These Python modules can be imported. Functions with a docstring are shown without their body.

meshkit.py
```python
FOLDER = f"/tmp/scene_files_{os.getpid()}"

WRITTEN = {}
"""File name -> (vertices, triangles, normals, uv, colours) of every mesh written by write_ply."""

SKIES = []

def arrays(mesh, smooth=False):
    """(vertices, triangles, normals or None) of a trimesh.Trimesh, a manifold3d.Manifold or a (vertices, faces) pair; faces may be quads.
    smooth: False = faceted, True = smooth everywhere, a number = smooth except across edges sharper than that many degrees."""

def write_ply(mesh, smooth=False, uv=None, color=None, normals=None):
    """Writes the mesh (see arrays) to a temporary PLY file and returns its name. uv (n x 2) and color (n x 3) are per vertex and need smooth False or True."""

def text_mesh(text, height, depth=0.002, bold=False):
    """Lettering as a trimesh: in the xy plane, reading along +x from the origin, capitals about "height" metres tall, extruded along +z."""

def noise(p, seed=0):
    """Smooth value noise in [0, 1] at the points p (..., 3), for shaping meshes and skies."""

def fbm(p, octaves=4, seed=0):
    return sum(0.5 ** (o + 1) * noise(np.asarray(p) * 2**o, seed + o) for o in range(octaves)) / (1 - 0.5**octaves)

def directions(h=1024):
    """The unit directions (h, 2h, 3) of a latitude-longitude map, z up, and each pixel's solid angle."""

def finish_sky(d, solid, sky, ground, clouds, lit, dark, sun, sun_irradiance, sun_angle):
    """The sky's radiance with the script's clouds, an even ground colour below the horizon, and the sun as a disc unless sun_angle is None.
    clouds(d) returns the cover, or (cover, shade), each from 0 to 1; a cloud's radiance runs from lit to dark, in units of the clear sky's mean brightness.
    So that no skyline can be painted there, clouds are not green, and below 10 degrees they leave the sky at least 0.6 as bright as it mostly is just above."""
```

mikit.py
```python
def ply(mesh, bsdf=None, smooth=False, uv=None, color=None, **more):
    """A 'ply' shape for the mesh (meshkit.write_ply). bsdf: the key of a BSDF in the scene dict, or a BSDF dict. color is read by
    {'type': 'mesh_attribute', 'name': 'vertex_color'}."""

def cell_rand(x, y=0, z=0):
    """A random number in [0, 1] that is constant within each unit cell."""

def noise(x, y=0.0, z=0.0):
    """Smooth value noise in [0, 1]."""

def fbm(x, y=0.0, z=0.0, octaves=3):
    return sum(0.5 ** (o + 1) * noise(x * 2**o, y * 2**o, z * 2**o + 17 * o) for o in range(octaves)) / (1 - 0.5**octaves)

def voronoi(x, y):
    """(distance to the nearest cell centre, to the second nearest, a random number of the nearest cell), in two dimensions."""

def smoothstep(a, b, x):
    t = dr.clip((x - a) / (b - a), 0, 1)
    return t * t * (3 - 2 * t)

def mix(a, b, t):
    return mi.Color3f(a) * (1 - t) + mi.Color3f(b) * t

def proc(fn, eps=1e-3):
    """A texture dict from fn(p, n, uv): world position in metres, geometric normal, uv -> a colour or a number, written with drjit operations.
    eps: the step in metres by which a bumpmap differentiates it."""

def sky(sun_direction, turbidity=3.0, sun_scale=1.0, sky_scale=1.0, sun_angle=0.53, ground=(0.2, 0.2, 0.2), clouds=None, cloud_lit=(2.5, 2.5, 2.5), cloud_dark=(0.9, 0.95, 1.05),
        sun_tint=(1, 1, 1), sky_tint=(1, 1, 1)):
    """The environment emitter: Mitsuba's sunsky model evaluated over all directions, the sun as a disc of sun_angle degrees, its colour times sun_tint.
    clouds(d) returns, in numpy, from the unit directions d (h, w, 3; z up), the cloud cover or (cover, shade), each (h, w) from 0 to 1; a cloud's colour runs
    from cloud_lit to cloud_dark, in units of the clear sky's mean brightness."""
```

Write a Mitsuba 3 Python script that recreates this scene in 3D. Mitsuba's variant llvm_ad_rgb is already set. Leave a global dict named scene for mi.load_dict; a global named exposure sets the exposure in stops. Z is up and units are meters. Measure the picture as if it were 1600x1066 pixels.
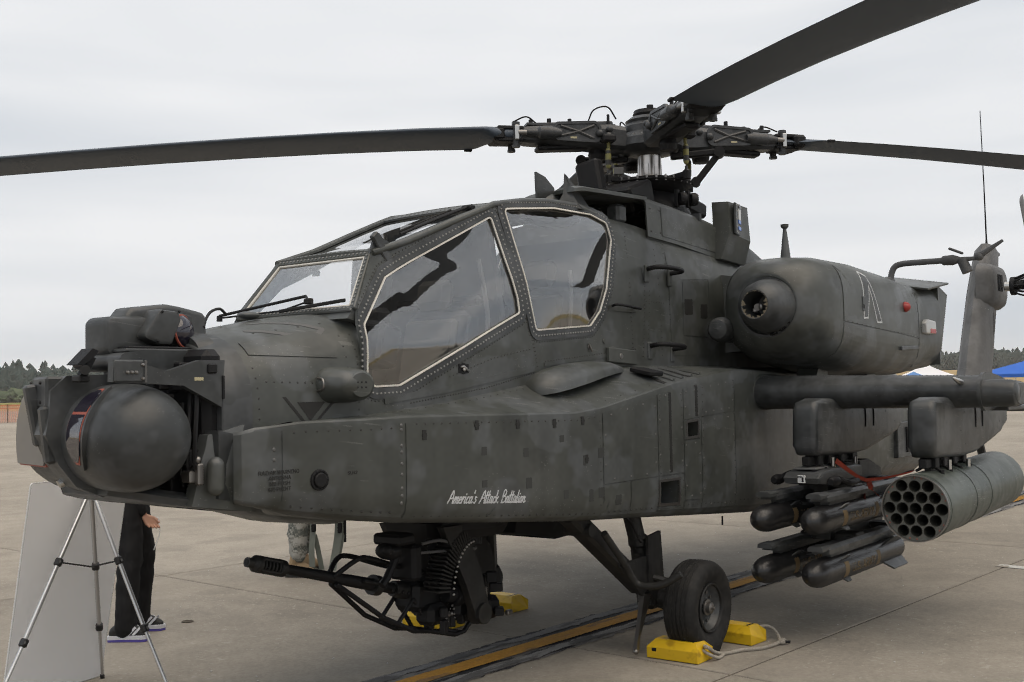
"""Attack helicopter parked on a concrete apron under an overcast sky. x = forward, y = port, z = up, metres; origin under the rotor mast."""
import math
import numpy as np
import trimesh
import manifold3d as m3
import shapely
from scipy.spatial import Delaunay
from scipy import sparse
from scipy.sparse.linalg import spsolve
from shapely.geometry import Polygon, LineString, Point, box as sbox
from shapely import affinity
import drjit as dr
import mitsuba as mi
import mikit
import meshkit
from mikit import proc, noise, fbm, voronoi, cell_rand, smoothstep, mix

scene, labels = {}, {}
rng = np.random.default_rng(11)
T = mi.ScalarTransform4f

# ------------------------------------------------------------------ camera, sky, exposure
exposure = 2.19
_yaw, _pit, _rol = np.radians([216.9, 2.45, -1.15])
_F = np.array([np.cos(_yaw) * np.cos(_pit), np.sin(_yaw) * np.cos(_pit), np.sin(_pit)])
_R = np.cross(_F, [0, 0, 1.0]); _R /= np.linalg.norm(_R)
_U = np.cross(_R, _F)
_up = _U * np.cos(_rol) - _R * np.sin(_rol)
CAM = np.array([7.58, 4.34, 1.66])
scene['camera'] = {'type': 'perspective', 'fov': 48.888, 'fov_axis': 'x', 'near_clip': 0.05, 'far_clip': 9000.0,
                   'to_world': T().look_at(origin=CAM.tolist(), target=(CAM + _F).tolist(), up=_up.tolist())}


def cloud_fn(d):
    """Even overcast with soft grey bands, streaked along the horizon."""
    el = np.clip(d[..., 2:3], 0.015, 1)
    q = np.concatenate([d[..., :2] / (el + 0.12), el * 2], -1)
    a = meshkit.fbm(q * np.array([0.8, 0.8, 1.0]), 5, seed=3)
    b = meshkit.fbm(np.concatenate([d[..., :2] * 1.3, d[..., 2:3] * 10], -1), 5, seed=9)
    c = meshkit.fbm(np.concatenate([d[..., :2] * 2.2, d[..., 2:3] * 34], -1), 4, seed=17)
    shade = np.clip((a - 0.36) * 1.9, 0, 1) * 0.55 + np.clip((b - 0.38) * 2.6, 0, 1) * 0.75 + np.clip((c - 0.52) * 2.5, 0, 1) * 0.15
    return np.ones(d.shape[:2]), np.clip(shade, 0, 1)


scene['sky'] = mikit.sky((0.10, 0.40, 0.91), turbidity=4, sun_scale=0.30, sun_angle=70, clouds=cloud_fn,
                         cloud_lit=(1.66, 1.68, 1.71), cloud_dark=(1.02, 1.13, 1.26), ground=(0.24, 0.22, 0.2))

# ------------------------------------------------------------------ materials
def principled(base, rough=0.5, metal=0.0, spec=0.5, **k):
    b = base if isinstance(base, dict) else {'type': 'rgb', 'value': list(base)}
    return {'type': 'twosided', 'bsdf': {'type': 'principled', 'base_color': b, 'roughness': rough, 'metallic': metal, 'specular': spec, **k}}


def bumped(base, fn, scale, rough=0.5, metal=0.0, spec=0.5, eps=2e-3, **k):
    d = principled(base, rough, metal, spec, **k)
    d['bsdf'] = {'type': 'bumpmap', 'bump': proc(fn, eps), 'scale': scale, 'bsdf': d['bsdf']}
    return d


def weathered(c0, c1, c2, cs, f=1.0):
    """Military paint: olive to blue-grey mottling, touched-up patches with edges, run-down grime, scuffs and pale specks."""
    def fn(p, n, uv):
        x, y, z = p.x * f, p.y * f, p.z * f
        a = fbm(x * 2.6, y * 2.6, z * 2.6, 4)
        c = mix(c0, c1, smoothstep(0.32, 0.68, a))
        e = fbm(x * 6.5 + 3, y * 6.5, z * 5.5 + 8, 3)
        c = mix(c, c2, smoothstep(0.50, 0.70, e) * 0.55)
        b = noise(x * 2.7 + 9, y * 2.7, z * 3.4 + 3) + 0.16 * (fbm(x * 16, y * 16, z * 16, 2) - 0.5)
        c = mix(c, c2, smoothstep(0.64, 0.69, b) * 0.42)
        b2 = noise(x * 4.9 + 31, y * 4.9, z * 5.4 + 13) + 0.2 * (fbm(x * 19 + 5, y * 19, z * 19, 2) - 0.5)
        c = mix(c, [v * 0.5 for v in c0], smoothstep(0.66, 0.84, b2) * 0.38)
        s = fbm(x * 13, y * 13, z * 1.5 + 7, 3)
        c = c * (0.74 + 0.5 * s)
        g = noise(x * 40, y * 40, z * 40)
        c = c * (0.93 + 0.14 * g)
        sc = smoothstep(0.80, 0.88, noise(x * 9 + z * 5, y * 9, z * 95 - x * 12)) * smoothstep(0.55, 0.7, noise(x * 3.1 + 2, y * 3.1, z * 3.1))
        k = smoothstep(0.84, 0.9, noise(x * 110 + 3, y * 110, z * 110)) * smoothstep(0.62, 0.75, noise(x * 5, y * 5 + 4, z * 5))
        return mix(c, cs, dr.maximum(k * 0.30, sc * 0.22))
    return fn


hull_col = weathered((0.045, 0.049, 0.044), (0.062, 0.066, 0.061), (0.090, 0.097, 0.104), (0.22, 0.22, 0.21))
dark_col = weathered((0.030, 0.033, 0.034), (0.050, 0.053, 0.054), (0.070, 0.074, 0.080), (0.16, 0.16, 0.16), 1.5)
gear_col = weathered((0.012, 0.012, 0.012), (0.020, 0.020, 0.019), (0.016, 0.016, 0.017), (0.07, 0.07, 0.06), 2.5)
pod_col = weathered((0.044, 0.054, 0.047), (0.064, 0.076, 0.066), (0.075, 0.085, 0.08), (0.34, 0.35, 0.33), 1.6)
tail_col = weathered((0.10, 0.10, 0.10), (0.12, 0.12, 0.12), (0.13, 0.13, 0.135), (0.2, 0.2, 0.2), 0.8)


def skin_bump(p, n, uv):
    return fbm(p.x * 3.1, p.y * 3.1, p.z * 3.1, 2) * 0.9 + noise(p.x * 220, p.y * 220, p.z * 220) * 0.07


def hull_rough(p, n, uv):
    return 0.31 + 0.18 * fbm(p.x * 4 + 5, p.y * 4, p.z * 4, 3)


scene['mat_hull'] = bumped(proc(hull_col), skin_bump, 0.006, proc(hull_rough), spec=0.55)
scene['mat_dark'] = bumped(proc(dark_col), skin_bump, 0.003, 0.40, spec=0.5)
scene['mat_gear'] = principled(proc(gear_col), 0.5, spec=0.4)
scene['mat_pod'] = principled(proc(pod_col), 0.42, spec=0.5)
scene['mat_tail'] = principled(proc(tail_col), 0.55, spec=0.4)
scene['mat_black'] = principled((0.008, 0.008, 0.009), 0.55, spec=0.3)
scene['mat_missile'] = principled(proc(weathered((0.011, 0.011, 0.012), (0.015, 0.015, 0.016), (0.018, 0.018, 0.019), (0.05, 0.05, 0.048), 2)), 0.33, spec=0.5)
scene['mat_blade'] = {'type': 'twosided', 'bsdf': {'type': 'roughplastic', 'distribution': 'ggx', 'alpha': 0.28, 'diffuse_reflectance': proc(lambda p, n, uv: mix((0.098, 0.124, 0.162), (0.114, 0.142, 0.182), fbm(p.x * 1.5, p.y * 1.5, p.z * 1.5, 2)))}}


def rubber_fn(p, n, uv):
    a = fbm(p.x * 22, p.y * 22, p.z * 22, 3)
    return mix((0.012, 0.012, 0.012), (0.021, 0.020, 0.019), smoothstep(0.35, 0.8, a))


scene['mat_rubber'] = principled(proc(rubber_fn), 0.7, spec=0.3)
scene['mat_steel'] = principled((0.55, 0.54, 0.52), 0.28, metal=1.0)
scene['mat_worn_steel'] = principled((0.26, 0.25, 0.24), 0.42, metal=1.0)
scene['mat_mast'] = principled(proc(lambda p, n, uv: mix((0.62, 0.60, 0.58), (0.34, 0.31, 0.29), fbm(p.x * 3, p.y * 3, p.z * 26, 3))), 0.25, metal=1.0)
scene['mat_rivet'] = principled((0.26, 0.26, 0.25), 0.4, metal=0.3)
scene['mat_fastener'] = principled((0.085, 0.086, 0.085), 0.3, spec=0.6)
scene['mat_paint_rivet'] = principled((0.030, 0.030, 0.028), 0.4, spec=0.5)
scene['mat_seal'] = principled(proc(lambda p, n, uv: mix((0.54, 0.51, 0.45), (0.66, 0.65, 0.62), fbm(p.x * 18, p.y * 18, p.z * 18, 3))), 0.6)
scene['mat_white'] = principled((0.62, 0.63, 0.63), 0.5)
scene['mat_white_paint'] = principled((0.50, 0.51, 0.52), 0.6)
scene['mat_black_paint'] = principled((0.014, 0.014, 0.013), 0.6)
scene['mat_patch_paint'] = principled((0.034, 0.036, 0.034), 0.5)
scene['mat_grey_paint'] = principled((0.085, 0.085, 0.085), 0.6)
scene['mat_tan_paint'] = principled((0.15, 0.105, 0.05), 0.6)
scene['mat_label'] = principled((0.42, 0.38, 0.24), 0.6)
scene['mat_chip'] = principled((0.20, 0.17, 0.12), 0.8)
scene['mat_red'] = principled((0.35, 0.03, 0.025), 0.3, spec=0.6)
scene['mat_red_seal'] = principled((0.30, 0.075, 0.05), 0.5)
scene['mat_blue_lens'] = principled((0.05, 0.14, 0.48), 0.12, spec=0.7)
scene['mat_white_lens'] = principled((0.42, 0.42, 0.41), 0.12, spec=0.7)
scene['mat_ribbon'] = {'type': 'twosided', 'bsdf': {'type': 'diffuse', 'reflectance': {'type': 'rgb', 'value': [0.22, 0.045, 0.03]}}}
scene['mat_yellow'] = principled(proc(lambda p, n, uv: mix((0.62, 0.40, 0.012), (0.40, 0.24, 0.01), smoothstep(0.55, 0.8, fbm(p.x * 16, p.y * 16, p.z * 16, 4)))), 0.45, spec=0.4)
scene['mat_rope'] = principled(proc(lambda p, n, uv: mix((0.40, 0.37, 0.32), (0.24, 0.22, 0.19), noise(p.x * 160, p.y * 160, p.z * 160))), 0.9, spec=0.1)
scene['mat_screen'] = {'type': 'thindielectric', 'int_ior': 2.7}
scene['mat_glass'] = {'type': 'thindielectric', 'int_ior': 1.95}
scene['mat_optic'] = principled((0.012, 0.010, 0.020), 0.04, spec=0.9)
scene['mat_night_window'] = principled((0.12, 0.12, 0.12), 0.12, spec=0.9)
scene['mat_seat'] = principled((0.055, 0.054, 0.05), 0.85, spec=0.1)
scene['mat_cockpit'] = principled((0.035, 0.036, 0.038), 0.7, spec=0.3)
scene['mat_alu'] = principled((0.60, 0.60, 0.60), 0.32, metal=0.9)
scene['mat_plastic'] = principled((0.012, 0.012, 0.013), 0.4)
scene['mat_board'] = principled(proc(lambda p, n, uv: mix((0.90, 0.91, 0.93), (0.86, 0.87, 0.89), fbm(p.x * 3, p.y * 3, p.z * 3, 3))), 0.25, spec=0.5)

# ------------------------------------------------------------------ helpers
def num(key):
    if key not in scene and key not in _used:
        _used.add(key); return key
    i = 1
    while f'{key}_{i:03d}' in _used or f'{key}_{i:03d}' in scene:
        i += 1
    key = f'{key}_{i:03d}'; _used.add(key)
    return key


_used = set()


def put(key, mesh, mat, smooth=32, **lab):
    """One scene entry; parts are given as holder__part."""
    key = num(key)
    scene[key] = mikit.ply(mesh.mesh() if isinstance(mesh, MB) else mesh, mat, smooth=smooth)
    if lab:
        labels[key] = {k.rstrip('_'): v for k, v in lab.items()}
    return key


def put_each(key, mb, mat, smooth=32, **lab):
    """Every shape collected in mb as an entry of its own."""
    return [put(key, m, mat, smooth, **lab) for m in mb.m]


def thing(name, label, category, group=None):
    key = num(name)
    labels[key] = {'label': label, 'category': category}
    if group:
        labels[key]['group'] = group
    return key


def nrm(v):
    v = np.asarray(v, float)
    return v / np.linalg.norm(v)


def frame(ax):
    ax = nrm(ax)
    a = np.cross(ax, [0, 0, 1.0] if abs(ax[2]) < 0.9 else [1.0, 0, 0]); a = nrm(a)
    return a, np.cross(ax, a), ax


def rotz(deg):
    a = math.radians(deg); c, s = math.cos(a), math.sin(a)
    return np.array([[c, -s, 0], [s, c, 0], [0, 0, 1.0]])


def roty(deg):
    a = math.radians(deg); c, s = math.cos(a), math.sin(a)
    return np.array([[c, 0, s], [0, 1, 0], [-s, 0, c]])


def rotx(deg):
    a = math.radians(deg); c, s = math.cos(a), math.sin(a)
    return np.array([[1, 0, 0], [0, c, -s], [0, s, c]])


def fixed(v, f):
    m = trimesh.Trimesh(v, f, process=False)
    if m.volume < 0:
        m = trimesh.Trimesh(v, np.asarray(f)[:, ::-1], process=False)
    return m


def loft_mesh(rings, caps=True, closed=True):
    rings = [np.asarray(r, float) for r in rings]
    n, k = len(rings[0]), len(rings)
    v = np.vstack(rings); f = []
    for i in range(k - 1):
        for j in range(n if closed else n - 1):
            a, b = i * n + j, i * n + (j + 1) % n
            f += [[a, b, b + n], [a, b + n, a + n]]
    if caps and closed:
        for i, fl in ((0, 1), (k - 1, 0)):
            c = len(v); v = np.vstack([v, rings[i].mean(0)])
            for j in range(n):
                a, b = i * n + j, i * n + (j + 1) % n
                f.append([c, b, a] if fl else [c, a, b])
    return fixed(v, np.array(f))


class MB:
    """Collects shapes that make one mesh."""
    def __init__(s):
        s.m = []

    def add(s, *ms):
        for m in ms:
            if m is None:
                continue
            s.m.append(m.mesh() if isinstance(m, MB) else m)
        return s

    def box(s, c, size, R=None, ch=0.0):
        h = np.asarray(size, float) / 2
        ch = min(ch, h.min() * 0.95)
        if ch > 0:
            pts = []
            for sx in (-1, 1):
                for sy in (-1, 1):
                    for sz in (-1, 1):
                        for k in range(3):
                            q = h - ch; q = q.copy(); q[k] = h[k]
                            pts.append(q * [sx, sy, sz])
            m = trimesh.Trimesh(np.array(pts)).convex_hull
        else:
            m = trimesh.creation.box(extents=h * 2)
        v = m.vertices @ (np.eye(3) if R is None else R).T + np.asarray(c, float)
        return s.add(trimesh.Trimesh(v, m.faces, process=False))

    def beam(s, p0, p1, w, h, ch=0.004, up=(0, 0, 1)):
        p0, p1 = np.asarray(p0, float), np.asarray(p1, float)
        x = nrm(p1 - p0); up = (1.0, 0, 0) if np.linalg.norm(np.cross(up, x)) < 1e-3 else up; y = nrm(np.cross(up, x)); z = np.cross(x, y)
        return s.box((p0 + p1) / 2, (np.linalg.norm(p1 - p0), w, h), np.stack([x, y, z], 1), ch)

    def cyl(s, p0, p1, r, r1=None, n=20):
        r1 = r if r1 is None else r1
        return s.lathe([(0, 0), (0, r), (1, r1), (1, 0)], p0, np.asarray(p1, float) - np.asarray(p0, float), n, rel=True)

    def lathe(s, prof, o, ax, n=32, rel=False, a0=0.0):
        ring = min(prof[0][1], prof[-1][1]) > .002      # a ring, not a solid: joined end to start
        prof = list(prof) + [prof[0]] if ring else prof
        L = np.linalg.norm(ax) if rel else 1.0
        u, w, d = frame(ax)
        t = np.arange(n) * 2 * np.pi / n + a0
        c = np.cos(t)[:, None] * u + np.sin(t)[:, None] * w
        rings = [np.asarray(o, float) + d * (a * L) + c * max(r, 1e-5) for a, r in prof]
        return s.add(loft_mesh(rings, caps=not ring))

    def tube(s, path, r, n=8):
        p = np.asarray(path, float)
        d = np.gradient(p, axis=0); d /= np.linalg.norm(d, axis=1, keepdims=True) + 1e-12
        a = frame(d[0])[0]
        r = np.broadcast_to(r, (len(p),)); rings = []
        ang = np.arange(n) * 2 * np.pi / n
        for i in range(len(p)):
            a = a - d[i] * (a @ d[i]); a = nrm(a); b = np.cross(d[i], a)
            rings.append(p[i] + r[i] * (np.cos(ang)[:, None] * a + np.sin(ang)[:, None] * b))
        return s.add(loft_mesh(rings))

    def curve(s, pts, r, n=8, m=6):
        return s.tube(smooth_path(pts, m), r, n)

    def loft(s, rings, caps=True, closed=True):
        return s.add(loft_mesh(rings, caps, closed))

    def ball(s, c, r, sub=2):
        m = trimesh.creation.icosphere(sub, 1.0)
        return s.add(trimesh.Trimesh(m.vertices * np.asarray(r) + np.asarray(c, float), m.faces, process=False))

    def prism(s, poly, o, ux, uy, d):
        """Outline in the plane o + a ux + b uy, thickened by the vector d."""
        poly = poly if isinstance(poly, Polygon) else Polygon(poly)
        m = trimesh.creation.extrude_polygon(poly, 1.0, engine='earcut')
        v = np.asarray(o, float) + m.vertices[:, :1] * np.asarray(ux, float) + m.vertices[:, 1:2] * np.asarray(uy, float) + m.vertices[:, 2:] * np.asarray(d, float)
        return s.add(fixed(v, m.faces))

    def plate_y(s, pts, y0, y1):
        """Outline of (x, z) points, between y0 and y1."""
        return s.prism(pts, (0, y0, 0), (1, 0, 0), (0, 0, 1), (0, y1 - y0, 0))

    def mirror(s):
        m = s.mesh(); v = m.vertices.copy(); v[:, 1] *= -1
        return MB().add(trimesh.Trimesh(v, m.faces[:, ::-1], process=False))

    def moved(s, R=None, t=(0, 0, 0)):
        m = s.mesh(); v = m.vertices @ (np.eye(3) if R is None else R).T + np.asarray(t, float)
        return MB().add(trimesh.Trimesh(v, m.faces, process=False))

    def mesh(s):
        return s.m[0] if len(s.m) == 1 else trimesh.util.concatenate(s.m)


def smooth_path(pts, m=6):
    p = np.asarray(pts, float)
    q = np.vstack([2 * p[0] - p[1], p, 2 * p[-1] - p[-2]])
    out = []
    for i in range(1, len(q) - 2):
        for t in np.arange(m) / m:
            a, b, c, d = q[i - 1], q[i], q[i + 1], q[i + 2]
            out.append(0.5 * (2 * b + (c - a) * t + (2 * a - 5 * b + 4 * c - d) * t * t + (3 * b - a - 3 * c + d) * t ** 3))
    return np.array(out + [p[-1]])


def hull(spheres, seg=14):
    """Convex hull of spheres (x, y, z, r)."""
    return m3.Manifold.batch_hull([m3.Manifold.sphere(r, seg).translate((x, y, z)) for x, y, z, r in spheres])


def tri(man):
    m = man.to_mesh()
    return trimesh.Trimesh(m.vert_properties[:, :3], m.tri_verts, process=False)


def sring(x, w, zt, zb, n=2.6, yc=0.0, N=48):
    """Superellipse ring across the body at station x."""
    t = np.arange(N) * 2 * np.pi / N
    c, s = np.cos(t), np.sin(t)
    zc, h = (zt + zb) / 2, (zt - zb) / 2
    return np.stack([np.full(N, x), yc + w * np.sign(c) * np.abs(c) ** (2 / n), zc + h * np.sign(s) * np.abs(s) ** (2 / n)], 1)


class Surf:
    """A skin as a height over a plane: y over (x, z) for sides (side = +1 port), z over (x, y) for decks."""
    def __init__(s, mesh=None, fn=None, axis=1, sign=1):
        s.axis, s.sign, s.fn = axis, sign, fn
        s.ij = [0, 2] if axis == 1 else [0, 1] if axis == 2 else [1, 2]
        if mesh is not None:
            m = mesh.mesh() if isinstance(mesh, MB) else mesh
            t = m.triangles; a = t[:, :, s.ij]
            det = (a[:, 1, 0] - a[:, 0, 0]) * (a[:, 2, 1] - a[:, 0, 1]) - (a[:, 2, 0] - a[:, 0, 0]) * (a[:, 1, 1] - a[:, 0, 1])
            ok = np.abs(det) > 1e-10
            s.a, s.det, s.h = a[ok], det[ok], t[ok][:, :, axis]

    def height(s, q):
        q = np.asarray(q, float).reshape(-1, 2)
        if s.fn is not None:
            return s.fn(q[:, 0], q[:, 1])
        out = np.full(len(q), -1e9)
        a, det = s.a, s.det
        for i0 in range(0, len(q), 256):
            p = q[i0:i0 + 256, None]
            u = ((p[..., 0] - a[:, 0, 0]) * (a[:, 2, 1] - a[:, 0, 1]) - (a[:, 2, 0] - a[:, 0, 0]) * (p[..., 1] - a[:, 0, 1])) / det
            w = ((a[:, 1, 0] - a[:, 0, 0]) * (p[..., 1] - a[:, 0, 1]) - (p[..., 0] - a[:, 0, 0]) * (a[:, 1, 1] - a[:, 0, 1])) / det
            ins = (u >= -1e-6) & (w >= -1e-6) & (u + w <= 1 + 1e-6)
            h = (s.h[:, 0] + u * (s.h[:, 1] - s.h[:, 0]) + w * (s.h[:, 2] - s.h[:, 0])) * s.sign
            out[i0:i0 + 256] = np.where(ins, h, -1e9).max(1)
        bad = out < -1e8
        if bad.any() and not bad.all():
            good = np.nonzero(~bad)[0]
            for i in np.nonzero(bad)[0]:
                out[i] = out[good[np.argmin(((q[good] - q[i]) ** 2).sum(1))]]
        return out * s.sign

    def at(s, q, off=0.0):
        q = np.asarray(q, float).reshape(-1, 2)
        e = 0.006
        h = s.height(q)
        n = np.zeros((len(q), 3))
        for k in (0, 1):
            d = np.zeros(2); d[k] = e
            n[:, s.ij[k]] = -np.clip((s.height(q + d) - s.height(q - d)) / (2 * e), -3, 3)
        n[:, s.axis] = 1.0
        n *= s.sign if s.sign < 0 else 1
        n /= np.linalg.norm(n, axis=1, keepdims=True)
        p = np.zeros((len(q), 3)); p[:, s.ij[0]], p[:, s.ij[1]], p[:, s.axis] = q[:, 0], q[:, 1], h
        return p + n * off, n

    def mirrored(s):
        o = Surf(axis=s.axis, sign=-s.sign)
        if s.fn is not None:
            o.fn = lambda a, b: -s.fn(a, b)
        else:
            o.a, o.det, o.h = s.a, s.det, -s.h
        return o


def plate(S, poly, t=0.004, off=0.0, seg=0.08):
    """A sheet of the outline, laid on the skin: its underside at off, its top t above."""
    polys = getattr(poly, 'geoms', [poly]) if not isinstance(poly, (list, np.ndarray)) else [Polygon(poly)]
    out = []
    for g in polys:
        if g.is_empty or g.area < 1e-8:
            continue
        v, f = trimesh.creation.triangulate_polygon(g, engine='earcut')
        if seg:
            v3, f = trimesh.remesh.subdivide_to_size(np.c_[v, np.zeros(len(v))], f, seg, max_iter=12)
            mm = trimesh.Trimesh(v3, f, process=True); v, f = mm.vertices[:, :2], mm.faces
        p, n = S.at(v, 0.0)
        top, bot = p + n * (off + t), p + n * off
        e = np.sort(f[:, [0, 1, 1, 2, 2, 0]].reshape(-1, 2), 1)
        u, c = np.unique(e, axis=0, return_counts=True)
        be = {tuple(x) for x in u[c == 1]}
        k = len(v); fs = [f, f[:, ::-1] + k]; side = []
        for a, b in f[:, [0, 1, 1, 2, 2, 0]].reshape(-1, 2):
            if (min(a, b), max(a, b)) in be:
                side += [[b, a, a + k], [b, a + k, b + k]]
        out.append(fixed(np.vstack([top, bot]), np.vstack(fs + [np.array(side)])))
    return trimesh.util.concatenate(out)


def strip(S, path, w, t=0.004, off=0.0, seg=0.08, closed=False):
    g = Polygon(path).exterior if closed else LineString(path)
    return plate(S, g.buffer(w / 2, cap_style='flat', join_style='mitre'), t, off, seg)


def along(path, step, closed=False):
    p = np.asarray(path, float)
    if closed:
        p = np.vstack([p, p[:1]])
    ls = LineString(p); n = max(int(ls.length / step), 1)
    return np.array([ls.interpolate((i + 0.5) * ls.length / n).coords[0] for i in range(n)])


def studs(S, pts, r=0.006, h=0.003, off=0.0, n=6):
    """Rivet heads on the skin at the given points."""
    pts = np.asarray(pts, float).reshape(-1, 2)
    p, nn = S.at(pts, off)
    return stud_mesh(p, nn, r, h, n)


def stud_mesh(p, nn, r=0.006, h=0.003, n=6):
    ang = np.arange(n) * 2 * np.pi / n; V, F = [], []
    for q, d in zip(p, nn):
        a, b, _ = frame(d)
        ring = np.cos(ang)[:, None] * a + np.sin(ang)[:, None] * b
        k = len(V) * (2 * n + 1)
        V.append(np.vstack([q + ring * r - d * 0.001, q + ring * r * 0.62 + d * h * 0.8, q + d * h]))
        for j in range(n):
            i = (j + 1) % n
            F += [[k + j, k + i, k + n + i], [k + j, k + n + i, k + n + j], [k + n + j, k + n + i, k + 2 * n]]
    return trimesh.Trimesh(np.vstack(V), np.array(F), process=False)


def xz(p):
    return [(q[0], q[2]) for q in p]

# ------------------------------------------------------------------ setting: apron, grass, woods
def concrete(p, n, uv):
    sx, sy = dr.floor((p.x * 0.9975 + p.y * 0.07) / 6.0), dr.floor((p.y * 0.9975 - p.x * 0.07) / 6.0)
    a = fbm(p.x * 0.35, p.y * 0.35, 0.0, 4)
    b = fbm(p.x * 5, p.y * 5, 3.0, 3)
    g = noise(p.x * 55, p.y * 55, 1.0) * 0.55 + noise(p.x * 130, p.y * 130, 5.0) * 0.45
    c = mix((0.222, 0.201, 0.170), (0.258, 0.235, 0.200), smoothstep(0.25, 0.75, a))
    c = c * (0.86 + 0.22 * b) * (0.85 + 0.30 * g) * (0.96 + 0.08 * cell_rand(sx, sy, 2))
    st = smoothstep(0.63, 0.70, fbm(p.x * 1.3 + 7, p.y * 1.3, 9.0, 4))
    c = mix(c, (0.12, 0.108, 0.095), st * 0.14)
    oil = smoothstep(0.70, 0.74, noise(p.x * 2.3 + 4, p.y * 2.3, 6.0) + 0.2 * (fbm(p.x * 16, p.y * 16, 0.0, 2) - 0.5))
    c = mix(c, (0.09, 0.08, 0.072), oil * 0.12)
    sp = smoothstep(0.86, 0.9, noise(p.x * 38, p.y * 38, 8.0)) * smoothstep(0.5, 0.6, noise(p.x * 1.1, p.y * 1.1, 2.0))
    return mix(c, (0.40, 0.38, 0.34), sp * 0.3)


def concrete_bump(p, n, uv):
    return fbm(p.x * 60, p.y * 60, 0.0, 2)


scene['mat_concrete'] = bumped(proc(concrete), concrete_bump, 0.0016, 0.8, spec=0.25)
scene['mat_joint'] = principled((0.10, 0.088, 0.073), 0.9, spec=0.1)
scene['mat_grass'] = principled(proc(lambda p, n, uv: mix(mix((0.22, 0.17, 0.075), (0.12, 0.125, 0.04), smoothstep(0.42, 0.62, fbm(p.x * 0.004, p.y * 0.03, 0.0, 4))), (0.30, 0.21, 0.10), smoothstep(0.55, 0.7, fbm(p.x * 0.02, p.y * 0.02, 4.0, 3)))), 0.95, spec=0.05)

# the joints run almost along the aircraft: slab axes turned by 4.5 degrees
SLAB = 6.0
ga = math.radians(-4.5)
gx, gy = np.array([math.cos(ga), math.sin(ga), 0]), np.array([-math.sin(ga), math.cos(ga), 0])
GO = np.array([1.62, 1.385, 0.0])          # a corner of the slab grid


def gpt(i, j):
    return GO + gx * i + gy * j


far = 5200.0
bx = MB()
bx.box((0, 0, -0.56), (2 * far, 2 * far, 1.0), rotz(0))
bm = bx.mesh()
put('ground', bm, 'mat_grass', False)
labels['ground'] = {'kind': 'structure'}
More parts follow.
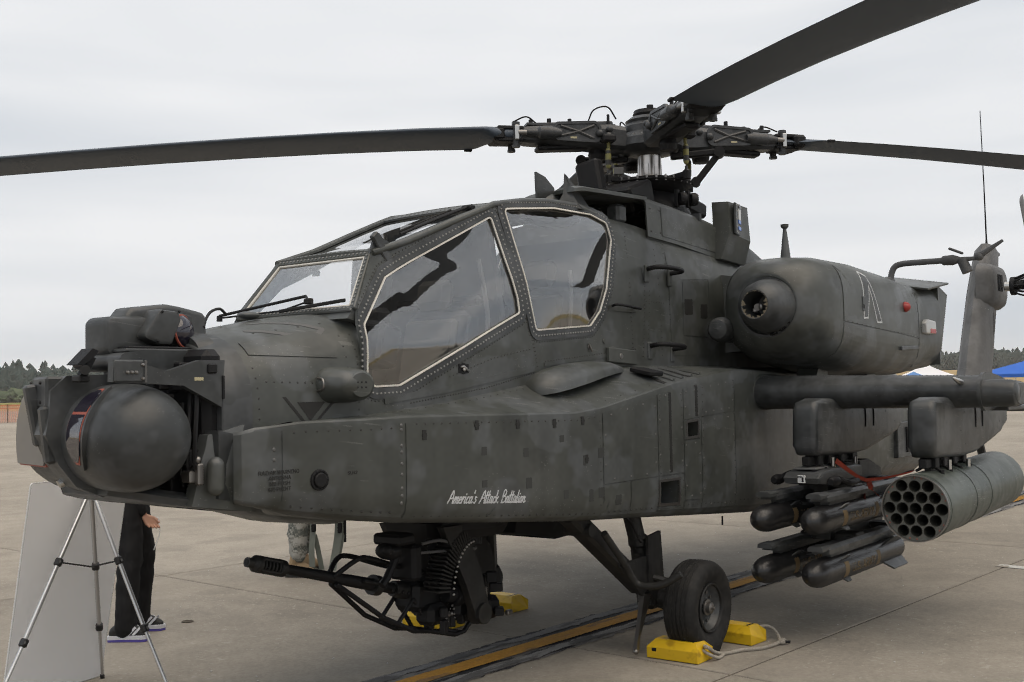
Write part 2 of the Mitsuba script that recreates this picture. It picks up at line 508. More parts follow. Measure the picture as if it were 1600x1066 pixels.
# apron base (joint filler shows between the slabs), as one sheet that ends at the grass
APX = [(-620, -96), (60, -175), (400, -40), (400, 160), (-190, 300)]
ap = MB()
apron_outline = [(160.0, 150.0), (-120.0, 160.0), (-170.0, 20.0), (-72.0, -150.0), (60.0, -190.0), (160.0, -120.0)]
ap.prism(apron_outline, (0, 0, -0.05), (1, 0, 0), (0, 1, 0), (0, 0, 0.045))
put('tarmac', ap, 'mat_joint', False)
labels['tarmac'] = {'kind': 'structure'}
slab_shape = Polygon(apron_outline)
cells, rest = [], []
for i in range(-40, 40):
    for j in range(-40, 40):
        q = [gpt(i * SLAB, j * SLAB), gpt((i + 1) * SLAB, j * SLAB), gpt((i + 1) * SLAB, (j + 1) * SLAB), gpt(i * SLAB, (j + 1) * SLAB)]
        pg = Polygon([(v[0], v[1]) for v in q])
        if not slab_shape.contains(pg):
            continue
        c = np.mean(q, 0); d = c - CAM; z = d @ _F; x = d @ _R
        near = np.hypot(*d[:2]) < 62 and (z > 0 and abs(x) < z * 0.62 + 6 or np.hypot(*d[:2]) < 9)
        (cells if near else rest).append((pg, np.hypot(*d[:2])))
cells.sort(key=lambda t: t[1])


def slab_mesh(pg, gap=0.008, h=0.02):
    q = pg.buffer(-gap, join_style='mitre')
    top = q.buffer(-0.006, join_style='mitre')
    def ring(g, z):
        return [(x, y, z) for x, y in list(g.exterior.coords)[:4]]
    return loft_mesh([ring(q, -0.012), ring(q, -0.006), ring(top, 0.0)])


for pg, d in cells[:150]:
    put('tarmac__slab', slab_mesh(pg), 'mat_concrete', False)
mb = MB()
for pg, d in cells[150:] + rest:
    mb.add(slab_mesh(pg))
edge = slab_shape.difference(shapely.union_all([c.buffer(0.003) for c, _ in cells + rest]))
for g in getattr(edge, 'geoms', [edge]):
    if g.area > 0.5:
        mb.prism(Polygon(g.exterior, g.interiors), (0, 0, -0.012), (1, 0, 0), (0, 1, 0), (0, 0, 0.0115))
put('tarmac__slabs_beyond', mb, 'mat_concrete', False)
labels['tarmac__slabs_beyond'] = {'kind': 'stuff'}

# painted taxi line under the aircraft: yellow on a black ground, with worn pale edges
def worn(c0, c1, thr, f=9.0):
    def fn(p, n, uv):
        u, v = p.x * gx[0] + p.y * gx[1], p.x * gy[0] + p.y * gy[1]
        a = fbm(u * f * 0.35, v * f * 1.6, 3.0, 4)
        return mix(c0, c1, smoothstep(thr, thr + 0.12, a)) * (0.85 + 0.3 * noise(p.x * 90, p.y * 90, 0.0))
    return fn


scene['mat_line_yellow'] = principled(proc(worn((0.36, 0.185, 0.030), (0.20, 0.12, 0.05), 0.60)), 0.75, spec=0.2)
scene['mat_line_black'] = principled(proc(worn((0.030, 0.031, 0.034), (0.15, 0.145, 0.14), 0.46)), 0.75, spec=0.2)
scene['mat_line_pale'] = principled(proc(worn((0.17, 0.17, 0.172), (0.085, 0.085, 0.086), 0.50)), 0.8, spec=0.2)
scene['mat_line_white'] = principled(proc(worn((0.42, 0.42, 0.40), (0.25, 0.23, 0.20), 0.62)), 0.8, spec=0.2)
line_dir = nrm(np.array([2.747, -0.069, 0]) - np.array([-1.687, 0.132, 0]))
line_n = np.array([-line_dir[1], line_dir[0], 0])
LO = np.array([1.48, 0.02, 0.0])


def ragged(path_u, v0, v1, amp, seed, z):
    """A painted band along the line with uneven edges."""
    r = np.random.default_rng(seed)
    u = np.arange(path_u[0], path_u[1], 0.05); n = len(u)
    def edge():
        e = np.convolve(r.normal(0, 1, n + 8), np.ones(5) / 5, 'same')[:n] * amp
        return e + r.normal(0, amp * 0.35, n)
    a, b = v0 + edge(), v1 + edge()
    P = lambda uu, vv: LO + line_dir * uu[:, None] + line_n * vv[:, None] + [0, 0, z]
    A, B = P(u, a), P(u, b)
    k = np.arange(n - 1)
    f = np.vstack([np.stack([k, k + 1, k + 1 + n], 1), np.stack([k, k + 1 + n, k + n], 1)])
    return trimesh.Trimesh(np.vstack([A, B]), f, process=False)


rngu = (-60.0, 12.0)
put('tarmac__line_black_ground', ragged(rngu, -0.26, 0.235, 0.02, 1, 0.004), 'mat_line_black', False)
put('tarmac__line_pale_edge', ragged(rngu, 0.13, 0.205, 0.018, 2, 0.008), 'mat_line_pale', False)
put('tarmac__line_pale_edge', ragged(rngu, -0.235, -0.15, 0.018, 3, 0.008), 'mat_line_pale', False)
put('tarmac__line_yellow', ragged(rngu, -0.075, 0.075, 0.004, 4, 0.012), 'mat_line_yellow', False)
a, b = np.array((-3.105,1.694,0)), np.array((-3.031,2.131,-2.22e-16))
put('tarmac__line_white', plate(Surf(fn=lambda x, y: 0 * x, axis=2), LineString([a[:2], (a[0] + 5 * (b[0] - a[0]), a[1] + 5 * (b[1] - a[1]))]).buffer(0.07, cap_style='flat'), 0.001, 0.004, None), 'mat_line_white', False)
a, b = np.array((-2.974,1.753,-2.22e-16)), np.array((-2.892,2.159,0))
# a tie-down ring set in the slab
c = np.array((2.356,-2.614,0))
put('tarmac__tie_down', MB().lathe([(0.0, 0.001), (0.004, 0.045), (0.008, 0.04), (0.008, 0.03), (0.004, 0.028), (0.003, 0.001)], c, (0, 0, 1), 20), 'mat_joint', 30)

# litter of small stones and flecks near the camera
gm = MB()
r5 = np.random.default_rng(5)
pts = r5.uniform(-1, 1, (420, 2)) * [7, 5] + [0, -0.5]
for q in pts:
    s = r5.uniform(0.0025, 0.007)
    m = trimesh.creation.icosphere(0, 1.0)
    gm.add(trimesh.Trimesh(m.vertices * [s, s * r5.uniform(.6, 1.3), s * .6] + [q[0], q[1], s * .4], m.faces, process=False))
put('gravel_specks', gm, 'mat_line_white', False)
labels['gravel_specks'] = {'label': 'loose pale grit scattered over the concrete apron', 'category': 'grit', 'kind': 'stuff'}

# ---- far woods: conifers and broadleaf clumps, one mass on the horizon
scene['mat_wood_far'] = principled(proc(lambda p, n, uv: mix((0.020, 0.034, 0.034), (0.042, 0.060, 0.056), fbm(p.x * 0.12, p.y * 0.12, p.z * 0.2, 3))), 0.95, spec=0.05)
scene['mat_bush_far'] = principled(proc(lambda p, n, uv: mix((0.045, 0.065, 0.040), (0.085, 0.105, 0.058), fbm(p.x * 0.2, p.y * 0.2, p.z * 0.3, 3))), 0.95, spec=0.05)


def conifer(p, h, w, r):
    """Ragged tiers of drooping boughs round a trunk."""
    V, F = [], []
    tiers = 8
    for i in range(tiers):
        t = i / tiers
        z0 = h * (0.10 + 0.9 * t); rad = w * (1 - t) ** 0.62 * r.uniform(.7, 1.25) + 0.3
        n = 7; k = sum(map(len, V)); ang = r.uniform(0, 6.28) + np.arange(n) * 6.283 / n
        rr = rad * r.uniform(.6, 1.15, n)
        ring = np.stack([np.cos(ang) * rr, np.sin(ang) * rr, z0 - h * 0.06 * r.uniform(-.3, 1.6, n)], 1)
        V.append(np.vstack([ring, [[0, 0, z0 + h * 0.11]]]) + p)
        F += [[k + j, k + (j + 1) % n, k + n] for j in range(n)]
    return np.vstack(V), np.array(F)


ICO2 = trimesh.creation.icosphere(2, 1.0)


def clump(p, h, w, r):
    m = ICO2
    v = m.vertices * (1 + (meshkit.fbm(m.vertices * 2.6 + r.uniform(0, 99, 3), 3) - .5) * .9 + r.uniform(-.10, .10, len(m.vertices)))[:, None] * [w, w, h * .55] + p + [0, 0, h * .45]
    return v, m.faces


def tree_mix(p, h, w, r):
    return conifer(p, h, w * .8, r) if r.uniform() < .55 else clump(p, h * r.uniform(.7, .95), w * 1.15, r)


def wood(name, a, b, n, depth, hrange, label, rise, seed, mat='mat_wood_far', kind=tree_mix, wk=0.27):
    r = np.random.default_rng(seed); V, F, k = [], [], 0
    a, b = np.array(a), np.array(b); d = nrm(np.r_[b - a, 0])[:2]; nn = np.array([-d[1], d[0]])
    for i in range(n):
        t = r.uniform(); q = a + (b - a) * t + nn * r.uniform(0, depth)
        h = r.uniform(*hrange) * (0.75 + 0.5 * float(meshkit.noise(np.array([[t * 38, 0.5, seed]]))[0]))
        v, f = kind(np.array([q[0], q[1], rise]), h, h * wk * r.uniform(.8, 1.3), r)
        V.append(v); F.append(f + k); k += len(v)
    put(name, trimesh.Trimesh(np.vstack(V), np.vstack(F), process=False), mat, False)
    labels[name] = {'label': label, 'category': 'woods', 'kind': 'stuff'}


def dirpt(px_az, dist):
    """A point on the ground plane at a bearing (radians right of the camera's heading) and distance."""
    d = _F * np.cos(px_az) + _R * np.sin(px_az)
    d = nrm([d[0], d[1], 0])
    return (CAM[:2] + d[:2] * dist).tolist()


wood('pine_wood', dirpt(-0.62, 640), dirpt(-0.22, 700), 620, 60, (12, 22), 'dark conifer wood on the horizon left of the helicopter nose', 0, 21)
wood('thicket', dirpt(-0.60, 560), dirpt(-0.22, 610), 260, 40, (3.5, 7.5), 'paler green thicket at the foot of the dark conifer wood', 0, 22, 'mat_bush_far', clump, 0.9)
wood('far_pine_wood', dirpt(-0.22, 1000), dirpt(0.66, 900), 2200, 90, (10, 14), 'long bluish pine wood on the horizon behind the tail', 9.5, 23)
# low dry rise in front of the right-hand wood
r_m = MB()
A, B = np.array(dirpt(0.0, 560)), np.array(dirpt(0.7, 480))
A2, B2 = np.array(dirpt(-0.25, 1180)), np.array(dirpt(0.75, 1050))
A1, B1 = np.array(dirpt(-0.12, 760)), np.array(dirpt(0.72, 700))
r_m.loft([[(*A, -0.3), (*A1, 6.5), (*A2, 10.5), (*A2, -1), ], [(*B, -0.3), (*B1, 6.5), (*B2, 10.5), (*B2, -1)]])
scene['mat_dry'] = principled(proc(lambda p, n, uv: mix((0.20, 0.145, 0.070), (0.27, 0.20, 0.105), fbm(p.x * 0.02, p.y * 0.02, 0.0, 3))), 0.95, spec=0.05)
put('dry_rise', r_m, 'mat_dry', False)
labels['dry_rise'] = {'kind': 'structure'}

# thin damp air: far woods fade towards the sky
scene['air'] = {'type': 'homogeneous', 'albedo': {'type': 'rgb', 'value': [0.95, 0.95, 0.95]}, 'sigma_t': {'type': 'rgb', 'value': [0.00018] * 3}}
scene['haze'] = {'type': 'cube', 'to_world': T().translate([0, 0, 29.4]).scale([5400, 5400, 31.5]), 'bsdf': {'type': 'null'}, 'interior': {'type': 'ref', 'id': 'air'}}
scene['camera']['medium'] = {'type': 'ref', 'id': 'air'}
labels['haze'] = {'label': 'thin pale haze in the air over the airfield', 'category': 'haze', 'kind': 'stuff'}

# ================================================================== the helicopter
H = thing('attack_helicopter', 'dark olive drab attack helicopter parked on the concrete apron with its nose to the left', 'helicopter')


def part(name, mesh, mat, smooth=32, **lab):
    return put(f'{H}__{name}', mesh, mat, smooth, **lab)


def sub(parent, name, mesh, mat, smooth=32, **lab):
    return put(f'{parent}__{name}', mesh, mat, smooth, **lab)


def side_y(x, z):
    x, z = np.asarray(x, float), np.asarray(z, float)
    a = np.interp(z, [1.0, 1.9, 2.07, 2.36, 2.9], [.5, .5, .45, .36, .32])
    b = np.interp(z, [1.0, 1.9, 2.3, 2.7, 2.9], [.5, .5, .485, .43, .36])
    t = np.clip((3.3 - x) / 1.0, 0, 1)
    return a * (1 - t) + b * t


S_side = Surf(fn=side_y)
S_star = S_side.mirrored()

# ---- nose barrel
nose = MB().loft([sring(4.44, .425, 1.900, 1.22, 2.5), sring(4.30, .45, 1.945, 1.18, 2.5), sring(4.1, .472, 1.99, 1.1, 2.6), sring(3.85, .492, 2.035, 1.03, 2.9), sring(3.62, .502, 2.066, 1.0, 3.6)])
nose_key = part('nose', nose, 'mat_hull', 40)
S_nose = Surf(nose)
S_nose_top = Surf(nose, axis=2)
# seam ring between the nose fairing and the forward fuselage: the fairing skin stands proud of it
ring_m = MB()
t = np.linspace(-.45 * np.pi, 1.45 * np.pi, 60)
def nose_ring(x, w, zt, zb, n, t):
    c, s = np.cos(t), np.sin(t)
    return np.stack([np.full(len(t), x), w * np.sign(c) * np.abs(c) ** (2 / n), (zt + zb) / 2 + (zt - zb) / 2 * np.sign(s) * np.abs(s) ** (2 / n)], 1)
fair = []
for x, k in ((4.452, .980), (4.45, 1.018), (4.31, 1.018), (4.302, 0.99)):
    w, zt, zb = np.interp(x, [4.3, 4.44], [.45, .425]) * k, 1.5625 + (np.interp(x, [4.3, 4.44], [1.945, 1.9]) - 1.5625) * k, 1.2
    fair.append(nose_ring(x, w, zt, zb, 2.5, np.arange(60) * 2 * np.pi / 60))
part('nose_fairing', MB().loft(fair, caps=True), 'mat_dark', 40)
# access hatch on the nose top with its edge and screws
hatch = [(4.308,1.828), (3.972,1.797), (3.947,1.836), (4.054,1.937)]
hp = Polygon([(4.26, 1.835), (3.80, 1.825), (3.78, 1.90), (3.86, 1.955), (4.26, 1.89)])
part('nose_hatch', plate(S_nose, hp, 0.004, 0.0005, 0.05), 'mat_hull', 30)
# low-visibility wedge marks on the cheek
w0, w1, w2 = (4.16, 1.66), (3.80, 1.66), (4.0, 1.485)
tri_o = Polygon([w0, w1, w2]); tri_i = affinity.scale(tri_o, .84, .84, origin=(3.985, 1.60))
part('nose_marking', MB().add(plate(S_nose, tri_o.difference(tri_i).difference(sbox(3.7, 1.645, 4.3, 1.7)), 0.0008, 0.001, 0.04), plate(S_nose, affinity.scale(tri_o, .45, .5, origin=(3.99, 1.58)), 0.0008, 0.001, 0.04)), 'mat_black_paint', False)
# rivets on the nose
part('nose_rivets', MB().add(studs(S_nose, along([(4.27, 1.80), (4.27, 1.30)], .045)), studs(S_nose, along([(4.24, 1.715), (3.66, 1.70)], .04)), studs(S_nose, along([(3.70, 1.45), (3.68, 1.96)], .035)), studs(S_nose, along([(3.76, 1.6), (3.74, 1.96)], .05)),
     studs(S_nose, along([(4.24, 1.85), (3.84, 1.845)], .1), .009), studs(S_nose_top, along([(4.2, .02), (3.7, .10)], .12), .009), studs(S_nose_top, along([(4.2, .25), (3.72, .33)], .1), .008)), 'mat_paint_rivet', False, kind='stuff')
# pale outline of an old mark on the nose deck
part('nose_deck_marking', plate(S_nose_top, LineString([(4.05, .12), (3.8, .36), (3.9, .40), (4.15, .22)]).buffer(.012), .0008, .001, .04), 'mat_grey_paint', False)

# ---- avionics bay along the cheek (port), mirrored to starboard
bay_x = [4.462, 4.452, 4.415, 4.355, 4.193, 3.881, 3.574, 3.05, 2.32, 2.07, 1.80, 1.56, 1.25, .86, .486, .15, -.2, -.6, -1.2, -2.0, -3.2]
bay_y = np.interp(bay_x, [-3.2, -2.0, -1.2, -.6, .0, .5, 1.5, 2.3, 3.0, 3.7, 4.3, 4.6], [.50, .62, .74, .82, .88, .88, .87, .83, .77, .70, .62, .57])
bay_y[:3] -= [.085, .045, .014]
bay_t = np.interp(bay_x, [-3.2, -.6, .15, .486, 1.248, 1.563, 2.073, 2.32, 3.05, 3.574, 3.88, 4.193, 4.415, 4.56], [1.72, 1.74, 1.76, 1.763, 1.681, 1.629, 1.544, 1.522, 1.533, 1.54, 1.535, 1.534, 1.515, 1.46])
bay_b = np.interp(bay_x, [-3.2, -2, -1, -.2, .144, .913, 1.703, 2.1, 2.72, 3.585, 3.889, 4.328, 4.419, 4.523, 4.57], [1.0, .80, .73, .725, .749, .808, .868, .894, .946, 1.031, 1.073, 1.149, 1.173, 1.205, 1.25])
bay_i = np.interp(bay_x, [-3.2, 1.046, 1.673, 2.289, 3.037, 3.703, 4.148, 4.5], [1.80, 1.80, 1.783, 1.689, 1.601, 1.545, 1.535, 1.46])


def bay_ring(x, y, t, b, i):
    s = np.clip((4.47 - x) / .2, .25, 1)
    p = [(.40, i - .06), (.40, i + .002), (.5, i), (y - .075 * s, t + (i - t) * .18 + .004), (y - .010, t + .003), (y - .003, t - .006), (y, t - .045 * s), (y, (t + b) / 2), (y - .002, b + .12 * s), (y - .014, b + .055 * s), (y - .045, b + .016 * s), (y - .10, b), (.40, b - .004)]
    k = min(max((x - 4.22) / .2, 0), 1) * .8      # the front end is raked back towards the cheek
    return [(x - (y - a) * k, a, c) for a, c in p]


bay = MB().loft([bay_ring(*q) for q in zip(bay_x, bay_y, bay_t, bay_b, bay_i)])
S_bay = Surf(bay)
S_bay_top = Surf(bay, axis=2)

part('belly', MB().loft([[(x, -.46, z + .01), (x, .46, z + .01), (x, .46, z + .3), (x, -.46, z + .3)] for x, z in ((4.5, 1.21), (3.9, 1.08), (2.7, .955), (1.7, .875), (.15, .76), (-.6, .74), (-2.0, .81), (-3.3, 1.01))]), 'mat_dark', 20)
# skin panels on the bay, each a sheet proud of the bay with a gap round it
def bay_quad(x0, x1, f0, f1):
    """A panel between stations, from height fraction f0 to f1 of the side."""
    xs = np.linspace(x0, x1, 9)
    zb, zt = np.interp(xs, bay_x[::-1], bay_b[::-1]), np.interp(xs, bay_x[::-1], bay_t[::-1])
    lo, hi = zb + (zt - zb) * f0, zb + (zt - zb) * f1
    return Polygon(list(zip(xs, lo)) + list(zip(xs[::-1], hi[::-1])))


g = .005
panels = [bay_quad(4.29, 3.615, .06, .93), bay_quad(3.60, 2.085, .05, .94), bay_quad(2.068, 1.49, .325, .945), bay_quad(2.068, 1.80, .05, .315), bay_quad(1.79, 1.49, .05, .315), bay_quad(1.478, 1.165, .325, .955),
          bay_quad(1.155, .93, .06, .12), bay_quad(1.155, .93, .125, .555), bay_quad(.92, .44, .06, .70), bay_quad(1.155, .44, .715, .94), bay_quad(.43, -.1, .06, .70), bay_quad(.43, -.1, .715, .92)]
vent_hi = bay_quad(1.12, .965, .575, .695)
vent_lo = bay_quad(1.475, 1.23, .10, .285)
# the two air outlets are cut right through into boxes behind the skin
bm_ = bay.mesh(); bm_ = trimesh.Trimesh(bm_.vertices, bm_.faces, process=True)
cut = m3.Manifold(m3.Mesh(np.asarray(bm_.vertices, np.float32), np.asarray(bm_.faces, np.uint32)))
for v in (vent_hi, vent_lo):
    x0, z0, x1, z1 = v.bounds
    cut = cut - m3.Manifold.cube((x1 - x0, .34, z1 - z0)).translate((x0, .62, z0))
bay_cut = tri(cut)
bay_key = part('avionics_bay', bay_cut, 'mat_hull', 24, label='port avionics bay along the cheek')
part('avionics_bay', MB().add(bay_cut).mirror(), 'mat_hull', 24, label='starboard avionics bay')
panels += [bay_quad(1.478, 1.17, .06, .315).difference(vent_lo), bay_quad(1.155, .93, .565, .705).difference(vent_hi)]
for pg in panels:
    pg = pg.difference(vent_hi.buffer(.002)).difference(vent_lo.buffer(.002))
    sub(bay_key, 'access_panel', plate(S_bay, pg, .0045, .0, .09), 'mat_hull', 25)
for v in (vent_hi, vent_lo):
    k = sub(bay_key, 'vent', MB().add(strip(S_bay, list(v.exterior.coords)[:-1], .016, .008, .0, closed=True)), 'mat_worn_steel', 25, label='dark square air outlet')
# rivets and screws along the panel edges
def edge_pts(pg, step, inset=.022):
    return along(list(pg.buffer(-inset, join_style='mitre').exterior.coords)[:-1], step, True)
rv = MB()
for pg, st in ((panels[2], .16), (panels[9], .11), (panels[8], .2), (panels[7], .12), (panels[5], .2)):
    rv.add(studs(S_bay, edge_pts(pg, st), .0085, .004, .0045))
for x, fs in ((3.635, (.18, .25, .32, .45, .55, .66, .72, .87, .91)),):
    for f_ in fs:
        q = bay_quad(x, x - .01, f_, f_ + .02).centroid
        rv.add(studs(S_bay, [(q.x, q.y)], .010, .005, .0045, 8))
for f_ in (.35, .48, .60, .72):
    q = bay_quad(4.335, 4.325, f_, f_ + .02).centroid
    rv.add(studs(S_bay, [(q.x, q.y)], .010, .005, .0, 8))
fine = MB()
for x0, x1, f_ in ((4.26, 3.66, .10), (4.26, 3.66, .90), (3.56, 2.12, .075), (3.56, 2.12, .93), (2.03, 1.53, .08), (1.42, .50, .09), (.40, -.08, .10)):
    q = bay_quad(x0, x1, f_, f_ + .004); fine.add(studs(S_bay, [p for p in along(list(q.exterior.coords)[:9], .055)], .006, .003, .0045))
for x in (2.10, 1.46, 1.18, .90, .45):
    za, zb_ = [float(np.interp(x, bay_x[::-1], b_[::-1])) for b_ in (bay_b, bay_t)]
    fine.add(studs(S_bay, along([(x, za + .07), (x, zb_ - .05)], .045), .0055, .003, .0045))
part('bay_fine_rivets', fine, 'mat_paint_rivet', False, kind='stuff')
part('bay_rivets', rv, 'mat_fastener', False, kind='stuff')
top_r = MB()
top_r.add(studs(S_bay_top, along([(2.05, .80), (1.55, .82), (.6, .84)], .16), .006), studs(S_bay_top, along([(2.2, .53), (3.6, .53), (4.3, .52)], .06), .006), studs(S_bay_top, along([(1.9, .56), (.4, .56)], .09), .006))
part('bay_top_rivets', top_r, 'mat_paint_rivet', False, kind='stuff')
# flush latches, little black placards and a cap
lat = MB()
for x, f_ in ((3.49, .82), (3.13, .90), (2.82, .90), (2.52, .90), (2.27, .91), (2.24, .56)):
    q = bay_quad(x, x - .01, f_, f_ + .01).centroid
    lat.add(plate(S_bay, Point(q.x, q.y).buffer(.016).union(sbox(q.x - .012, q.y - .024, q.x + .012, q.y + .024)), .003, .0047, .05))
part('bay_latches', lat, 'mat_black_paint', 25, kind='stuff')
for k, (x, f_, w, h) in enumerate(((3.08, .66, .03, .035), (2.76, .64, .035, .04), (2.46, .76, .03, .03), (3.08, .36, .03, .03), (2.74, .36, .04, .05), (2.43, .25, .032, .04), (2.20, .23, .03, .06), (2.26, .55, .02, .05), (2.1, .6, .05, .05), (2.1, .25, .05, .05), (1.93, .17, .05, .05))):
    q = bay_quad(x, x - .01, f_, f_ + .01).centroid
    part('placard', plate(S_bay, sbox(q.x - w / 2, q.y - h / 2, q.x + w / 2, q.y + h / 2).buffer(.004), .001, .0048, .05), 'mat_patch_paint', False)
# round threaded cap
cq = np.array((4.103,0.6463,1.277))
cp, cn = S_bay.at([(cq[0], cq[2])], .004)
cap = MB().lathe([(0, .001), (0, .047), (.008, .047), (.010, .042), (.010, .038), (.006, .037), (.006, .033), (.016, .033), (.019, .028), (.019, .001)], cp[0], cn[0], 28)
for i in range(12):
    a = i * math.tau / 12; u_, v_, _ = frame(cn[0])
    cap.cyl(cp[0] + (u_ * math.cos(a) + v_ * math.sin(a)) * .0425, cp[0] + (u_ * math.cos(a) + v_ * math.sin(a)) * .0425 + cn[0] * .0125, .0035, n=6)
part('filler_cap', cap, 'mat_black', 30)


# ---- lettering
def text_on(S, lines, height, origin, du=-1, slant=0.0, squeeze=1.0, off=.0052, bold=True, center=True, lead=1.45, seg=.05, rot=0.0):
    """Lettering laid on a side skin; du = -1 makes the text run aft (left to right as seen from port)."""
    out = []
    for i, tx in enumerate(lines):
        m = meshkit.text_mesh(tx, height, .001, bold)
        v = m.vertices.copy()
        top = v[:, 2] > .0005
        a, b = v[:, 0] * squeeze + v[:, 1] * slant, v[:, 1].copy()
        if center:
            a -= (a.max() + a.min()) / 2
        b -= i * height * lead
        q = np.stack([origin[0] + du * (a * math.cos(rot) - b * math.sin(rot)), origin[1] + a * math.sin(rot) + b * math.cos(rot)], 1)
        p, n = S.at(q, 0)
        out.append(trimesh.Trimesh(p + n * (off + np.where(top, .0008, 0))[:, None], m.faces, process=False))
    return trimesh.util.concatenate(out)


q = np.array((4.304,0.6193,1.316))
part('warning_text', text_on(S_bay, ['RADAR WARNING', 'ANTENNA', 'NO PUSH', 'NO PAINT'], .0165, (q[0], q[2])), 'mat_black_paint', False)
q = np.array((3.921,0.6705,1.29))
part('warning_text', text_on(S_bay, ['SL/42'], .014, (q[0], q[2])), 'mat_black_paint', False)

GLY = {'A': (.56, [[(0, 0), (.36, 1), (.5, 0)], [(.1, .36), (.5, .42)]]), 'm': (.5, [[(0, 0), (.08, .5)], [(.06, .3), (.2, .5), (.24, .4), (.2, 0)], [(.24, .3), (.38, .5), (.42, .4), (.38, .05), (.46, 0), (.52, .08)]]),
       'e': (.29, [[(0, .22), (.24, .3), (.2, .5), (.06, .42), (.02, .15), (.12, 0), (.3, .1)]]), 'r': (.25, [[(0, 0), (.06, .5)], [(.05, .3), (.16, .48), (.26, .46)]]),
       'i': (.15, [[(.04, .5), (.01, .1), (.08, 0), (.16, .1)], [(.07, .68), (.08, .74)]]), 'c': (.28, [[(.24, .42), (.14, .5), (.02, .3), (.04, .05), (.14, 0), (.28, .1)]]),
       'a': (.36, [[(.26, .45), (.1, .5), (0, .2), (.06, 0), (.18, .1), (.28, .5), (.24, .1), (.3, 0), (.38, .1)]]), "'": (.1, [[(.06, 1.0), (.02, .78)]]),
       's': (.3, [[(.22, .45), (.1, .5), (.06, .36), (.2, .2), (.14, 0), (0, .06)]]), 't': (.2, [[(.1, .95), (.02, .1), (.1, 0), (.2, .1)], [(-.06, .6), (.22, .64)]]),
       'k': (.34, [[(.06, 1), (0, 0)], [(.26, .48), (.06, .24), (.28, 0), (.34, .06)]]), 'B': (.48, [[(.05, 0), (.12, 1), (.36, .95), (.34, .62), (.1, .54), (.42, .45), (.38, .06), (0, .02)]]),
       'l': (.18, [[(.1, 1), (.02, .1), (.1, 0), (.18, .1)]]), 'o': (.29, [[(.12, .5), (0, .25), (.08, 0), (.22, .15), (.18, .45), (.1, .48), (.28, .46)]]), 'n': (.35, [[(0, 0), (.08, .5)], [(.06, .3), (.2, .5), (.24, .4), (.2, .05), (.28, 0), (.35, .1)]]), ' ': (.28, [])}


def script_text(S, text, height, length, p0, slope, off):
    x, gs = 0.0, []
    for ch in text:
        w, strokes = GLY[ch]
        for s_ in strokes:
            q = smooth_path([(a + .32 * b, b, 0) for a, b in s_], 4)[:, :2] if len(s_) > 2 else np.array([(a + .32 * b, b) for a, b in s_])
            gs.append(affinity.translate(LineString(q).buffer(.052, cap_style='round'), x, 0))
        x += w + .035
    u = shapely.union_all(gs).simplify(.004); sx = length / x
    def cv(c):
        c = np.asarray(c); a, b = c[:, 0] * sx, c[:, 1] * height
        return np.c_[p0[0] - a, p0[1] + b + a * slope]
    polys = [Polygon(cv(g_.exterior.coords), [cv(i.coords) for i in g_.interiors]) for g_ in u.geoms] if hasattr(u, 'geoms') else [Polygon(cv(u.exterior.coords), [cv(i.coords) for i in u.interiors])]
    return trimesh.util.concatenate([plate(S, p.buffer(0), .0008, off, None) for p in polys])


a, b = np.array((3.336,0.7364,1.103)), np.array((2.768,0.7899,1.059))
part('unit_slogan', script_text(S_bay, "America's Attack Battalion", .062, a[0] - b[0], (a[0], a[2] + .004), (b[2] - a[2]) / (a[0] - b[0]), .0052), 'mat_white_paint', False, label='white script lettering on the bay')

# ---- cockpit sides with window openings
def rounded(pts, r):
    return Polygon(pts).buffer(-r).buffer(2 * r).buffer(-r)


win_f = rounded([(3.633,1.987), (3.643,1.709), (3.586,1.687), (3.411,1.692), (2.377,2.098), (2.386,2.183), (2.535,2.645), (3.397,2.24)], .02)
win_a = rounded([(2.412,2.703), (2.227,2.003), (1.639,2.049), (1.517,2.147), (1.426,2.292), (1.284,2.624), (1.304,2.739), (1.467,2.777), (1.885,2.77)], .025)
outline = Polygon([(3.66, 1.42), (3.665, 2.0), (3.64, 2.09), (3.445, 2.375), (3.17,2.461), (2.877,2.578), (2.585,2.692), (2.483,2.73), (2.211,2.782), (1.964,2.814), (1.599,2.834), (1.304,2.818), (1.25, 2.79), (1.25, 1.42)])
shell = outline.difference(win_f).difference(win_a)
for S_, lab in ((S_side, 'port cockpit side'), (S_star, 'starboard cockpit side')):
    part('cockpit_side', plate(S_, shell, .022, -.022, .10), 'mat_hull', 25, label=lab)


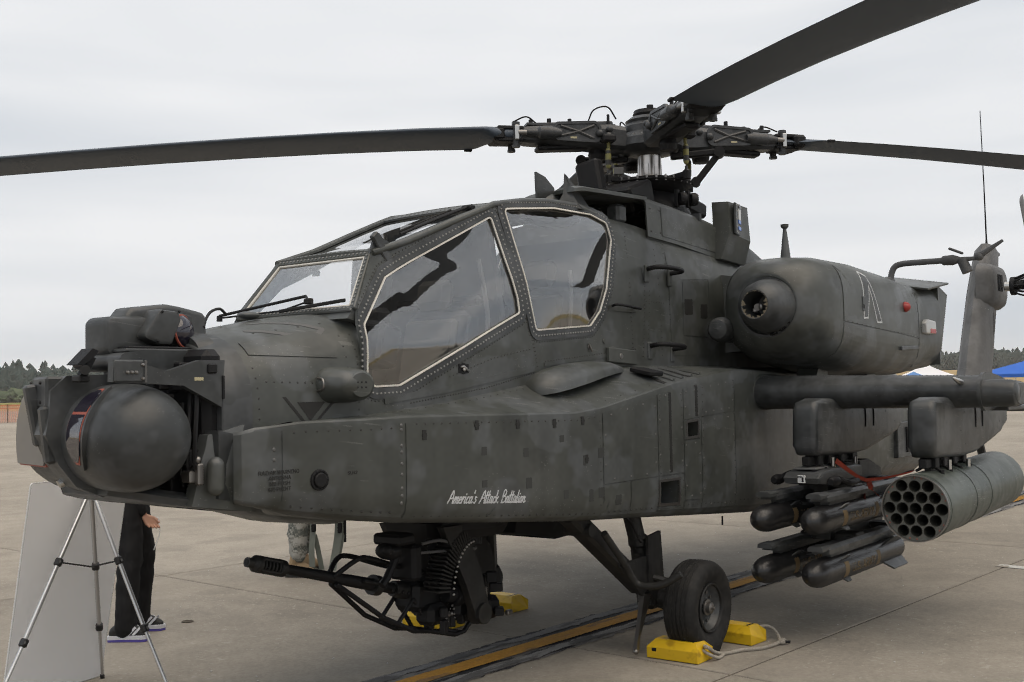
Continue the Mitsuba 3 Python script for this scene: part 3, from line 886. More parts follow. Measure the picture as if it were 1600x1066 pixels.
def pane(S, poly, bulge):
    """A bulged transparent sheet over the opening."""
    P = poly.buffer(.012).simplify(.001)
    n = int(P.exterior.length / .03)
    rim = np.array([P.exterior.interpolate(i / n, normalized=True).coords[0] for i in range(n)])
    x0, y0, x1, y1 = P.bounds
    g_ = np.stack(np.meshgrid(np.arange(x0, x1, .028), np.arange(y0, y1, .028)), -1).reshape(-1, 2)
    g_ = g_[shapely.contains_xy(P.buffer(-.012), g_[:, 0], g_[:, 1])]
    v = np.vstack([rim, g_])
    f = Delaunay(v).simplices
    c = v[f].mean(1); f = f[shapely.contains_xy(P.buffer(1e-4), c[:, 0], c[:, 1])]
    # height of a stretched sheet under even pressure
    e = np.unique(np.sort(f[:, [0, 1, 1, 2, 2, 0]].reshape(-1, 2), 1), axis=0)
    A = sparse.coo_matrix((np.ones(len(e)), (e[:, 0], e[:, 1])), (len(v), len(v))); A = (A + A.T).tocsr()
    k = np.arange(len(rim), len(v)); Lp = sparse.diags(np.asarray(A.sum(1)).ravel()) - A
    h = np.zeros(len(v)); h[k] = spsolve(Lp[k][:, k].tocsc(), np.ones(len(k)))
    h *= bulge / h.max()
    # the same shape as one smooth surface
    q = (v - v.mean(0)) / np.ptp(v, axis=0).max() * 2
    B = np.stack([q[:, 0] ** a * q[:, 1] ** b for a in range(6) for b in range(6 - a)], 1)
    wt = np.where(np.arange(len(v)) < len(rim), 3.0, 1.0)[:, None]
    h = B @ np.linalg.lstsq(B * wt, h * wt[:, 0], rcond=None)[0]
    p, nn = S.at(v, 0)
    return trimesh.Trimesh(p + nn * (h - .010)[:, None], f, process=False)


def window_set(S, poly, name_lab, detail):
    k = part('side_window', pane(S, poly, .025), 'mat_glass', True, label=name_lab)
    ring = poly.buffer(.005, join_style='round').difference(poly.buffer(-.004))
    sub(k, 'seal', plate(S, ring, .007, 0, .1), 'mat_seal', 25)
    fr = poly.buffer(.062, join_style='round', quad_segs=4).difference(poly.buffer(.009))
    sub(k, 'frame', plate(S, fr.intersection(outline.buffer(.004)), .006, 0, .1), 'mat_dark', 25)
    if detail:
        ln = list(poly.buffer(.036).exterior.coords)[:-1]
        sub(k, 'frame_rivets', studs(S, along(ln, .028, True), .0068, .004, .006), 'mat_rivet', False, kind='stuff')
        ln = list(poly.buffer(.072).exterior.coords)[:-1]
        q = [p for p in along(ln, .026, True) if outline.contains(Point(p))]
        sub(k, 'edge_rivets', studs(S, q, .0055, .003, 0), 'mat_paint_rivet', False, kind='stuff')
    return k


window_set(S_side, win_f, 'large forward side window of the cockpit', True)
window_set(S_side, win_a, 'upright rear side window of the cockpit', True)
window_set(S_star, win_f, 'starboard forward side window', False)
window_set(S_star, win_a, 'starboard rear side window', False)

# frame plate between the two windows with many fasteners
a1, a2 = np.array((2.458,2.687)), np.array((2.292,2.061))
lines = MB()
for o in (-.012, .012):
    lines.add(studs(S_side, along([a1 + [o, 0], a2 + [o, 0], np.array((2.221,1.782))], .022), .005, .003, .0))
lines.add(studs(S_side, along([(0.8795,2.622), (1.002,1.85)], .03), .0055, .003), studs(S_side, along([(0.8171,2.628), (0.9421,1.85)], .03), .0055, .003), studs(S_side, along([(1.086,2.713), (1.129,2.232), (1.127,1.849)], .028), .005, .003),
          studs(S_side, along([(2.155,1.82), (1.082,1.913)], .028), .005, .003), studs(S_side, along([(3.337,1.633), (2.708,1.706), (2.253,1.793)], .022), .006, .003), studs(S_side, along([(3.338,1.6), (2.709,1.671), (2.254,1.755)], .022), .006, .003),
          studs(S_side, along([(3.034,1.729), (2.646,1.834), (2.281,1.893)], .03), .005, .003))
part('cockpit_rivets', lines, 'mat_paint_rivet', False, kind='stuff')
put_each(f'{H}__sill_strip', MB().add(strip(S_side, [(3.524,1.617), (3.036,1.668), (2.254,1.778)], .035, .006), strip(S_side, [(2.156,1.801), (1.083,1.896)], .02, .005)), 'mat_hull', 25)
# canopy latch, small handle, plugs
lq = (2.905,1.776)
lt = MB().add(plate(S_side, Point(lq).buffer(.030).union(sbox(lq[0] - .042, lq[1] - .024, lq[0] + .042, lq[1] + .024)), .004, 0, .05))
lk = part('canopy_latch', lt, 'mat_black', 25)
p, n = S_side.at([lq], .008)
sub(lk, 'handle', MB().tube([p[0] + [.03, 0, .008], p[0] + [.01, .004, .012], p[0] + [-.012, .008, -.004], p[0] + [-.032, 0, -.010]], .006).ball(p[0] + [.005, .004, -.006], (.012, .006, .01), 1), 'mat_steel', 40)
hq = (1.667,1.915)
p, n = S_side.at([hq], .003)
part('release_handle', MB().lathe([(0, .001), (0, .016), (.004, .014), (.004, .001)], p[0], n[0], 14).tube([p[0] + [.012, .006, .018], p[0] + [-.016, .012, -.03]], .006), 'mat_worn_steel', 40)
hq = (1.484,1.955)
p, n = S_side.at([hq], .002)
part('plug', MB().lathe([(0, .001), (0, .018), (.004, .016), (.004, .001)], p[0], n[0], 14), 'mat_hull', 30)
p0, p1 = np.array((1.376,0.5,2.186)), np.array((1.111,0.5,2.185))
part('grab_handle', MB().curve([p0, p0 + np.array([0, .05, .005]), p1 + np.array([0, .05, -.008]), p1], .009), 'mat_black', 40)
part('grab_handle', MB().add(plate(S_side, sbox(p1[0] - .05, p1[2] - .03, p0[0] + .04, p0[2] + .03), .004, 0, .1)), 'mat_hull', 25, label='backing plate of the grab handle')

# ---- windscreen, canopy roof
wl, wu, w1_, w2_ = np.array([3.66, 0, 2.065]), np.array([3.445, 0, 2.36]), .43, .335
def wp(s, t, off=0.0):
    """Point on the windscreen: s from -1 (starboard) to 1, t from 0 (base) to 1."""
    q = wl + (wu - wl) * t
    n = nrm([.29, 0, .22])
    return q + [0, s * (w1_ + (w2_ - w1_) * t), 0] + n * off


ws = MB().loft([[wp(s, t_) for s in np.linspace(-.97, .97, 9)] for t_ in (.04, .5, .96)], closed=False)
wk = part('windscreen', ws, 'mat_screen', True, label='flat front windscreen')
fr = MB()
for (s0, t0), (s1, t1) in (((-1, 0), (1, 0)), ((-1, 1), (1, 1)), ((-1, 0), (-1, 1)), ((1, 0), (1, 1))):
    fr.beam(wp(s0, t0), wp(s1, t1), .034, .026, .005, up=(.8, 0, .6))
sub(wk, 'frame', fr, 'mat_hull', 25)
sl = MB()
for (s0, t0), (s1, t1) in (((-.94, .06), (.94, .06)), ((-.94, .94), (.94, .94)), ((-.94, .06), (-.94, .94)), ((.94, .06), (.94, .94))):
    sl.beam(wp(s0, t0, .004), wp(s1, t1, .004), .010, .010, .002, up=(.8, 0, .6))
sub(wk, 'seal', sl, 'mat_seal', 25)
pp = np.array([wp(s, 1, .016) for s in np.linspace(-.95, .95, 24)] + [wp(s, 0, .016) for s in np.linspace(-.95, .95, 30)] + [wp(1, t_, .016) for t_ in np.linspace(.05, .95, 14)])
sub(wk, 'frame_rivets', stud_mesh(pp, np.tile(nrm([.29, 0, .22]), (len(pp), 1)), .006, .003), 'mat_rivet', False, kind='stuff')
# deck lip under the windscreen
part('windscreen_sill', MB().loft([[(3.70, y, 2.02), (3.655, y, 2.068), (3.60, y, 2.06), (3.60, y, 2.0)] for y in np.linspace(-.43, .43, 5)]), 'mat_hull', 25)
# roof: edge rails, bows, panes
rail = [(3.445, 2.372), (3.17,2.461), (2.877,2.578), (2.585,2.692), (2.483,2.73), (2.211,2.782), (1.964,2.814), (1.599,2.834), (1.40, 2.80)]
rail = np.array([[x, z] for x, z in rail])
def roof_w(x, z):
    return float(side_y(x, z))
def roof_z(x, y):
    zz = np.interp(x, rail[::-1, 0], rail[::-1, 1])
    w = side_y(x, zz)
    return zz + .012 * (1 - np.clip(np.abs(y) / w, 0, 1) ** 2)
S_roof = Surf(fn=lambda x, y: roof_z(x, y), axis=2)
for sg in (1, -1):
    part('canopy_rail', MB().tube([(x, sg * (roof_w(x, z) - .004), z - .006) for x, z in rail], .020, 8), 'mat_hull', 50)
def rw(x): return roof_w(x, float(np.interp(x, rail[::-1, 0], rail[::-1, 1])))
def roof_poly(x0, x1, inset):
    xs = np.linspace(x0, x1, 12)
    return Polygon([(x, rw(x) - inset) for x in xs] + [(x, -rw(x) + inset) for x in xs[::-1]])
for x0, x1, lab in ((3.40, 2.60, 'sloping roof pane over the front seat'), (2.48, 1.98, 'roof pane over the rear seat')):
    k = part('roof_pane', pane(S_roof, roof_poly(x0, x1, .055), .003), 'mat_glass', True, label=lab)
    fr_ = roof_poly(x0 + .05, x1 - .05, .0).difference(roof_poly(x0, x1, .05))
    sub(k, 'frame', plate(S_roof, fr_, .012, -.006, .12), 'mat_hull', 25)
    sub(k, 'frame_rivets', studs(S_roof, along(list(roof_poly(x0 + .025, x1 - .025, .026).exterior.coords)[:-1], .034, True), .006, .003, .006), 'mat_paint_rivet', False, kind='stuff')
put_each(f'{H}__roof_skin', MB().add(plate(S_roof, roof_poly(1.94, 1.30, .0), .014, -.008, .12), plate(S_roof, roof_poly(2.57, 2.51, .0), .012, -.006, .12)), 'mat_hull', 25)

# ---- wipers
def wpt(y, x, z):
    return np.array([x, y, z])
base = np.array((3.703,-0.527,2.083)); el = np.array((3.651,0.08925,2.152)); tip = np.array((3.682,0.4032,2.111)); b0 = np.array((3.705,-0.05165,2.08)); kn = np.array((3.673,0.1319,2.122))
wip = part('wiper', MB().tube([base, el, kn], .008).tube([base + np.array([-.0, .0, -.012]), np.array((3.704,-0.0343,2.082)) , kn], .005).lathe([(0, .001), (0, .016), (.03, .014), (.03, .001)], base + np.array([0, 0, -.03]), (0, 0, 1), 14), 'mat_black', 40, label='windscreen wiper')
sub(wip, 'blade', MB().beam(b0, tip, .010, .018).box(kn, (.03, .05, .03), None, .006), 'mat_rubber', 30)
rp = lambda x, o, h: (x, rw(x) - o, float(np.interp(x, rail[::-1, 0], rail[::-1, 1])) + h)
wp2 = part('wiper', MB().tube([rp(2.62, .05, .03), rp(2.9, .05, .035), rp(3.18, .055, .035)], .008).tube([rp(2.64, .085, .03), rp(2.9, .09, .035), rp(3.05, .085, .035)], .006).box(rp(2.64, .06, .02), (.05, .07, .03), None, .006), 'mat_black', 40, label='rear wiper lying along the port roof edge')
sub(wp2, 'blade', MB().beam(rp(2.72, .115, .035), rp(3.12, .12, .035), .012, .02), 'mat_rubber', 30)
# hose in front of the windscreen
part('hose', MB().curve([np.array((4.294,0.1,1.972)), np.array((4.24,0.05,2.018)), np.array((4.171,0,2.057)), np.array((4.082,-0.05,2.076)), np.array((4.008,-0.1,2.06))], .007), 'mat_black', 50)
part('nose_deck_fitting', MB().ball(np.array((3.931,-0.02,2.049)), (.06, .05, .02), 2), 'mat_hull', 60)

# ---- wire cutters on the roof
def blade_plate(pts, y, th):
    return MB().plate_y(pts, y - th / 2, y + th / 2)
c0 = rw(3.36)
part('wire_deflector', blade_plate([(3.47, 2.33), (3.415, 2.465), (3.385, 2.475), (3.36, 2.45), (3.30, 2.43)], c0 - .01, .012).box((3.38, c0, 2.40), (.17, .03, .05), roty(-50), .006), 'mat_dark', 25)
part('wire_cutter', blade_plate([(1.69, 2.84), (1.70, 3.06), (1.60, 3.04), (1.50, 2.98), (1.47, 2.84)], .14, .016), 'mat_dark', 25, label='tall forward blade of the wire cutter')
part('wire_cutter', MB().loft([[(1.70, .30, 2.82), (1.45, .28, 2.82), (1.36, .36, 2.80), (1.60, .42, 2.80)], [(1.66, .325, 2.90), (1.50, .315, 2.90), (1.46, .345, 2.90), (1.61, .365, 2.90)], [(1.655, .335, 3.03), (1.64, .33, 3.03), (1.635, .34, 3.02), (1.65, .345, 3.02)]]), 'mat_dark', 25, label='curved rear blade of the wire cutter')

# ---- cockpit interior
tub = MB()
tub.box((2.45, 0, 1.16), (2.5, .88, .03)).box((1.30, 0, 1.9), (.03, .86, 1.5)).box((3.60, 0, 1.55), (.04, .86, .75))
tub.prism([(-.46, 1.2), (.46, 1.2), (.44, 2.1), (.36, 2.62), (-.36, 2.62), (-.44, 2.1)], (2.50, 0, 0), (0, 1, 0), (0, 0, 1), (-.05, 0, 0))
tub.box((2.66, -.43, 2.0), (.34, .02, 1.0), rotx(-6))  # added dark screen, keeps bright sky from showing through the starboard window
ck = part('cockpit_tub', tub, 'mat_cockpit', 20)
pan = MB().box((3.33, 0, 1.90), (.16, .74, .22), roty(-15), .02).box((3.45, 0, 2.0), (.22, .7, .05), None, .02).box((2.36, 0, 2.02), (.14, .72, .3), roty(-10), .03).box((2.42, 0, 2.19), (.26, .66, .06), roty(8), .025)
put_each(f'{ck}__instrument_panel', pan, 'mat_black', 25)
sg_ = MB().box((3.18, .0, 1.88), (.10, .14, .40), None, .03).box((3.10, .0, 2.05), (.16, .22, .14), None, .03)
sub(ck, 'sighting_unit', sg_, 'mat_black', 25)
for x, zz in ((2.62, 1.42), (1.55, 1.62)):
    st = MB().box((x + .18, 0, zz), (.46, .46, .12), roty(6), .03).box((x - .06, 0, zz + .38), (.11, .46, .66), roty(-12), .04)
    k = sub(ck, 'seat', st, 'mat_cockpit', 25)
    sub(ck, 'seat_cushion', MB().box((x + .01, 0, zz + .40), (.06, .40, .52), roty(-12), .025).box((x + .2, 0, zz + .075), (.38, .38, .05), roty(6), .02), 'mat_seat', 25)
    sub(ck, 'seat_headrest', MB().box((x - .07, 0, zz + .80), (.10, .26, .18), roty(-10), .04), 'mat_seat', 25)
    sub(ck, 'seat_side_armour', MB().plate_y([(x - .12, zz - .1), (x + .34, zz - .1), (x + .34, zz + .12), (x + .06, zz + .30), (x - .06, zz + .66), (x - .14, zz + .66)], .26, .285), 'mat_cockpit', 20)
put_each(f'{ck}__grab_rail', MB().curve([(2.62, .40, 1.62), (2.60, .42, 1.9), (2.56, .40, 2.1), (2.58, .36, 2.4)], .014).curve([(1.75, .40, 1.9), (1.72, .41, 2.2), (1.71, .40, 2.4)], .012), 'mat_grey_paint', 40)
put_each(f'{ck}__side_console', MB().box((3.0, .36, 1.66), (.7, .16, .10), None, .02).box((1.95, .36, 1.84), (.6, .16, .12), None, .02).box((3.0, -.36, 1.66), (.7, .16, .10), None, .02).box((1.95, -.36, 1.84), (.6, .16, .12), None, .02), 'mat_black', 25)
sub(ck, 'mirror', MB().box((3.40, -.10, 2.30), (.02, .05, .03), None, .005).tube([(3.42, -.1, 2.36), (3.40, -.10, 2.31)], .004), 'mat_black', 25)

# ---- rear of the cockpit, engine deck, tail boom
half = {
    1.27: [(0, 2.80), (.25, 2.80), (.385, 2.785), (.425, 2.68), (.47, 2.42), (.494, 2.0), (.50, 1.6), (.48, 1.1), (.38, .90), (0, .88)],
    .90: [(0, 2.78), (.28, 2.78), (.40, 2.765), (.438, 2.66), (.478, 2.42), (.498, 2.0), (.50, 1.6), (.48, 1.1), (.38, .88), (0, .86)],
    .50: [(0, 2.74), (.30, 2.74), (.415, 2.72), (.452, 2.63), (.486, 2.42), (.50, 2.0), (.50, 1.6), (.48, 1.1), (.38, .86), (0, .84)],
    -.10: [(0, 2.74), (.32, 2.72), (.43, 2.68), (.47, 2.58), (.50, 2.42), (.51, 2.0), (.50, 1.6), (.48, 1.1), (.38, .82), (0, .80)],
    -1.1: [(0, 2.66), (.32, 2.66), (.44, 2.62), (.49, 2.50), (.52, 2.3), (.53, 2.0), (.52, 1.6), (.48, 1.1), (.38, .84), (0, .82)],
    -2.2: [(0, 2.40), (.28, 2.39), (.40, 2.35), (.45, 2.25), (.48, 2.1), (.50, 1.9), (.54, 1.6), (.54, 1.15), (.40, .80), (0, .78)],
    -3.4: [(0, 1.98), (.22, 1.97), (.34, 1.94), (.42, 1.86), (.47, 1.76), (.55, 1.6), (.58, 1.3), (.57, .85), (.45, .68), (0, .67)],
    -5.0: [(0, 1.72), (.17, 1.715), (.27, 1.70), (.38, 1.66), (.45, 1.60), (.50, 1.5), (.52, 1.3), (.50, .80), (.36, .66), (0, .65)],
    -5.9: [(0, 1.71), (.15, 1.705), (.24, 1.69), (.30, 1.65), (.34, 1.59), (.36, 1.5), (.36, 1.3), (.33, 1.0), (.22, .90), (0, .88)],
    -8.7: [(0, 1.70), (.11, 1.695), (.16, 1.69), (.19, 1.66), (.205, 1.62), (.21, 1.54), (.20, 1.42), (.17, 1.28), (.11, 1.20), (0, 1.18)],
    -9.9: [(0, 1.66), (.05, 1.655), (.08, 1.65), (.10, 1.63), (.11, 1.6), (.115, 1.55), (.11, 1.46), (.09, 1.38), (.06, 1.34), (0, 1.33)],
}
rings = []
for x, hh in half.items():
    hh = np.array(hh)
    full = np.vstack([hh, hh[-2:0:-1] * [-1, 1]])
    rings.append(np.c_[np.full(len(full), x), full])
body = MB().loft(rings)
body_key = part('fuselage', body, 'mat_hull', 35)
S_body = Surf(body)
S_body_top = Surf(body, axis=2)
sub(body_key, 'access_panel', plate(S_body, Polygon([(0.4061,2.406), (0.04854,2.429), (0.07304,2.015), (0.4275,2.02)]), .005, 0, .1), 'mat_hull', 25)
sub(body_key, 'access_panel', plate(S_body, Polygon([(0.5891,2.666), (-0.4665,2.588), (-0.1165,1.885), (0.6128,1.876)]).difference(Polygon([(0.434,2.418), (0.01674,2.446), (0.04316,2.002), (0.4567,2.006)])), .004, 0, .1), 'mat_hull', 25)
dk = MB().add(plate(S_body, Polygon([(0.385,2.27), (0.2878,2.274), (0.2931,2.181), (0.3901,2.177)]).buffer(.01), .001, .0055, .1), plate(S_body, Polygon([(0.1507,2.244), (0.06951,2.248), (0.07457,2.162), (0.1557,2.159)]).buffer(.01), .001, .0055, .1))
put_each(f'{H}__scorch_mark', dk, 'mat_black_paint', False)
part('fuselage_rivets', MB().add(studs(S_body, along([(0.6156,2.686), (0.604,2.213), (0.614,1.854)], .035), .0055, .003), studs(S_body, along([(0.7362,2.63), (0.7407,1.853)], .04), .0055, .003), studs(S_body, along([(0.5499,2.706), (-0.8777,2.614)], .10), .008, .004), studs(S_body, along([(0.9312,2.242), (0.6666,2.237)], .03), .005, .003), studs(S_body, along([(-0.2118,1.185), (-1.466,1.031)], .04), .006, .003)), 'mat_paint_rivet', False, kind='stuff')
# steps up the side
for (a, b) in ((np.array((0.9291,0.5,2.455)), np.array((0.6097,0.5,2.447))), (np.array((0.9122,0.5,1.933)), np.array((0.6013,0.5,1.917)))):
    a, b = np.array(a), np.array(b)
    k = part('step', MB().curve([a, a + [.0, .09, .01], (a + b) / 2 + [0, .13, .012], b + [0, .10, .01], b], .016, 10), 'mat_black', 50)
    put_each(f'{k}__mount', MB().box(a + [0, .0, -.03], (.05, .02, .12), None, .006).box(b + [0, .0, -.03], (.05, .02, .12), None, .006), 'mat_hull', 25)

# ---- transmission fairing ("doghouse") with an open front under a thin lid
def dog_ring(x, zt, w, zb):
    return [(x, -w, zb), (x, -w + .012, zt - .05), (x, -w + .045, zt - .008), (x, -w + .09, zt), (x, w - .09, zt), (x, w - .045, zt - .008), (x, w - .012, zt - .05), (x, w, zb)]
dog = MB().loft([dog_ring(.30, 2.955, .435, 2.67), dog_ring(.795, 2.97, .432, 2.69), dog_ring(.80, 2.985, .445, 2.70), dog_ring(.40, 2.965, .448, 2.68), dog_ring(-.1, 2.925, .45, 2.64), dog_ring(-.62, 2.865, .452, 2.6), dog_ring(-1.10, 2.715, .455, 2.55), dog_ring(-1.5, 2.60, .45, 2.5)], caps=False)
dog_key = part('transmission_fairing', dog, 'mat_hull', 30)
S_dog = Surf(dog)
lid = MB().loft([[(x, v, z - .03), (x, v, z - .008), (x, v + .02, z + .006), (x, w - .03, z + .006), (x, w, z - .008), (x, w, z - .03)] for x, v, w, z in ((1.64, .33, .40, 2.94), (1.56, .20, .42, 2.952), (1.30, -.1, .43, 2.962), (1.0, -.40, .44, 2.972), (.80, -.445, .445, 2.98))])
sub(dog_key, 'lid', lid, 'mat_hull', 30)
sub(dog_key, 'gearbox_cover', MB().box((.62, 0, 2.84), (.7, .30, .22), None, .05), 'mat_gear', 25)
sub(dog_key, 'rear_wall', MB().box((.0, 0, 2.80), (.03, .88, .30)), 'mat_dark', 25)
put_each(f'{dog_key}__intake_duct', MB().box((1.02, .33, 2.84), (.12, .1, .13), None, .02), 'mat_dark', 25)
sub(dog_key, 'dome', MB().ball((1.36, .04, 2.86), (.30, .22, .115), 3), 'mat_hull', 60)
sub(dog_key, 'access_panel', plate(S_dog, Polygon([(.60, 2.72), (-.30, 2.665), (-.30, 2.865), (.60, 2.925)]), .004, 0, .1), 'mat_hull', 25)
sub(dog_key, 'access_panel', plate(S_dog, Polygon([(-.72, 2.63), (-1.2, 2.57), (-1.2, 2.64), (-.72, 2.79)]), .004, 0, .1), 'mat_hull', 25)
sub(dog_key, 'fasteners', studs(S_dog, [(.62, 2.90), (.62, 2.74), (.75, 2.9), (.75, 2.74)] + [tuple(q) for q in along([(.6, 2.735), (-1.2, 2.6)], .12)], .008, .004, .002), 'mat_paint_rivet', False, kind='stuff')

# ---- missile-warning box on the fairing
bx_ = MB().loft([[(-.20, .43, 2.62), (-.62, .43, 2.60), (-.62, .50, 2.60), (-.20, .50, 2.62)], [(-.24, .42, 2.86), (-.60, .42, 2.80), (-.60, .56, 2.78), (-.24, .56, 2.82)], [(-.27, .40, 3.07), (-.60, .40, 3.06), (-.60, .54, 3.05), (-.27, .54, 3.06)]])
wbk = part('warning_sensor', bx_, 'mat_hull', 20, label='boxy sensor housing on the fairing')
fo = np.array([-.235, .50, 2.94])
fu, fv = nrm([-.25, .97, 0]), np.array([0, 0, 1.0])
fo = np.array([-.40, .555, 2.93])
face = MB().box(fo, (.24, .02, .245), rotz(14), .006)
sub(wbk, 'face_plate', face, 'mat_dark', 20)
Rf = rotz(14)
def fpt(a, h, o=.012):
    return fo + Rf @ np.array([a, o, h])
sub(wbk, 'window', MB().box(fpt(0, .04), (.085, .006, .085), Rf, .002), 'mat_white_lens', 20)
put_each(f'{wbk}__window', MB().box(fpt(0, -.018), (.085, .006, .03), Rf, .002).box(fpt(0, -.068), (.085, .006, .03), Rf, .002), 'mat_blue_lens', 20, label='blue sensor window')
sub(wbk, 'lens', MB().lathe([(0, .001), (0, .024), (.008, .022), (.008, .001)], fpt(0, .098, .009), Rf @ np.array([0, 1, 0]), 16), 'mat_optic', 30)
pp = np.array([fpt(a, h, .0105) for a in (-.1, -.06, .06, .1) for h in (-.105, -.06, 0, .06, .105)])
sub(wbk, 'screws', stud_mesh(pp, np.tile(Rf @ np.array([0, 1.0, 0]), (len(pp), 1)), .006, .003), 'mat_rivet', False, kind='stuff')

# ---- blister and fittings on the bay top beside the cockpit
bl_r = []
for x, y, w, h in ((2.36, .56, .03, .01), (2.34, .55, .10, .05), (2.28, .55, .14, .08), (2.18, .55, .16, .092), (2.0, .55, .165, .090), (1.8, .55, .15, .07), (1.6, .55, .12, .045), (1.42, .54, .06, .015)):
    a = np.linspace(0, math.pi, 14); zb = float(np.interp(x, [1.4, 1.67, 2.29, 2.4], [1.785, 1.775, 1.665, 1.645]))
    bl_r.append(np.c_[np.full(14, x), y + w * np.cos(a), zb - .03 + (h + .03) * np.sin(a) ** .8])
part('bay_blister', MB().loft(bl_r), 'mat_hull', 50)
bp = MB().box((1.30, .515, 1.86), (.34, .03, .095), roty(-3), .006)
k = part('hinge_cover', bp, 'mat_hull', 25)
sub(k, 'plug', MB().lathe([(0, .001), (0, .02), (.003, .018), (.003, .001)], (1.33, .53, 1.86), (0, 1, 0), 12), 'mat_worn_steel', 30)
# ribs on the bay top near the wing root
rb = MB()
for x in (1.22, 1.10, .98, .86):
    q = np.array([[x, y] for y in np.linspace(.60, .845, 7)])
    p, n = S_bay_top.at(q, .004)
    rb.tube(p, .014, 6)
put_each(f'{H}__bay_top_rib', rb, 'mat_hull', 30)
part('bay_top_scoop', MB().box((1.34, .72, 1.755), (.16, .16, .03), rotx(-12), .006), 'mat_black', 25)
# narrow dark stripes painted over the bay top and side
for x in (1.0, 1.33):
    part('stripe', strip(S_bay_top, [(x, .60), (x, .845)], .04, .001, .003), 'mat_black_paint', False)
part('stripe', strip(S_bay, [(.985, 1.46), (.985, 1.72)], .035, .001, .0048), 'mat_black_paint', False)
part('stripe', strip(S_bay, [(1.33, 1.12), (1.33, 1.62)], .03, .001, .0048), 'mat_black_paint', False)
# belly aerials and drain masts
part('drain_mast', MB().cyl((.50, .8, .76), (.50, .8, .70), .006), 'mat_black', 30)
q = np.array((-4.156,0.575,1.067))
k = part('side_box', MB().box(q, (.62, .06, .36), rotz(-1), .006), 'mat_dark', 25)
sub(k, 'lid', MB().box(q + [-.02, .035, 0], (.2, .03, .26), rotz(-1), .006), 'mat_black', 25)

# ---- cheek sensor blister with a round cap
ck_ = tri(hull([(3.865, .47, 1.695, .086), (3.745, .47, 1.695, .086), (3.84, .555, 1.695, .074), (3.755, .555, 1.695, .074)], 28))
chk = part('cheek_sensor', ck_, 'mat_hull', 50)
sub(chk, 'cap', MB().lathe([(0, .001), (0, .062), (.006, .062), (.014, .056), (.014, .001)], (3.808, .621, 1.695), (.35, 1, 0), 36), 'mat_hull', 40)
sub(chk, 'screws', stud_mesh(np.array([[3.8125 + a, .6345 - a * .35, 1.695 + b] for a, b in ((.02, .012), (-.02, .012), (.02, -.012), (-.02, -.012), (0, .012), (0, -.012))]), np.tile(nrm([.35, 1, 0]), (6, 1)), .005, .003), 'mat_black', False, kind='stuff')
sub(chk, 'hook', MB().curve([(3.945, .48, 1.73), (3.96, .53, 1.72), (3.96, .53, 1.68), (3.945, .48, 1.67)], .006), 'mat_worn_steel', 40)

# ---- chin turret with the day and night sights, on a tray under the nose
TR = rotz(-12.0)
TO = np.array([4.745, .01, 1.490])
def tl(m):
    return m.moved(TR, TO)
def tp(x, y, z):
    return TR @ np.array([x, y, z]) + TO


drum = MB()
prof = [(.03, .0), (.03, .20)] + [(.04, .215), (.10, .225), (.20, .227), (.30, .222)] + [(.31 + .235 * math.sin(a), .218 * max(math.cos(a), 1e-4) ** .85) for a in np.linspace(.12, 1.52, 12)] + [(.546, .0)]
drum.lathe(prof, (0, 0, 0), (0, 1, 0), 56)
tk = part('sight_turret', tl(drum), 'mat_dark', 40, label='round drum of the day sight')
S_tur = None
# raised collar and the glazed slot of the day sight
def slot(w, a0, a1, r, n=18, ends='both'):
    """Band round the drum from angle a0 to a1 (0 = forward, up positive), width as a function of the angle."""
    out = []
    for a in np.linspace(a0, a1, n):
        t_ = (a - a0) / (a1 - a0)
        lo, hi = min(t_ / .45, 1) if ends != 'hi' else 1, min((1 - t_) / .45, 1) if ends != 'lo' else 1
        hw = w * max(math.sin(math.pi / 2 * max(min(lo, hi), .04)), .05) ** .5
        out.append((a, hw))
    return out


def slot_mesh(yc, w, a0, a1, r0, r1, ends='both'):
    rings = []
    for a, hw in slot(w, a0, a1, r0, 20, ends):
        c, s = math.cos(a), math.sin(a)
        rings.append([(r0 * c, yc - hw, r0 * s), (r0 * c, yc + hw, r0 * s), (r1 * c, yc + hw, r1 * s), (r1 * c, yc - hw, r1 * s)])
    return MB().loft(rings)


D = math.radians
yc = .265
sub(tk, 'day_window_collar', tl(slot_mesh(yc, .098, D(-32), D(68), .20, .2325)), 'mat_dark', 30)
sub(tk, 'day_window_seal', tl(slot_mesh(yc, .0765, D(-25), D(61), .20, .2350)), 'mat_red_seal', 30)
sub(tk, 'day_window', tl(slot_mesh(yc, .070, D(-22), D(26), .19, .2368, 'lo')), 'mat_optic', 30, label='lower pane of the day sight')
sub(tk, 'day_window', tl(slot_mesh(yc, .070, D(29), D(58), .19, .2368, 'hi')), 'mat_optic', 30, label='upper pane of the day sight')
# night side: flat faced barrel
ngt = MB()
N_ = 40
rg = []
for y, r in ((-.02, .20), (-.03, .238), (-.30, .240), (-.40, .225), (-.45, .17), (-.462, .05)):
    a = np.arange(N_) * math.tau / N_
    x_ = r * np.cos(a); z_ = r * np.sin(a)
    x_ = np.where((x_ > r * .80) & (z_ > -r * .55), r * .80 + (x_ - r * .80) * .15, x_)
    rg.append(np.c_[x_, np.full(N_, y), z_])
ngt.loft(rg)
nk = part('night_sight', tl(ngt), 'mat_dark', 35, label='barrel of the night sight')
nwin = Polygon([(-.09, -.115), (-.425, -.115), (-.445, -.06), (-.448, 0), (-.435, .07), (-.41, .12), (-.37, .165), (-.32, .195), (-.25, .212), (-.09, .215)]).buffer(-.015).buffer(.015)
wm = MB().prism(nwin, (.196, 0, 0), (0, 1, 0), (.0, 0, 1), (.034, 0, 0))
sub(nk, 'window', tl(wm), 'mat_night_window', 20, label='pale grey flat window of the night sight')
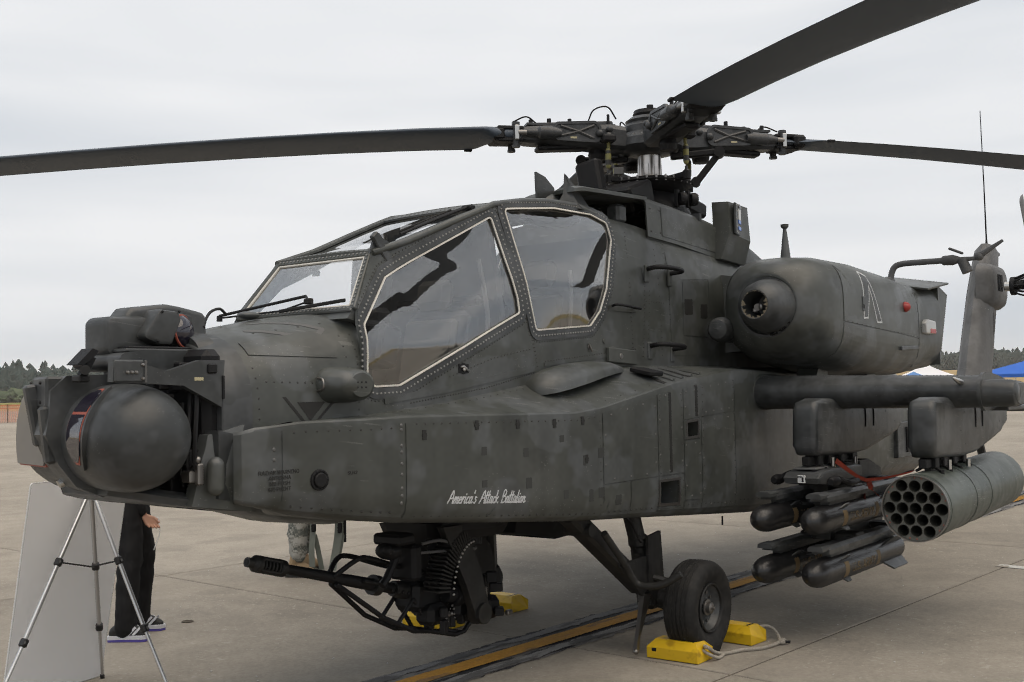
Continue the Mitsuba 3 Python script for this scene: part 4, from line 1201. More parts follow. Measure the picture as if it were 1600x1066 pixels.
sub(nk, 'window_seal', tl(MB().prism(nwin.buffer(.007), (.190, 0, 0), (0, 1, 0), (0, 0, 1), (.030, 0, 0))), 'mat_red_seal', 20)
# yoke between the two sights
yk = MB().plate_y([(.05, -.25), (.16, -.20), (.235, -.10), (.285, .02), (.27, .10), (.265, .20), (.20, .262), (-.1, .27), (-.25, .10), (-.22, -.15), (-.10, -.25)], -.055, .10)
yk.box((.20, -.01, .195), (.15, .17, .13), roty(0), .01).box((.255, .05, .02), (.06, .055, .24), roty(6), .012)
yk.box((.275, -.06, .10), (.05, .05, .26), roty(10), .01)
yk2 = part('turret_yoke', tl(yk), 'mat_dark', 25)
pp = np.array([tp(.277, y, z) for y, z in ((-.10, .235), (.01, .235), (-.10, .155), (.01, .155))])
sub(yk2, 'screws', stud_mesh(pp, np.tile(TR @ np.array([1.0, 0, 0]), (4, 1)), .008, .005), 'mat_black', False, kind='stuff')
sub(yk2, 'sensor_eye', tl(MB().lathe([(0, .001), (0, .02), (.02, .018), (.022, .001)], (.165, -.045, -.185), (1, 0, -.5), 16)), 'mat_steel', 30)
part('turret_tray', MB().loft([[(x, -w, z), (x, w, z), (x, w + .02, z + .03), (x, w * .9, z + .06), (x, -w * .9, z + .06), (x, -w - .02, z + .03)] for x, w, z in ((4.84, .16, 1.252), (4.78, .26, 1.235), (4.66, .34, 1.205), (4.45, .41, 1.165), (4.25, .44, 1.14))]), 'mat_dark', 30)
# black workings behind the drum
wk_ = MB().box((4.46, .0, 1.55), (.10, .78, .62), None, .03)
r6 = np.random.default_rng(6)
for i in range(26):
    c = (4.53 + r6.uniform(-.03, .06), r6.uniform(.10, .42), r6.uniform(1.28, 1.78)); wk_.box(c, r6.uniform(.03, .09, 3), None, .006)
for i in range(5):
    y = .2 + i * .05; wk_.curve([(4.56, y, 1.27), (4.60, y + .03, 1.4), (4.56, y, 1.55 + .04 * i)], .010, 6)
wkk = part('turret_workings', wk_, 'mat_black', 25)
put_each(f'{wkk}__junction_box', MB().box((4.60, .40, 1.32), (.05, .06, .05), None, .006).box((4.585, .44, 1.33), (.03, .03, .09), None, .006), 'mat_worn_steel', 25)
sub(wkk, 'lamp', MB().ball((4.585, .43, 1.39), .016, 2), 'mat_worn_steel', 60)
# side armature that carries the upper turret, port and starboard
arm = [np.array((4.987,1.808)), np.array((4.879,1.798)), np.array((4.876,1.796)), np.array((4.734,1.763)), np.array((4.571,1.809)), np.array((4.443,1.81)), np.array((4.463,1.609)), np.array((4.656,1.702)), np.array((4.811,1.711)), np.array((4.99,1.72))]
for sg, lb in ((1, 'side arm of the nose turret mount'),):
    k = part('turret_arm', MB().plate_y(arm, sg * .40, sg * .435), 'mat_dark', 20, label=lb)
    if sg == 1:
        x0, z0 = np.array((4.987,1.805)); x1, z1 = np.array((4.853,1.716))
        sub(k, 'end_plate', MB().box(((x0 + x1) / 2, .437, (z0 + z1) / 2 + .002), (abs(x1 - x0), .02, abs(z0 - z1)), None, .006), 'mat_dark', 20)
        sub(k, 'edge_strip', MB().box((x1 - .004, .449, (z0 + z1) / 2), (.010, .006, abs(z0 - z1)), None, .001), 'mat_grey_paint', 20)
        q = np.array((4.912,0.447,1.757))
        sub(k, 'bolts', stud_mesh(np.array([q + np.array([a, .002, b]) for a, b in ((.0, 0), (.02, 0), (-.02, 0), (-.05, .03), (-.05, -.025))]), np.tile([0, 1.0, 0], (5, 1)), .009, .008), 'mat_worn_steel', False, kind='stuff')
        q = np.array((4.58,0.436,1.73))
        sub(k, 'data_plate', MB().box(q, (.045, .002, .014)), 'mat_label', False)
        q = np.array((4.454,0.437,1.694))
        sub(k, 'hinge', MB().box(q, (.012, .012, .10), None, .003), 'mat_black', 20)
ca, cb = np.array((4.528,0.475,1.365)), np.array((4.529,0.475,1.272))
part('side_capsule', tri(hull([(*ca, .036), (*cb, .036)], 20)), 'mat_hull', 50)
# skin that sweeps from the nose fairing down to the chin, behind the turret
fa = [np.array((4.447,0.41,1.606)), np.array((4.508,0.41,1.553)), np.array((4.516,0.41,1.491)), np.array((4.53,0.41,1.432)), np.array((4.56,0.41,1.358)), np.array((4.574,0.41,1.286)), np.array((4.601,0.41,1.195))]
fb = [np.array((4.298,0.448,1.672)), np.array((4.324,0.452,1.594)), np.array((4.362,0.462,1.529)), np.array((4.392,0.472,1.453)), np.array((4.405,0.478,1.363)), np.array((4.406,0.478,1.275)), np.array((4.334,0.478,1.151))]
fm = [(a * .45 + b * .55) + np.array([0, .008, 0]) for a, b in zip(fa, fb)]
part('chin_fairing', MB().loft([[a, m, b, b - [0, .10, 0], a - [0, .06, 0]] for a, m, b in list(zip(fa, fm, fb))[2:]]), 'mat_hull', 50)
# round bulkhead behind the upper turret
part('upper_bulkhead', MB().loft([sring(4.44, .26, 1.945, 1.70, 2.6), sring(4.36, .28, 1.955, 1.70, 2.6)]), 'mat_dark', 40)

# ---- upper turret (night piloting sensor), swung to port
pk = part('upper_turret_base', MB().loft([sring(0, .235, .055, -.03, 3.5)[:, [1, 0, 2]] * [1, 1, 1] + [4.59, .24, 1.80], sring(0, .24, .055, -.03, 3.5)[:, [1, 0, 2]] + [4.59, -.10, 1.80]]).box((4.59, .06, 1.855), (.40, .34, .018), None, .006), 'mat_dark', 30)
sub(pk, 'gasket', MB().box((4.58, .06, 1.868), (.38, .32, .012), None, .004), 'mat_black', 25)
def zprofile(pts, y0, y1, r=.03):
    """Side outline (x, z) carried from y0 to y1 with rounded ends."""
    P = Polygon(pts).buffer(-r).buffer(r, quad_segs=5)
    mb = MB(); n = 72
    rings_ = []
    for y, ins in ((y0, r), (y0 + r * .3, r * .3), (y0 + r, 0), (y1 - r, 0), (y1 - r * .3, r * .3), (y1, r)):
        Q = P.buffer(-ins * .95) if ins else P
        L = Q.exterior
        # sample by direction from the centre so that the rings match
        c = P.centroid; ring = []
        for a in np.arange(n) * math.tau / n:
            hit = LineString([(c.x, c.y), (c.x + 3 * math.cos(a), c.y + 3 * math.sin(a))]).intersection(L)
            g_ = hit.geoms[-1] if hasattr(hit, 'geoms') and len(hit.geoms) else hit
            ring.append((g_.x, y, g_.y))
        rings_.append(ring)
    return mb.loft(rings_)


o1 = [(4.818,1.983), (4.799,2.003), (4.594,2.011), (4.562,1.832), (4.818,1.829)]
o2 = [(4.713,1.997), (4.675,2.049), (4.491,2.072), (4.415,2.064), (4.274,2.04), (4.262,1.834), (4.739,1.829)]
hs = part('upper_turret', MB().add(zprofile(o1, -.05, .14, .035)), 'mat_dark', 40, label='rounded housing of the upper turret')
sub(hs, 'housing', zprofile(o2, -.04, .10, .025), 'mat_dark', 40)
o3 = [(4.595,2.04), (4.499,2.033), (4.482,1.997), (4.534,1.882), (4.596,1.881), (4.689,1.912)]
sub(hs, 'hood', zprofile(o3, .02, .20, .02), 'mat_dark', 30, label='angled hood beside the sensor window')
o4 = [(4.443,2.034), (4.374,2.025), (4.368,1.872), (4.499,1.878)]
sub(hs, 'side_block', zprofile(o4, .02, .13, .015), 'mat_dark', 30)
c = np.array((4.449,0.16,1.947))
lens = MB().lathe([(0, .001), (0, .072), (.014, .069), (.032, .048), (.042, .024), (.044, .001)], np.array(c) + [0, -.010, 0], (-.45, 1, .12), 32)
lk_ = sub(hs, 'sensor_window', lens, 'mat_optic', 50, label='glossy round sensor window')
sub(hs, 'window_rim', MB().lathe([(0, .068), (0, .077), (.008, .077), (.008, .068)], np.array(c) + [0, -.008, 0], (-.45, 1, .12), 32), 'mat_red_seal', 40)
qs = [np.array((4.615,0.205,1.898)), np.array((4.591,0.205,2.027)), np.array((4.501,0.2,2.031)), np.array((4.533,0.14,1.846)), np.array((4.476,0.14,1.839)), np.array((4.4,0.14,1.831))]
sub(hs, 'screws', stud_mesh(np.array(qs), np.tile([0, 1.0, 0], (len(qs), 1)), .007, .006), 'mat_black', False, kind='stuff')
o5 = [(4.455,1.903), (4.403,1.922), (4.361,1.894), (4.359,1.819), (4.456,1.819)]
sub(hs, 'rear_guard', MB().plate_y(o5, -.10, .10), 'mat_black', 25)
# bent aerial bracket at the front corner
k = part('mirror_bracket', MB().plate_y([np.array((4.996,1.795)), np.array((4.926,1.862)), np.array((4.897,1.852)), np.array((4.915,1.83)), np.array((4.967,1.793))], .12, .20).plate_y([np.array((4.967,1.743)), np.array((4.915,1.833)), np.array((4.891,1.822)), np.array((4.939,1.738))], .14, .17), 'mat_black', 25)
sub(k, 'bracket_foot', MB().cyl(np.array((4.898,0.1,1.776)), np.array((4.973,0.22,1.773)), .02).box(np.array((4.956,0.16,1.738)), (.05, .06, .03), None, .006), 'mat_gear', 30)

# ---- engine nacelle (port and starboard)
def nac_ring(x, w, h, yc, zc, n=3.0, N=56):
    r = sring(x, w, zc + h, zc - h, n, yc, N)
    return r


NAC = [(.10, .19, .19, 1.03, 2.20, 2.0), (.19, .215, .21, 1.03, 2.205, 2.0), (.195, .245, .235, 1.02, 2.205, 2.0), (.13, .32, .30, 1.01, 2.21, 2.3), (.0, .380, .352, 1.005, 2.21, 2.8), (-.2, .41, .385, 1.015, 2.19, 3.3), (-.7, .415, .41, 1.02, 2.16, 3.8), (-1.4, .415, .41, 1.015, 2.13, 3.8), (-2.0, .405, .40, 1.0, 2.115, 3.6), (-2.1, .40, .395, .995, 2.115, 3.6)]
nac = MB().loft([nac_ring(*q) for q in NAC])
for sg in (1, -1):
    lb = 'port' if sg == 1 else 'starboard'
    flip = (lambda m: m) if sg == 1 else (lambda m: m.mirror())
    nk_ = part('engine_nacelle', flip(nac), 'mat_hull', 45, label=f'{lb} engine nacelle')
    ex = MB().loft([nac_ring(-2.1, .40, .395, .995, 2.115, 3.6), nac_ring(-2.4, .40, .385, 1.0, 2.13, 3.4), nac_ring(-2.62, .395, .37, 1.02, 2.14, 4)])
    sub(nk_, 'exhaust_cowl', flip(ex), 'mat_hull', 40)
    ex2 = MB().prism([(-2.60, 1.80), (-2.60, 2.50), (-2.88, 2.43), (-2.62, 1.86)], (0, .66, 0), (1, 0, 0), (0, 0, 1), (0, .74, 0))
    sub(nk_, 'exhaust_end', flip(ex2), 'mat_hull', 20)
    fl = MB().box((-2.50, 1.16, 2.53), (.62, .56, .018), roty(8) @ rotx(-10), .004)
    sub(nk_, 'exhaust_flange', flip(fl), 'mat_hull', 20)
    if sg == 1:
        NK = nk_
        S_nac = Surf(nac)
    # bullet fairing in the intake
    bullet = MB().lathe([(-.36, .10), (-.30, .18), (-.12, .190), (.0, .182), (.09, .158), (.15, .125), (.17, .100), (.165, .090), (-.08, .085), (-.10, .001)], (.29, 1.065, 2.205), (1, 0, 0), 48)
    bk = sub(nk_, 'intake_bullet', flip(bullet), 'mat_dark', 35, label='bullet fairing with a chipped round opening')
    if sg == 1:
        r8 = np.random.default_rng(8); chips = MB(); tang = MB()
        for i in range(26):
            a = i * math.tau / 26 + r8.uniform(-.08, .08); d = r8.uniform(.004, .030) * (1.2 if math.sin(a) < .3 else .5)
            e = np.array([0, math.cos(a), math.sin(a)]); c0_ = np.array([.458, 1.065, 2.205])
            tang.prism([(0, -.016), (.0, .016), (-d, r8.uniform(-.01, .01))], c0_ + e * .098, e, np.cross([1, 0, 0], e), (-.006, 0, 0))
        sub(nk_, 'chipped_rim', tang, 'mat_chip', 20, kind='stuff')
        sub(nk_, 'bullet_core', MB().cyl((.25, 1.04, 2.20), (.38, 1.05, 2.19), .025).ball((.38, 1.08, 2.19), (.02, .02, .028), 2).box((.35, 1.02, 2.17), (.06, .03, .03), rotz(20), .006), 'mat_worn_steel', 30)
    sub(nk_, 'intake_shade_ring', flip(MB().lathe([(-.02, .195), (-.02, .215), (.02, .213), (.02, .195)], (.18, 1.03, 2.20), (1, 0, 0), 40)), 'mat_dark', 35)  # dark ring that paints in the shade of the gap round the bullet
    louv = MB()
    for i in range(7):
        a = math.radians(-75 + i * 22)
        e = np.array([0, math.cos(a), math.sin(a)])
        louv.box(np.array([.18, 1.04, 2.20]) + e * .198, (.10, .012, .05), rotx(math.degrees(a)), .003)
    put_each(f'{nk_}__intake_vane', louv if sg == 1 else MB().add(louv.mirror()), 'mat_black', 25)
    sub(nk_, 'gearbox_fairing', flip(MB().lathe([(-.6, .08), (-.3, .09), (.0, .092), (.05, .086), (.08, .066), (.09, .001)], (.16, .665, 2.06), (1, .12, 0), 32)), 'mat_dark', 40)
# port nacelle details
def npoly(pts): return Polygon(pts)
g1 = npoly([(-.24, 2.10), (-.24, 2.50), (-1.99, 2.44), (-1.99, 2.02), (-.7, 2.075)])
sub(NK, 'cowl_door', plate(S_nac, g1, .005, 0, .09), 'mat_hull', 28)
sub(NK, 'cowl_door', plate(S_nac, npoly([(-.24, 1.84), (-.24, 2.09), (-.7, 2.064), (-1.99, 2.01), (-1.99, 1.80)]), .004, 0, .09), 'mat_hull', 28)
sub(NK, 'cowl_band', plate(S_nac, npoly([(-2.0, 1.78), (-2.0, 2.47), (-2.095, 2.46), (-2.095, 1.78)]), .007, 0, .09), 'mat_hull', 28)
mk_o = npoly([np.array((-0.6292,2.485)), np.array((-0.7625,2.456)), np.array((-1.011,2.109)), np.array((-0.8958,2.105)), np.array((-0.7536,2.364)), np.array((-0.7038,2.132)), np.array((-0.6088,2.128))])
def chev(d): return mk_o.buffer(-d, join_style='mitre')
sub(NK, 'chevron', plate(S_nac, chev(0), .0012, .0055, .05), 'mat_white_paint', False, label='white outlined chevron on the nacelle')
sub(NK, 'chevron', plate(S_nac, chev(.013), .0010, .0072, .05), 'mat_dark', False, label='dark filling of the chevron')
lp, ln_ = S_nac.at([np.array((-1.605,2.26))], .006)
sub(NK, 'red_lamp', MB().lathe([(0, .001), (0, .042), (.01, .042), (.03, .032), (.042, .015), (.045, .001)], lp[0], ln_[0], 24), 'mat_red', 40)
lt_ = MB().add(zprofile([(-2.13, 2.06), (-2.12, 2.15), (-2.18, 2.185), (-2.40, 2.175), (-2.41, 2.06)], 1.385, 1.435, .012))
sub(NK, 'position_light', lt_, 'mat_white_lens', 30, label='pale formation light')
sub(NK, 'position_light_bulb', MB().box((-2.31, 1.433, 2.085), (.15, .012, .04), None, .004), 'mat_red', 25)
lp, ln_ = S_nac.at([(-.62, 2.24)], .005)
sub(NK, 'latch', MB().box(lp[0], (.06, .012, .11), None, .004).box(lp[0] + [0, .008, -.02], (.03, .01, .03), None, .002), 'mat_dark', 25)
lp, ln_ = S_nac.at([(-1.65, 1.93)], .0)
sub(NK, 'drain_step', MB().box(lp[0] + [0, .01, 0], (.42, .05, .03), roty(2), .004), 'mat_dark', 25)
put_each(f'{NK}__scoop', MB().prism([(-.55, 1.80), (-.45, 1.66), (-.70, 1.66), (-.72, 1.80)], (0, .95, 0), (1, 0, 0), (0, 0, 1), (0, .16, 0)).prism([(-1.35, 1.78), (-1.42, 1.63), (-1.60, 1.63), (-1.55, 1.78)], (0, 1.0, 0), (1, 0, 0), (0, 0, 1), (0, .18, 0)), 'mat_hull', 25)
nr = MB().add(studs(S_nac, along([(-.235, 2.48), (-.235, 2.12)], .06), .006, .003), studs(S_nac, along([(-.26, 2.105), (-.7, 2.078), (-1.98, 2.03)], .09), .007, .003, .005), studs(S_nac, along([(-1.97, 2.05), (-1.97, 2.43)], .07), .006, .003, .005))
sub(NK, 'nacelle_rivets', nr, 'mat_paint_rivet', False, kind='stuff')
sp = np.array((-0.3665,0.95,2.6))
part('spike_aerial', MB().lathe([(-.04, .05), (0, .045), (.02, .04), (.22, .018), (.26, .012), (.275, .028), (.295, .03), (.30, .001)], (-.36, .95, 2.555), (0.0, 0.0, 1), 20), 'mat_hull', 40)
# pylon between nacelle and fuselage
for sg in (1, -1):
    part('nacelle_pylon', MB().loft([[(-.2, sg * .45, 1.90), (-.2, sg * .45, 2.50), (-2.2, sg * .40, 2.42), (-2.2, sg * .40, 1.90)], [(-.25, sg * .75, 1.92), (-.25, sg * .75, 2.46), (-2.1, sg * .75, 2.40), (-2.1, sg * .75, 1.90)]]), 'mat_hull', 25)
# air data probe: bent arm with a swivelling head
pr = [(-2.16, 1.12, 2.46), (-2.18, 1.14, 2.60), (-2.19, 1.17, 2.655), (-2.2, 1.22, 2.672), (-2.2, 1.30, 2.675), (-2.2, 1.58, 2.672)]
ak = part('air_data_probe', MB().curve(pr, .026, 12).box((-2.16, 1.11, 2.50), (.12, .10, .12), rotz(0), .02), 'mat_tail', 50)
sub(ak, 'head', MB().lathe([(0, .022), (.02, .040), (.10, .044), (.14, .03), (.16, .02), (.33, .016), (.33, .001)], (-2.2, 1.55, 2.672), (.0, 1, -.01), 18), 'mat_tail', 40)
put_each(f'{ak}__paddle', MB().box((-2.2, 1.675, 2.745), (.03, .13, .022), rotx(-25), .008).cyl((-2.2, 1.72, 2.67), (-2.2, 1.765, 2.56), .042, .045, 14).tube([(-2.2, 1.84, 2.675), (-2.2, 2.05, 2.80)], [.03, .012], 8).ball((-2.2, 1.86, 2.685), .038, 2), 'mat_tail', 40)

# ---- stub wing
def foil(x_le, c, zc, t, y, N=18):
    s = (1 - np.cos(np.linspace(0, math.pi, N))) / 2
    th = t / 2 * np.where(s < .16, np.sqrt(np.clip(1 - ((.16 - s) / .16) ** 2, 0, 1)), np.clip(1 - np.clip((s - .16) / .84, 0, 1) ** 1.7, .06, 1))
    up = [(x_le - c * a, y, zc + b) for a, b in zip(s, th)]
    dn = [(x_le - c * a, y, zc - b) for a, b in zip(s, th)]
    return up + dn[-2:0:-1]


wing = MB().loft([foil(.12, 1.20, 1.60, .250, .62), foil(.12, 1.15, 1.60, .245, .85), foil(.10, 1.0, 1.585, .212, 2.40)])
S_wing = Surf(wing, axis=2)
for sg in (1, -1):
    fl_ = (lambda m: m) if sg == 1 else (lambda m: m.mirror())
    wgk = part('stub_wing', fl_(wing), 'mat_dark', 35, label=('port' if sg == 1 else 'starboard') + ' stub wing')
    tipm = MB().prism(Polygon([(p[0], p[2]) for p in foil(.125, 1.03, 1.585, .25, 0)]), (0, 2.40, 0), (1, 0, 0), (0, 0, 1), (0, .022, 0)).box((-.55, 2.43, 1.47), (.5, .12, .03), None, .006)
    sub(wgk, 'tip_plate', fl_(tipm), 'mat_dark', 30)
    sub(wgk, 'tip_cap', fl_(MB().lathe([(0, .088), (.16, .086), (.19, .078), (.205, .05), (.207, .001)], (.012, 2.421, 1.575), (-.0, 1, -.01), 32).add(MB().loft([foil(.10, .8, 1.575, .172, 2.42), foil(.095, .75, 1.57, .168, 2.595), foil(.07, .7, 1.57, .13, 2.625)]))), 'mat_dark', 35)
    sub(wgk, 'wing_root_fairing', fl_(MB().loft([foil(.17, 1.4, 1.61, .31, .60), foil(.155, 1.3, 1.605, .285, .84), foil(.123, 1.16, 1.60, .249, .885)])), 'mat_hull', 35)
    sub(wgk, 'nav_light', fl_(MB().lathe([(0, .018), (.03, .018), (.07, .010), (.085, .001)], (.08, 2.30, 1.645), (.8, -.35, .35), 16)), 'mat_steel', 30)
sl_ = MB()
for x in (-.02, -.12):
    q = np.array([(x, y) for y in np.arange(.9, 2.38, .045)]); sl_.add(studs(S_wing, q, .005, .003))
part('wing_rivets', sl_, 'mat_paint_rivet', False, kind='stuff')

# ---- stores pylons
def pylon(y):
    o = [(.40, 1.56), (.455, 1.50), (.475, 1.23), (.44, 1.18), (-.20, 1.155), (-.50, 1.165), (-1.18, 1.27), (-1.34, 1.33), (-1.36, 1.44), (-1.3, 1.53)]
    P = Polygon(o).buffer(-.02).buffer(.02, quad_segs=4)
    w = .088
    rings_ = []
    c = (-.3, 1.36)
    for yy, ins in ((y - w, .035), (y - w * .8, .008), (y - w * .5, 0), (y + w * .5, 0), (y + w * .8, .008), (y + w, .035)):
        Q = P.buffer(-ins).exterior; ring = []
        for a in np.arange(80) * math.tau / 80:
            hit = LineString([c, (c[0] + 4 * math.cos(a), c[1] + 4 * math.sin(a))]).intersection(Q)
            g_ = hit.geoms[-1] if hasattr(hit, 'geoms') and len(hit.geoms) else hit
            ring.append((g_.x, yy, g_.y))
        rings_.append(ring)
    return MB().loft(rings_)


for y, lb in ((1.39, 'inboard stores pylon'), (2.15, 'outboard stores pylon'), (-1.39, 'starboard inboard pylon'), (-2.15, 'starboard outboard pylon')):
    k = part('pylon', pylon(y), 'mat_dark', 38, label=lb)
    if y > 0:
        S_py = Surf(fn=lambda x, z, y=y: x * 0 + y + .1)
        ss = MB()
        for x in (-.45, -.62):
            ss.tube([(x, y + .086, 1.50), (x - .01, y + .088, 1.42), (x - .005, y + .086, 1.34)], .008, 6)
        put_each(f'{k}__slot', ss, 'mat_black', 30)
        sub(k, 'fasteners', stud_mesh(np.array([(.3, y + .078, 1.48), (.3, y + .078, 1.25), (-.2, y + .086, 1.24), (-.2, y + .086, 1.45), (-.9, y + .086, 1.44), (-1.1, y + .086, 1.36), (-.1, y + .086, 1.33)]), np.tile([0, 1.0, 0], (7, 1)), .008, .004), 'mat_black', False, kind='stuff')
        rk = MB()
        for x in (.30, .12, -.10, -.32):
            rk.box((x, y, 1.15), (.07, .10, .08), None, .006).beam((x, y - .02, 1.15), (x + .01, y + .078, 1.09), .02, .018).cyl((x + .01, y + .078, 1.10), (x + .01, y + .078, 1.07), .014).beam((x, y + .02, 1.15), (x + .01, y - .085, 1.09), .02, .018)
        rk.box((0, y, 1.145), (.9, .05, .06), None, .006)
        sub(k, 'ejector_rack', rk, 'mat_black', 25)
        put_each(f'{k}__rack_bolt', MB().cyl((.22, y + .10, 1.10), (.22, y + .10, 1.16), .012).cyl((-.2, y + .10, 1.09), (-.2, y + .10, 1.14), .014), 'mat_steel', 30)

# ---- rotor mast, swashplate, hub
HX = np.array([.034, .034, 0])
def hp3(x, y, z): return np.array([x, y, z]) + HX
part('mast_base', MB().loft([sring(0, .34, .34, -.34, 4)[:, [2, 1, 0]] + [.03, 0, 2.86], sring(0, .30, .26, -.26, 3)[:, [2, 1, 0]] + [.03, 0, 3.02], sring(0, .20, .2, -.2, 2.4)[:, [2, 1, 0]] + [.03, 0, 3.14]]).box((.55, .02, 3.03), (.34, .5, .20), roty(18), .02).box((-.40, .05, 3.07), (.30, .34, .12), roty(-8), .02).box((.62, -.12, 3.16), (.10, .20, .34), rotx(10), .02), 'mat_black', 30)
part('mast_base_plate', MB().box((.60, .1, 3.23), (.02, .07, .05), rotz(30), .002), 'mat_grey_paint', False)
part('mast', MB().lathe([(0, .085), (.02, .095), (.10, .092), (.20, .088), (.24, .10), (.25, .001)], hp3(0, 0, 3.255), (0, 0, 1), 40), 'mat_mast', 40, label='bare metal rotor mast')
ml = MB()
for i in range(14):
    a = i * math.tau / 14
    ml.beam(hp3(math.cos(a) * .093, math.sin(a) * .093, 3.27), hp3(math.cos(a) * .090, math.sin(a) * .090, 3.36), .006, .006, .001, up=(1, .2, 0))
part('mast_splines', ml, 'mat_worn_steel', 20, kind='stuff')
part('mast_collar', MB().lathe([(0, .09), (.01, .14), (.04, .15), (.06, .13), (.07, .16), (.10, .15), (.12, .10), (.13, .001)], hp3(0, 0, 3.445), (0, 0, 1), 32), 'mat_dark', 35)
sw = MB().lathe([(0, .001), (0, .16), (.015, .24), (.05, .31), (.075, .33), (.10, .30), (.115, .16), (.115, .001)], hp3(0, 0, 3.13), (0, 0, 1), 40)
LA = [49.2 + 22 + 90 * i for i in range(4)]
for a in LA:
    e = np.array([math.cos(math.radians(a)), math.sin(math.radians(a)), 0])
    sw.beam(hp3(0, 0, 3.215) + e * .2, hp3(0, 0, 3.22) + e * .42, .07, .05, .01).cyl(hp3(0, 0, 3.19) + e * .41, hp3(0, 0, 3.25) + e * .41, .03)
swk = part('swashplate', sw, 'mat_black', 35)
bt = MB()
for i in range(28):
    a = i * math.tau / 28; bt.cyl(hp3(math.cos(a) * .315, math.sin(a) * .315, 3.19), hp3(math.cos(a) * .315, math.sin(a) * .315, 3.235), .009, n=6)
sub(swk, 'bolts', bt, 'mat_worn_steel', 20, kind='stuff')
for c in ((.12, .36), (.02, .40)):
    sub(swk, 'bellcrank', MB().lathe([(0, .001), (0, .045), (.015, .05), (.035, .05), (.05, .045), (.05, .001)], (c[0], c[1] - .03, 3.06), (-.7, .6, 0), 20).beam((c[0], c[1] - .05, 3.0), (c[0], c[1] - .05, 3.13), .03, .04), 'mat_black', 35)
scene['mat_rod'] = principled(proc(lambda p, n, uv: mix((0.03, 0.03, 0.03), (0.19, 0.18, 0.06), smoothstep(0.52, 0.56, noise(0.0, 0.0, p.z * 26 + 4)))), 0.4)
scene['mat_hubgrey'] = principled(proc(weathered((0.026, 0.028, 0.030), (0.040, 0.042, 0.045), (0.052, 0.055, 0.060), (0.2, 0.2, 0.2), 3)), 0.42, spec=0.5)
for a in LA:
    e = np.array([math.cos(math.radians(a)), math.sin(math.radians(a)), 0])
    b0_, b1_ = hp3(0, 0, 3.24) + e * .41, hp3(0, 0, 3.55) + e * .40
    part('pitch_link', MB().tube([b0_, b0_ * .85 + b1_ * .15], .012).lathe([(0, .013), (.02, .022), (.13, .022), (.15, .013), (.15, .001)], b0_ * .8 + b1_ * .2, (0, 0, 1), 14).tube([b0_ * .3 + b1_ * .7, b1_], .013).ball(b1_, .028, 1).ball(b0_, .028, 1), 'mat_rod', 40)
# scissors links
for sg, az in ((1, 118.0), (1, -70.0)):
    R_ = rotz(az); f_ = lambda x, y, z: R_ @ np.array([x, y, z]) + HX
    k = part('scissors_link', MB().beam(f_(.16, 0, 3.42), f_(.52, 0, 3.44), .05, .05, .01).beam(f_(.53, 0, 3.43), f_(.36, 0, 3.22), .035, .05, .008).cyl(f_(.53, -.05, 3.435), f_(.53, .05, 3.435), .042).cyl(f_(.35, -.045, 3.215), f_(.35, .045, 3.215), .035), 'mat_black', 30)
hub = MB().lathe([(0, .10), (.02, .20), (.06, .26), (.12, .25), (.17, .20), (.22, .20), (.25, .17), (.27, .18), (.30, .14), (.31, .001)], hp3(0, 0, 3.43), (0, 0, 1), 36)
hk = part('rotor_hub', hub, 'mat_hubgrey', 30)
sub(hk, 'slip_ring', MB().lathe([(0, .11), (.02, .12), (.05, .11), (.055, .001)], hp3(0, 0, 3.735), (0, 0, 1), 24).box(hp3(.06, .05, 3.79), (.07, .05, .04), rotz(30), .006), 'mat_black', 30)
hb = MB()
for i in range(20):
    a = i * math.tau / 20; hb.cyl(hp3(math.cos(a) * .225, math.sin(a) * .225, 3.53), hp3(math.cos(a) * .225, math.sin(a) * .225, 3.575), .012, n=6)
sub(hk, 'bolts', hb, 'mat_worn_steel', 20, kind='stuff')


def gz(r, k): return 3.56 - k * max(r - 1, 0) ** 1.4


def airfoil(c, th, N=14):
    s = (1 - np.cos(np.linspace(0, math.pi, N))) / 2
    y = 5 * th * c * (.2969 * np.sqrt(s) - .126 * s - .3516 * s ** 2 + .2843 * s ** 3 - .1036 * s ** 4)
    up = np.stack([s * c, y + .01 * c * np.sin(math.pi * s)], 1); dn = np.stack([s * c, -y + .01 * c * np.sin(math.pi * s)], 1)
    return np.vstack([up, dn[-2:0:-1]])


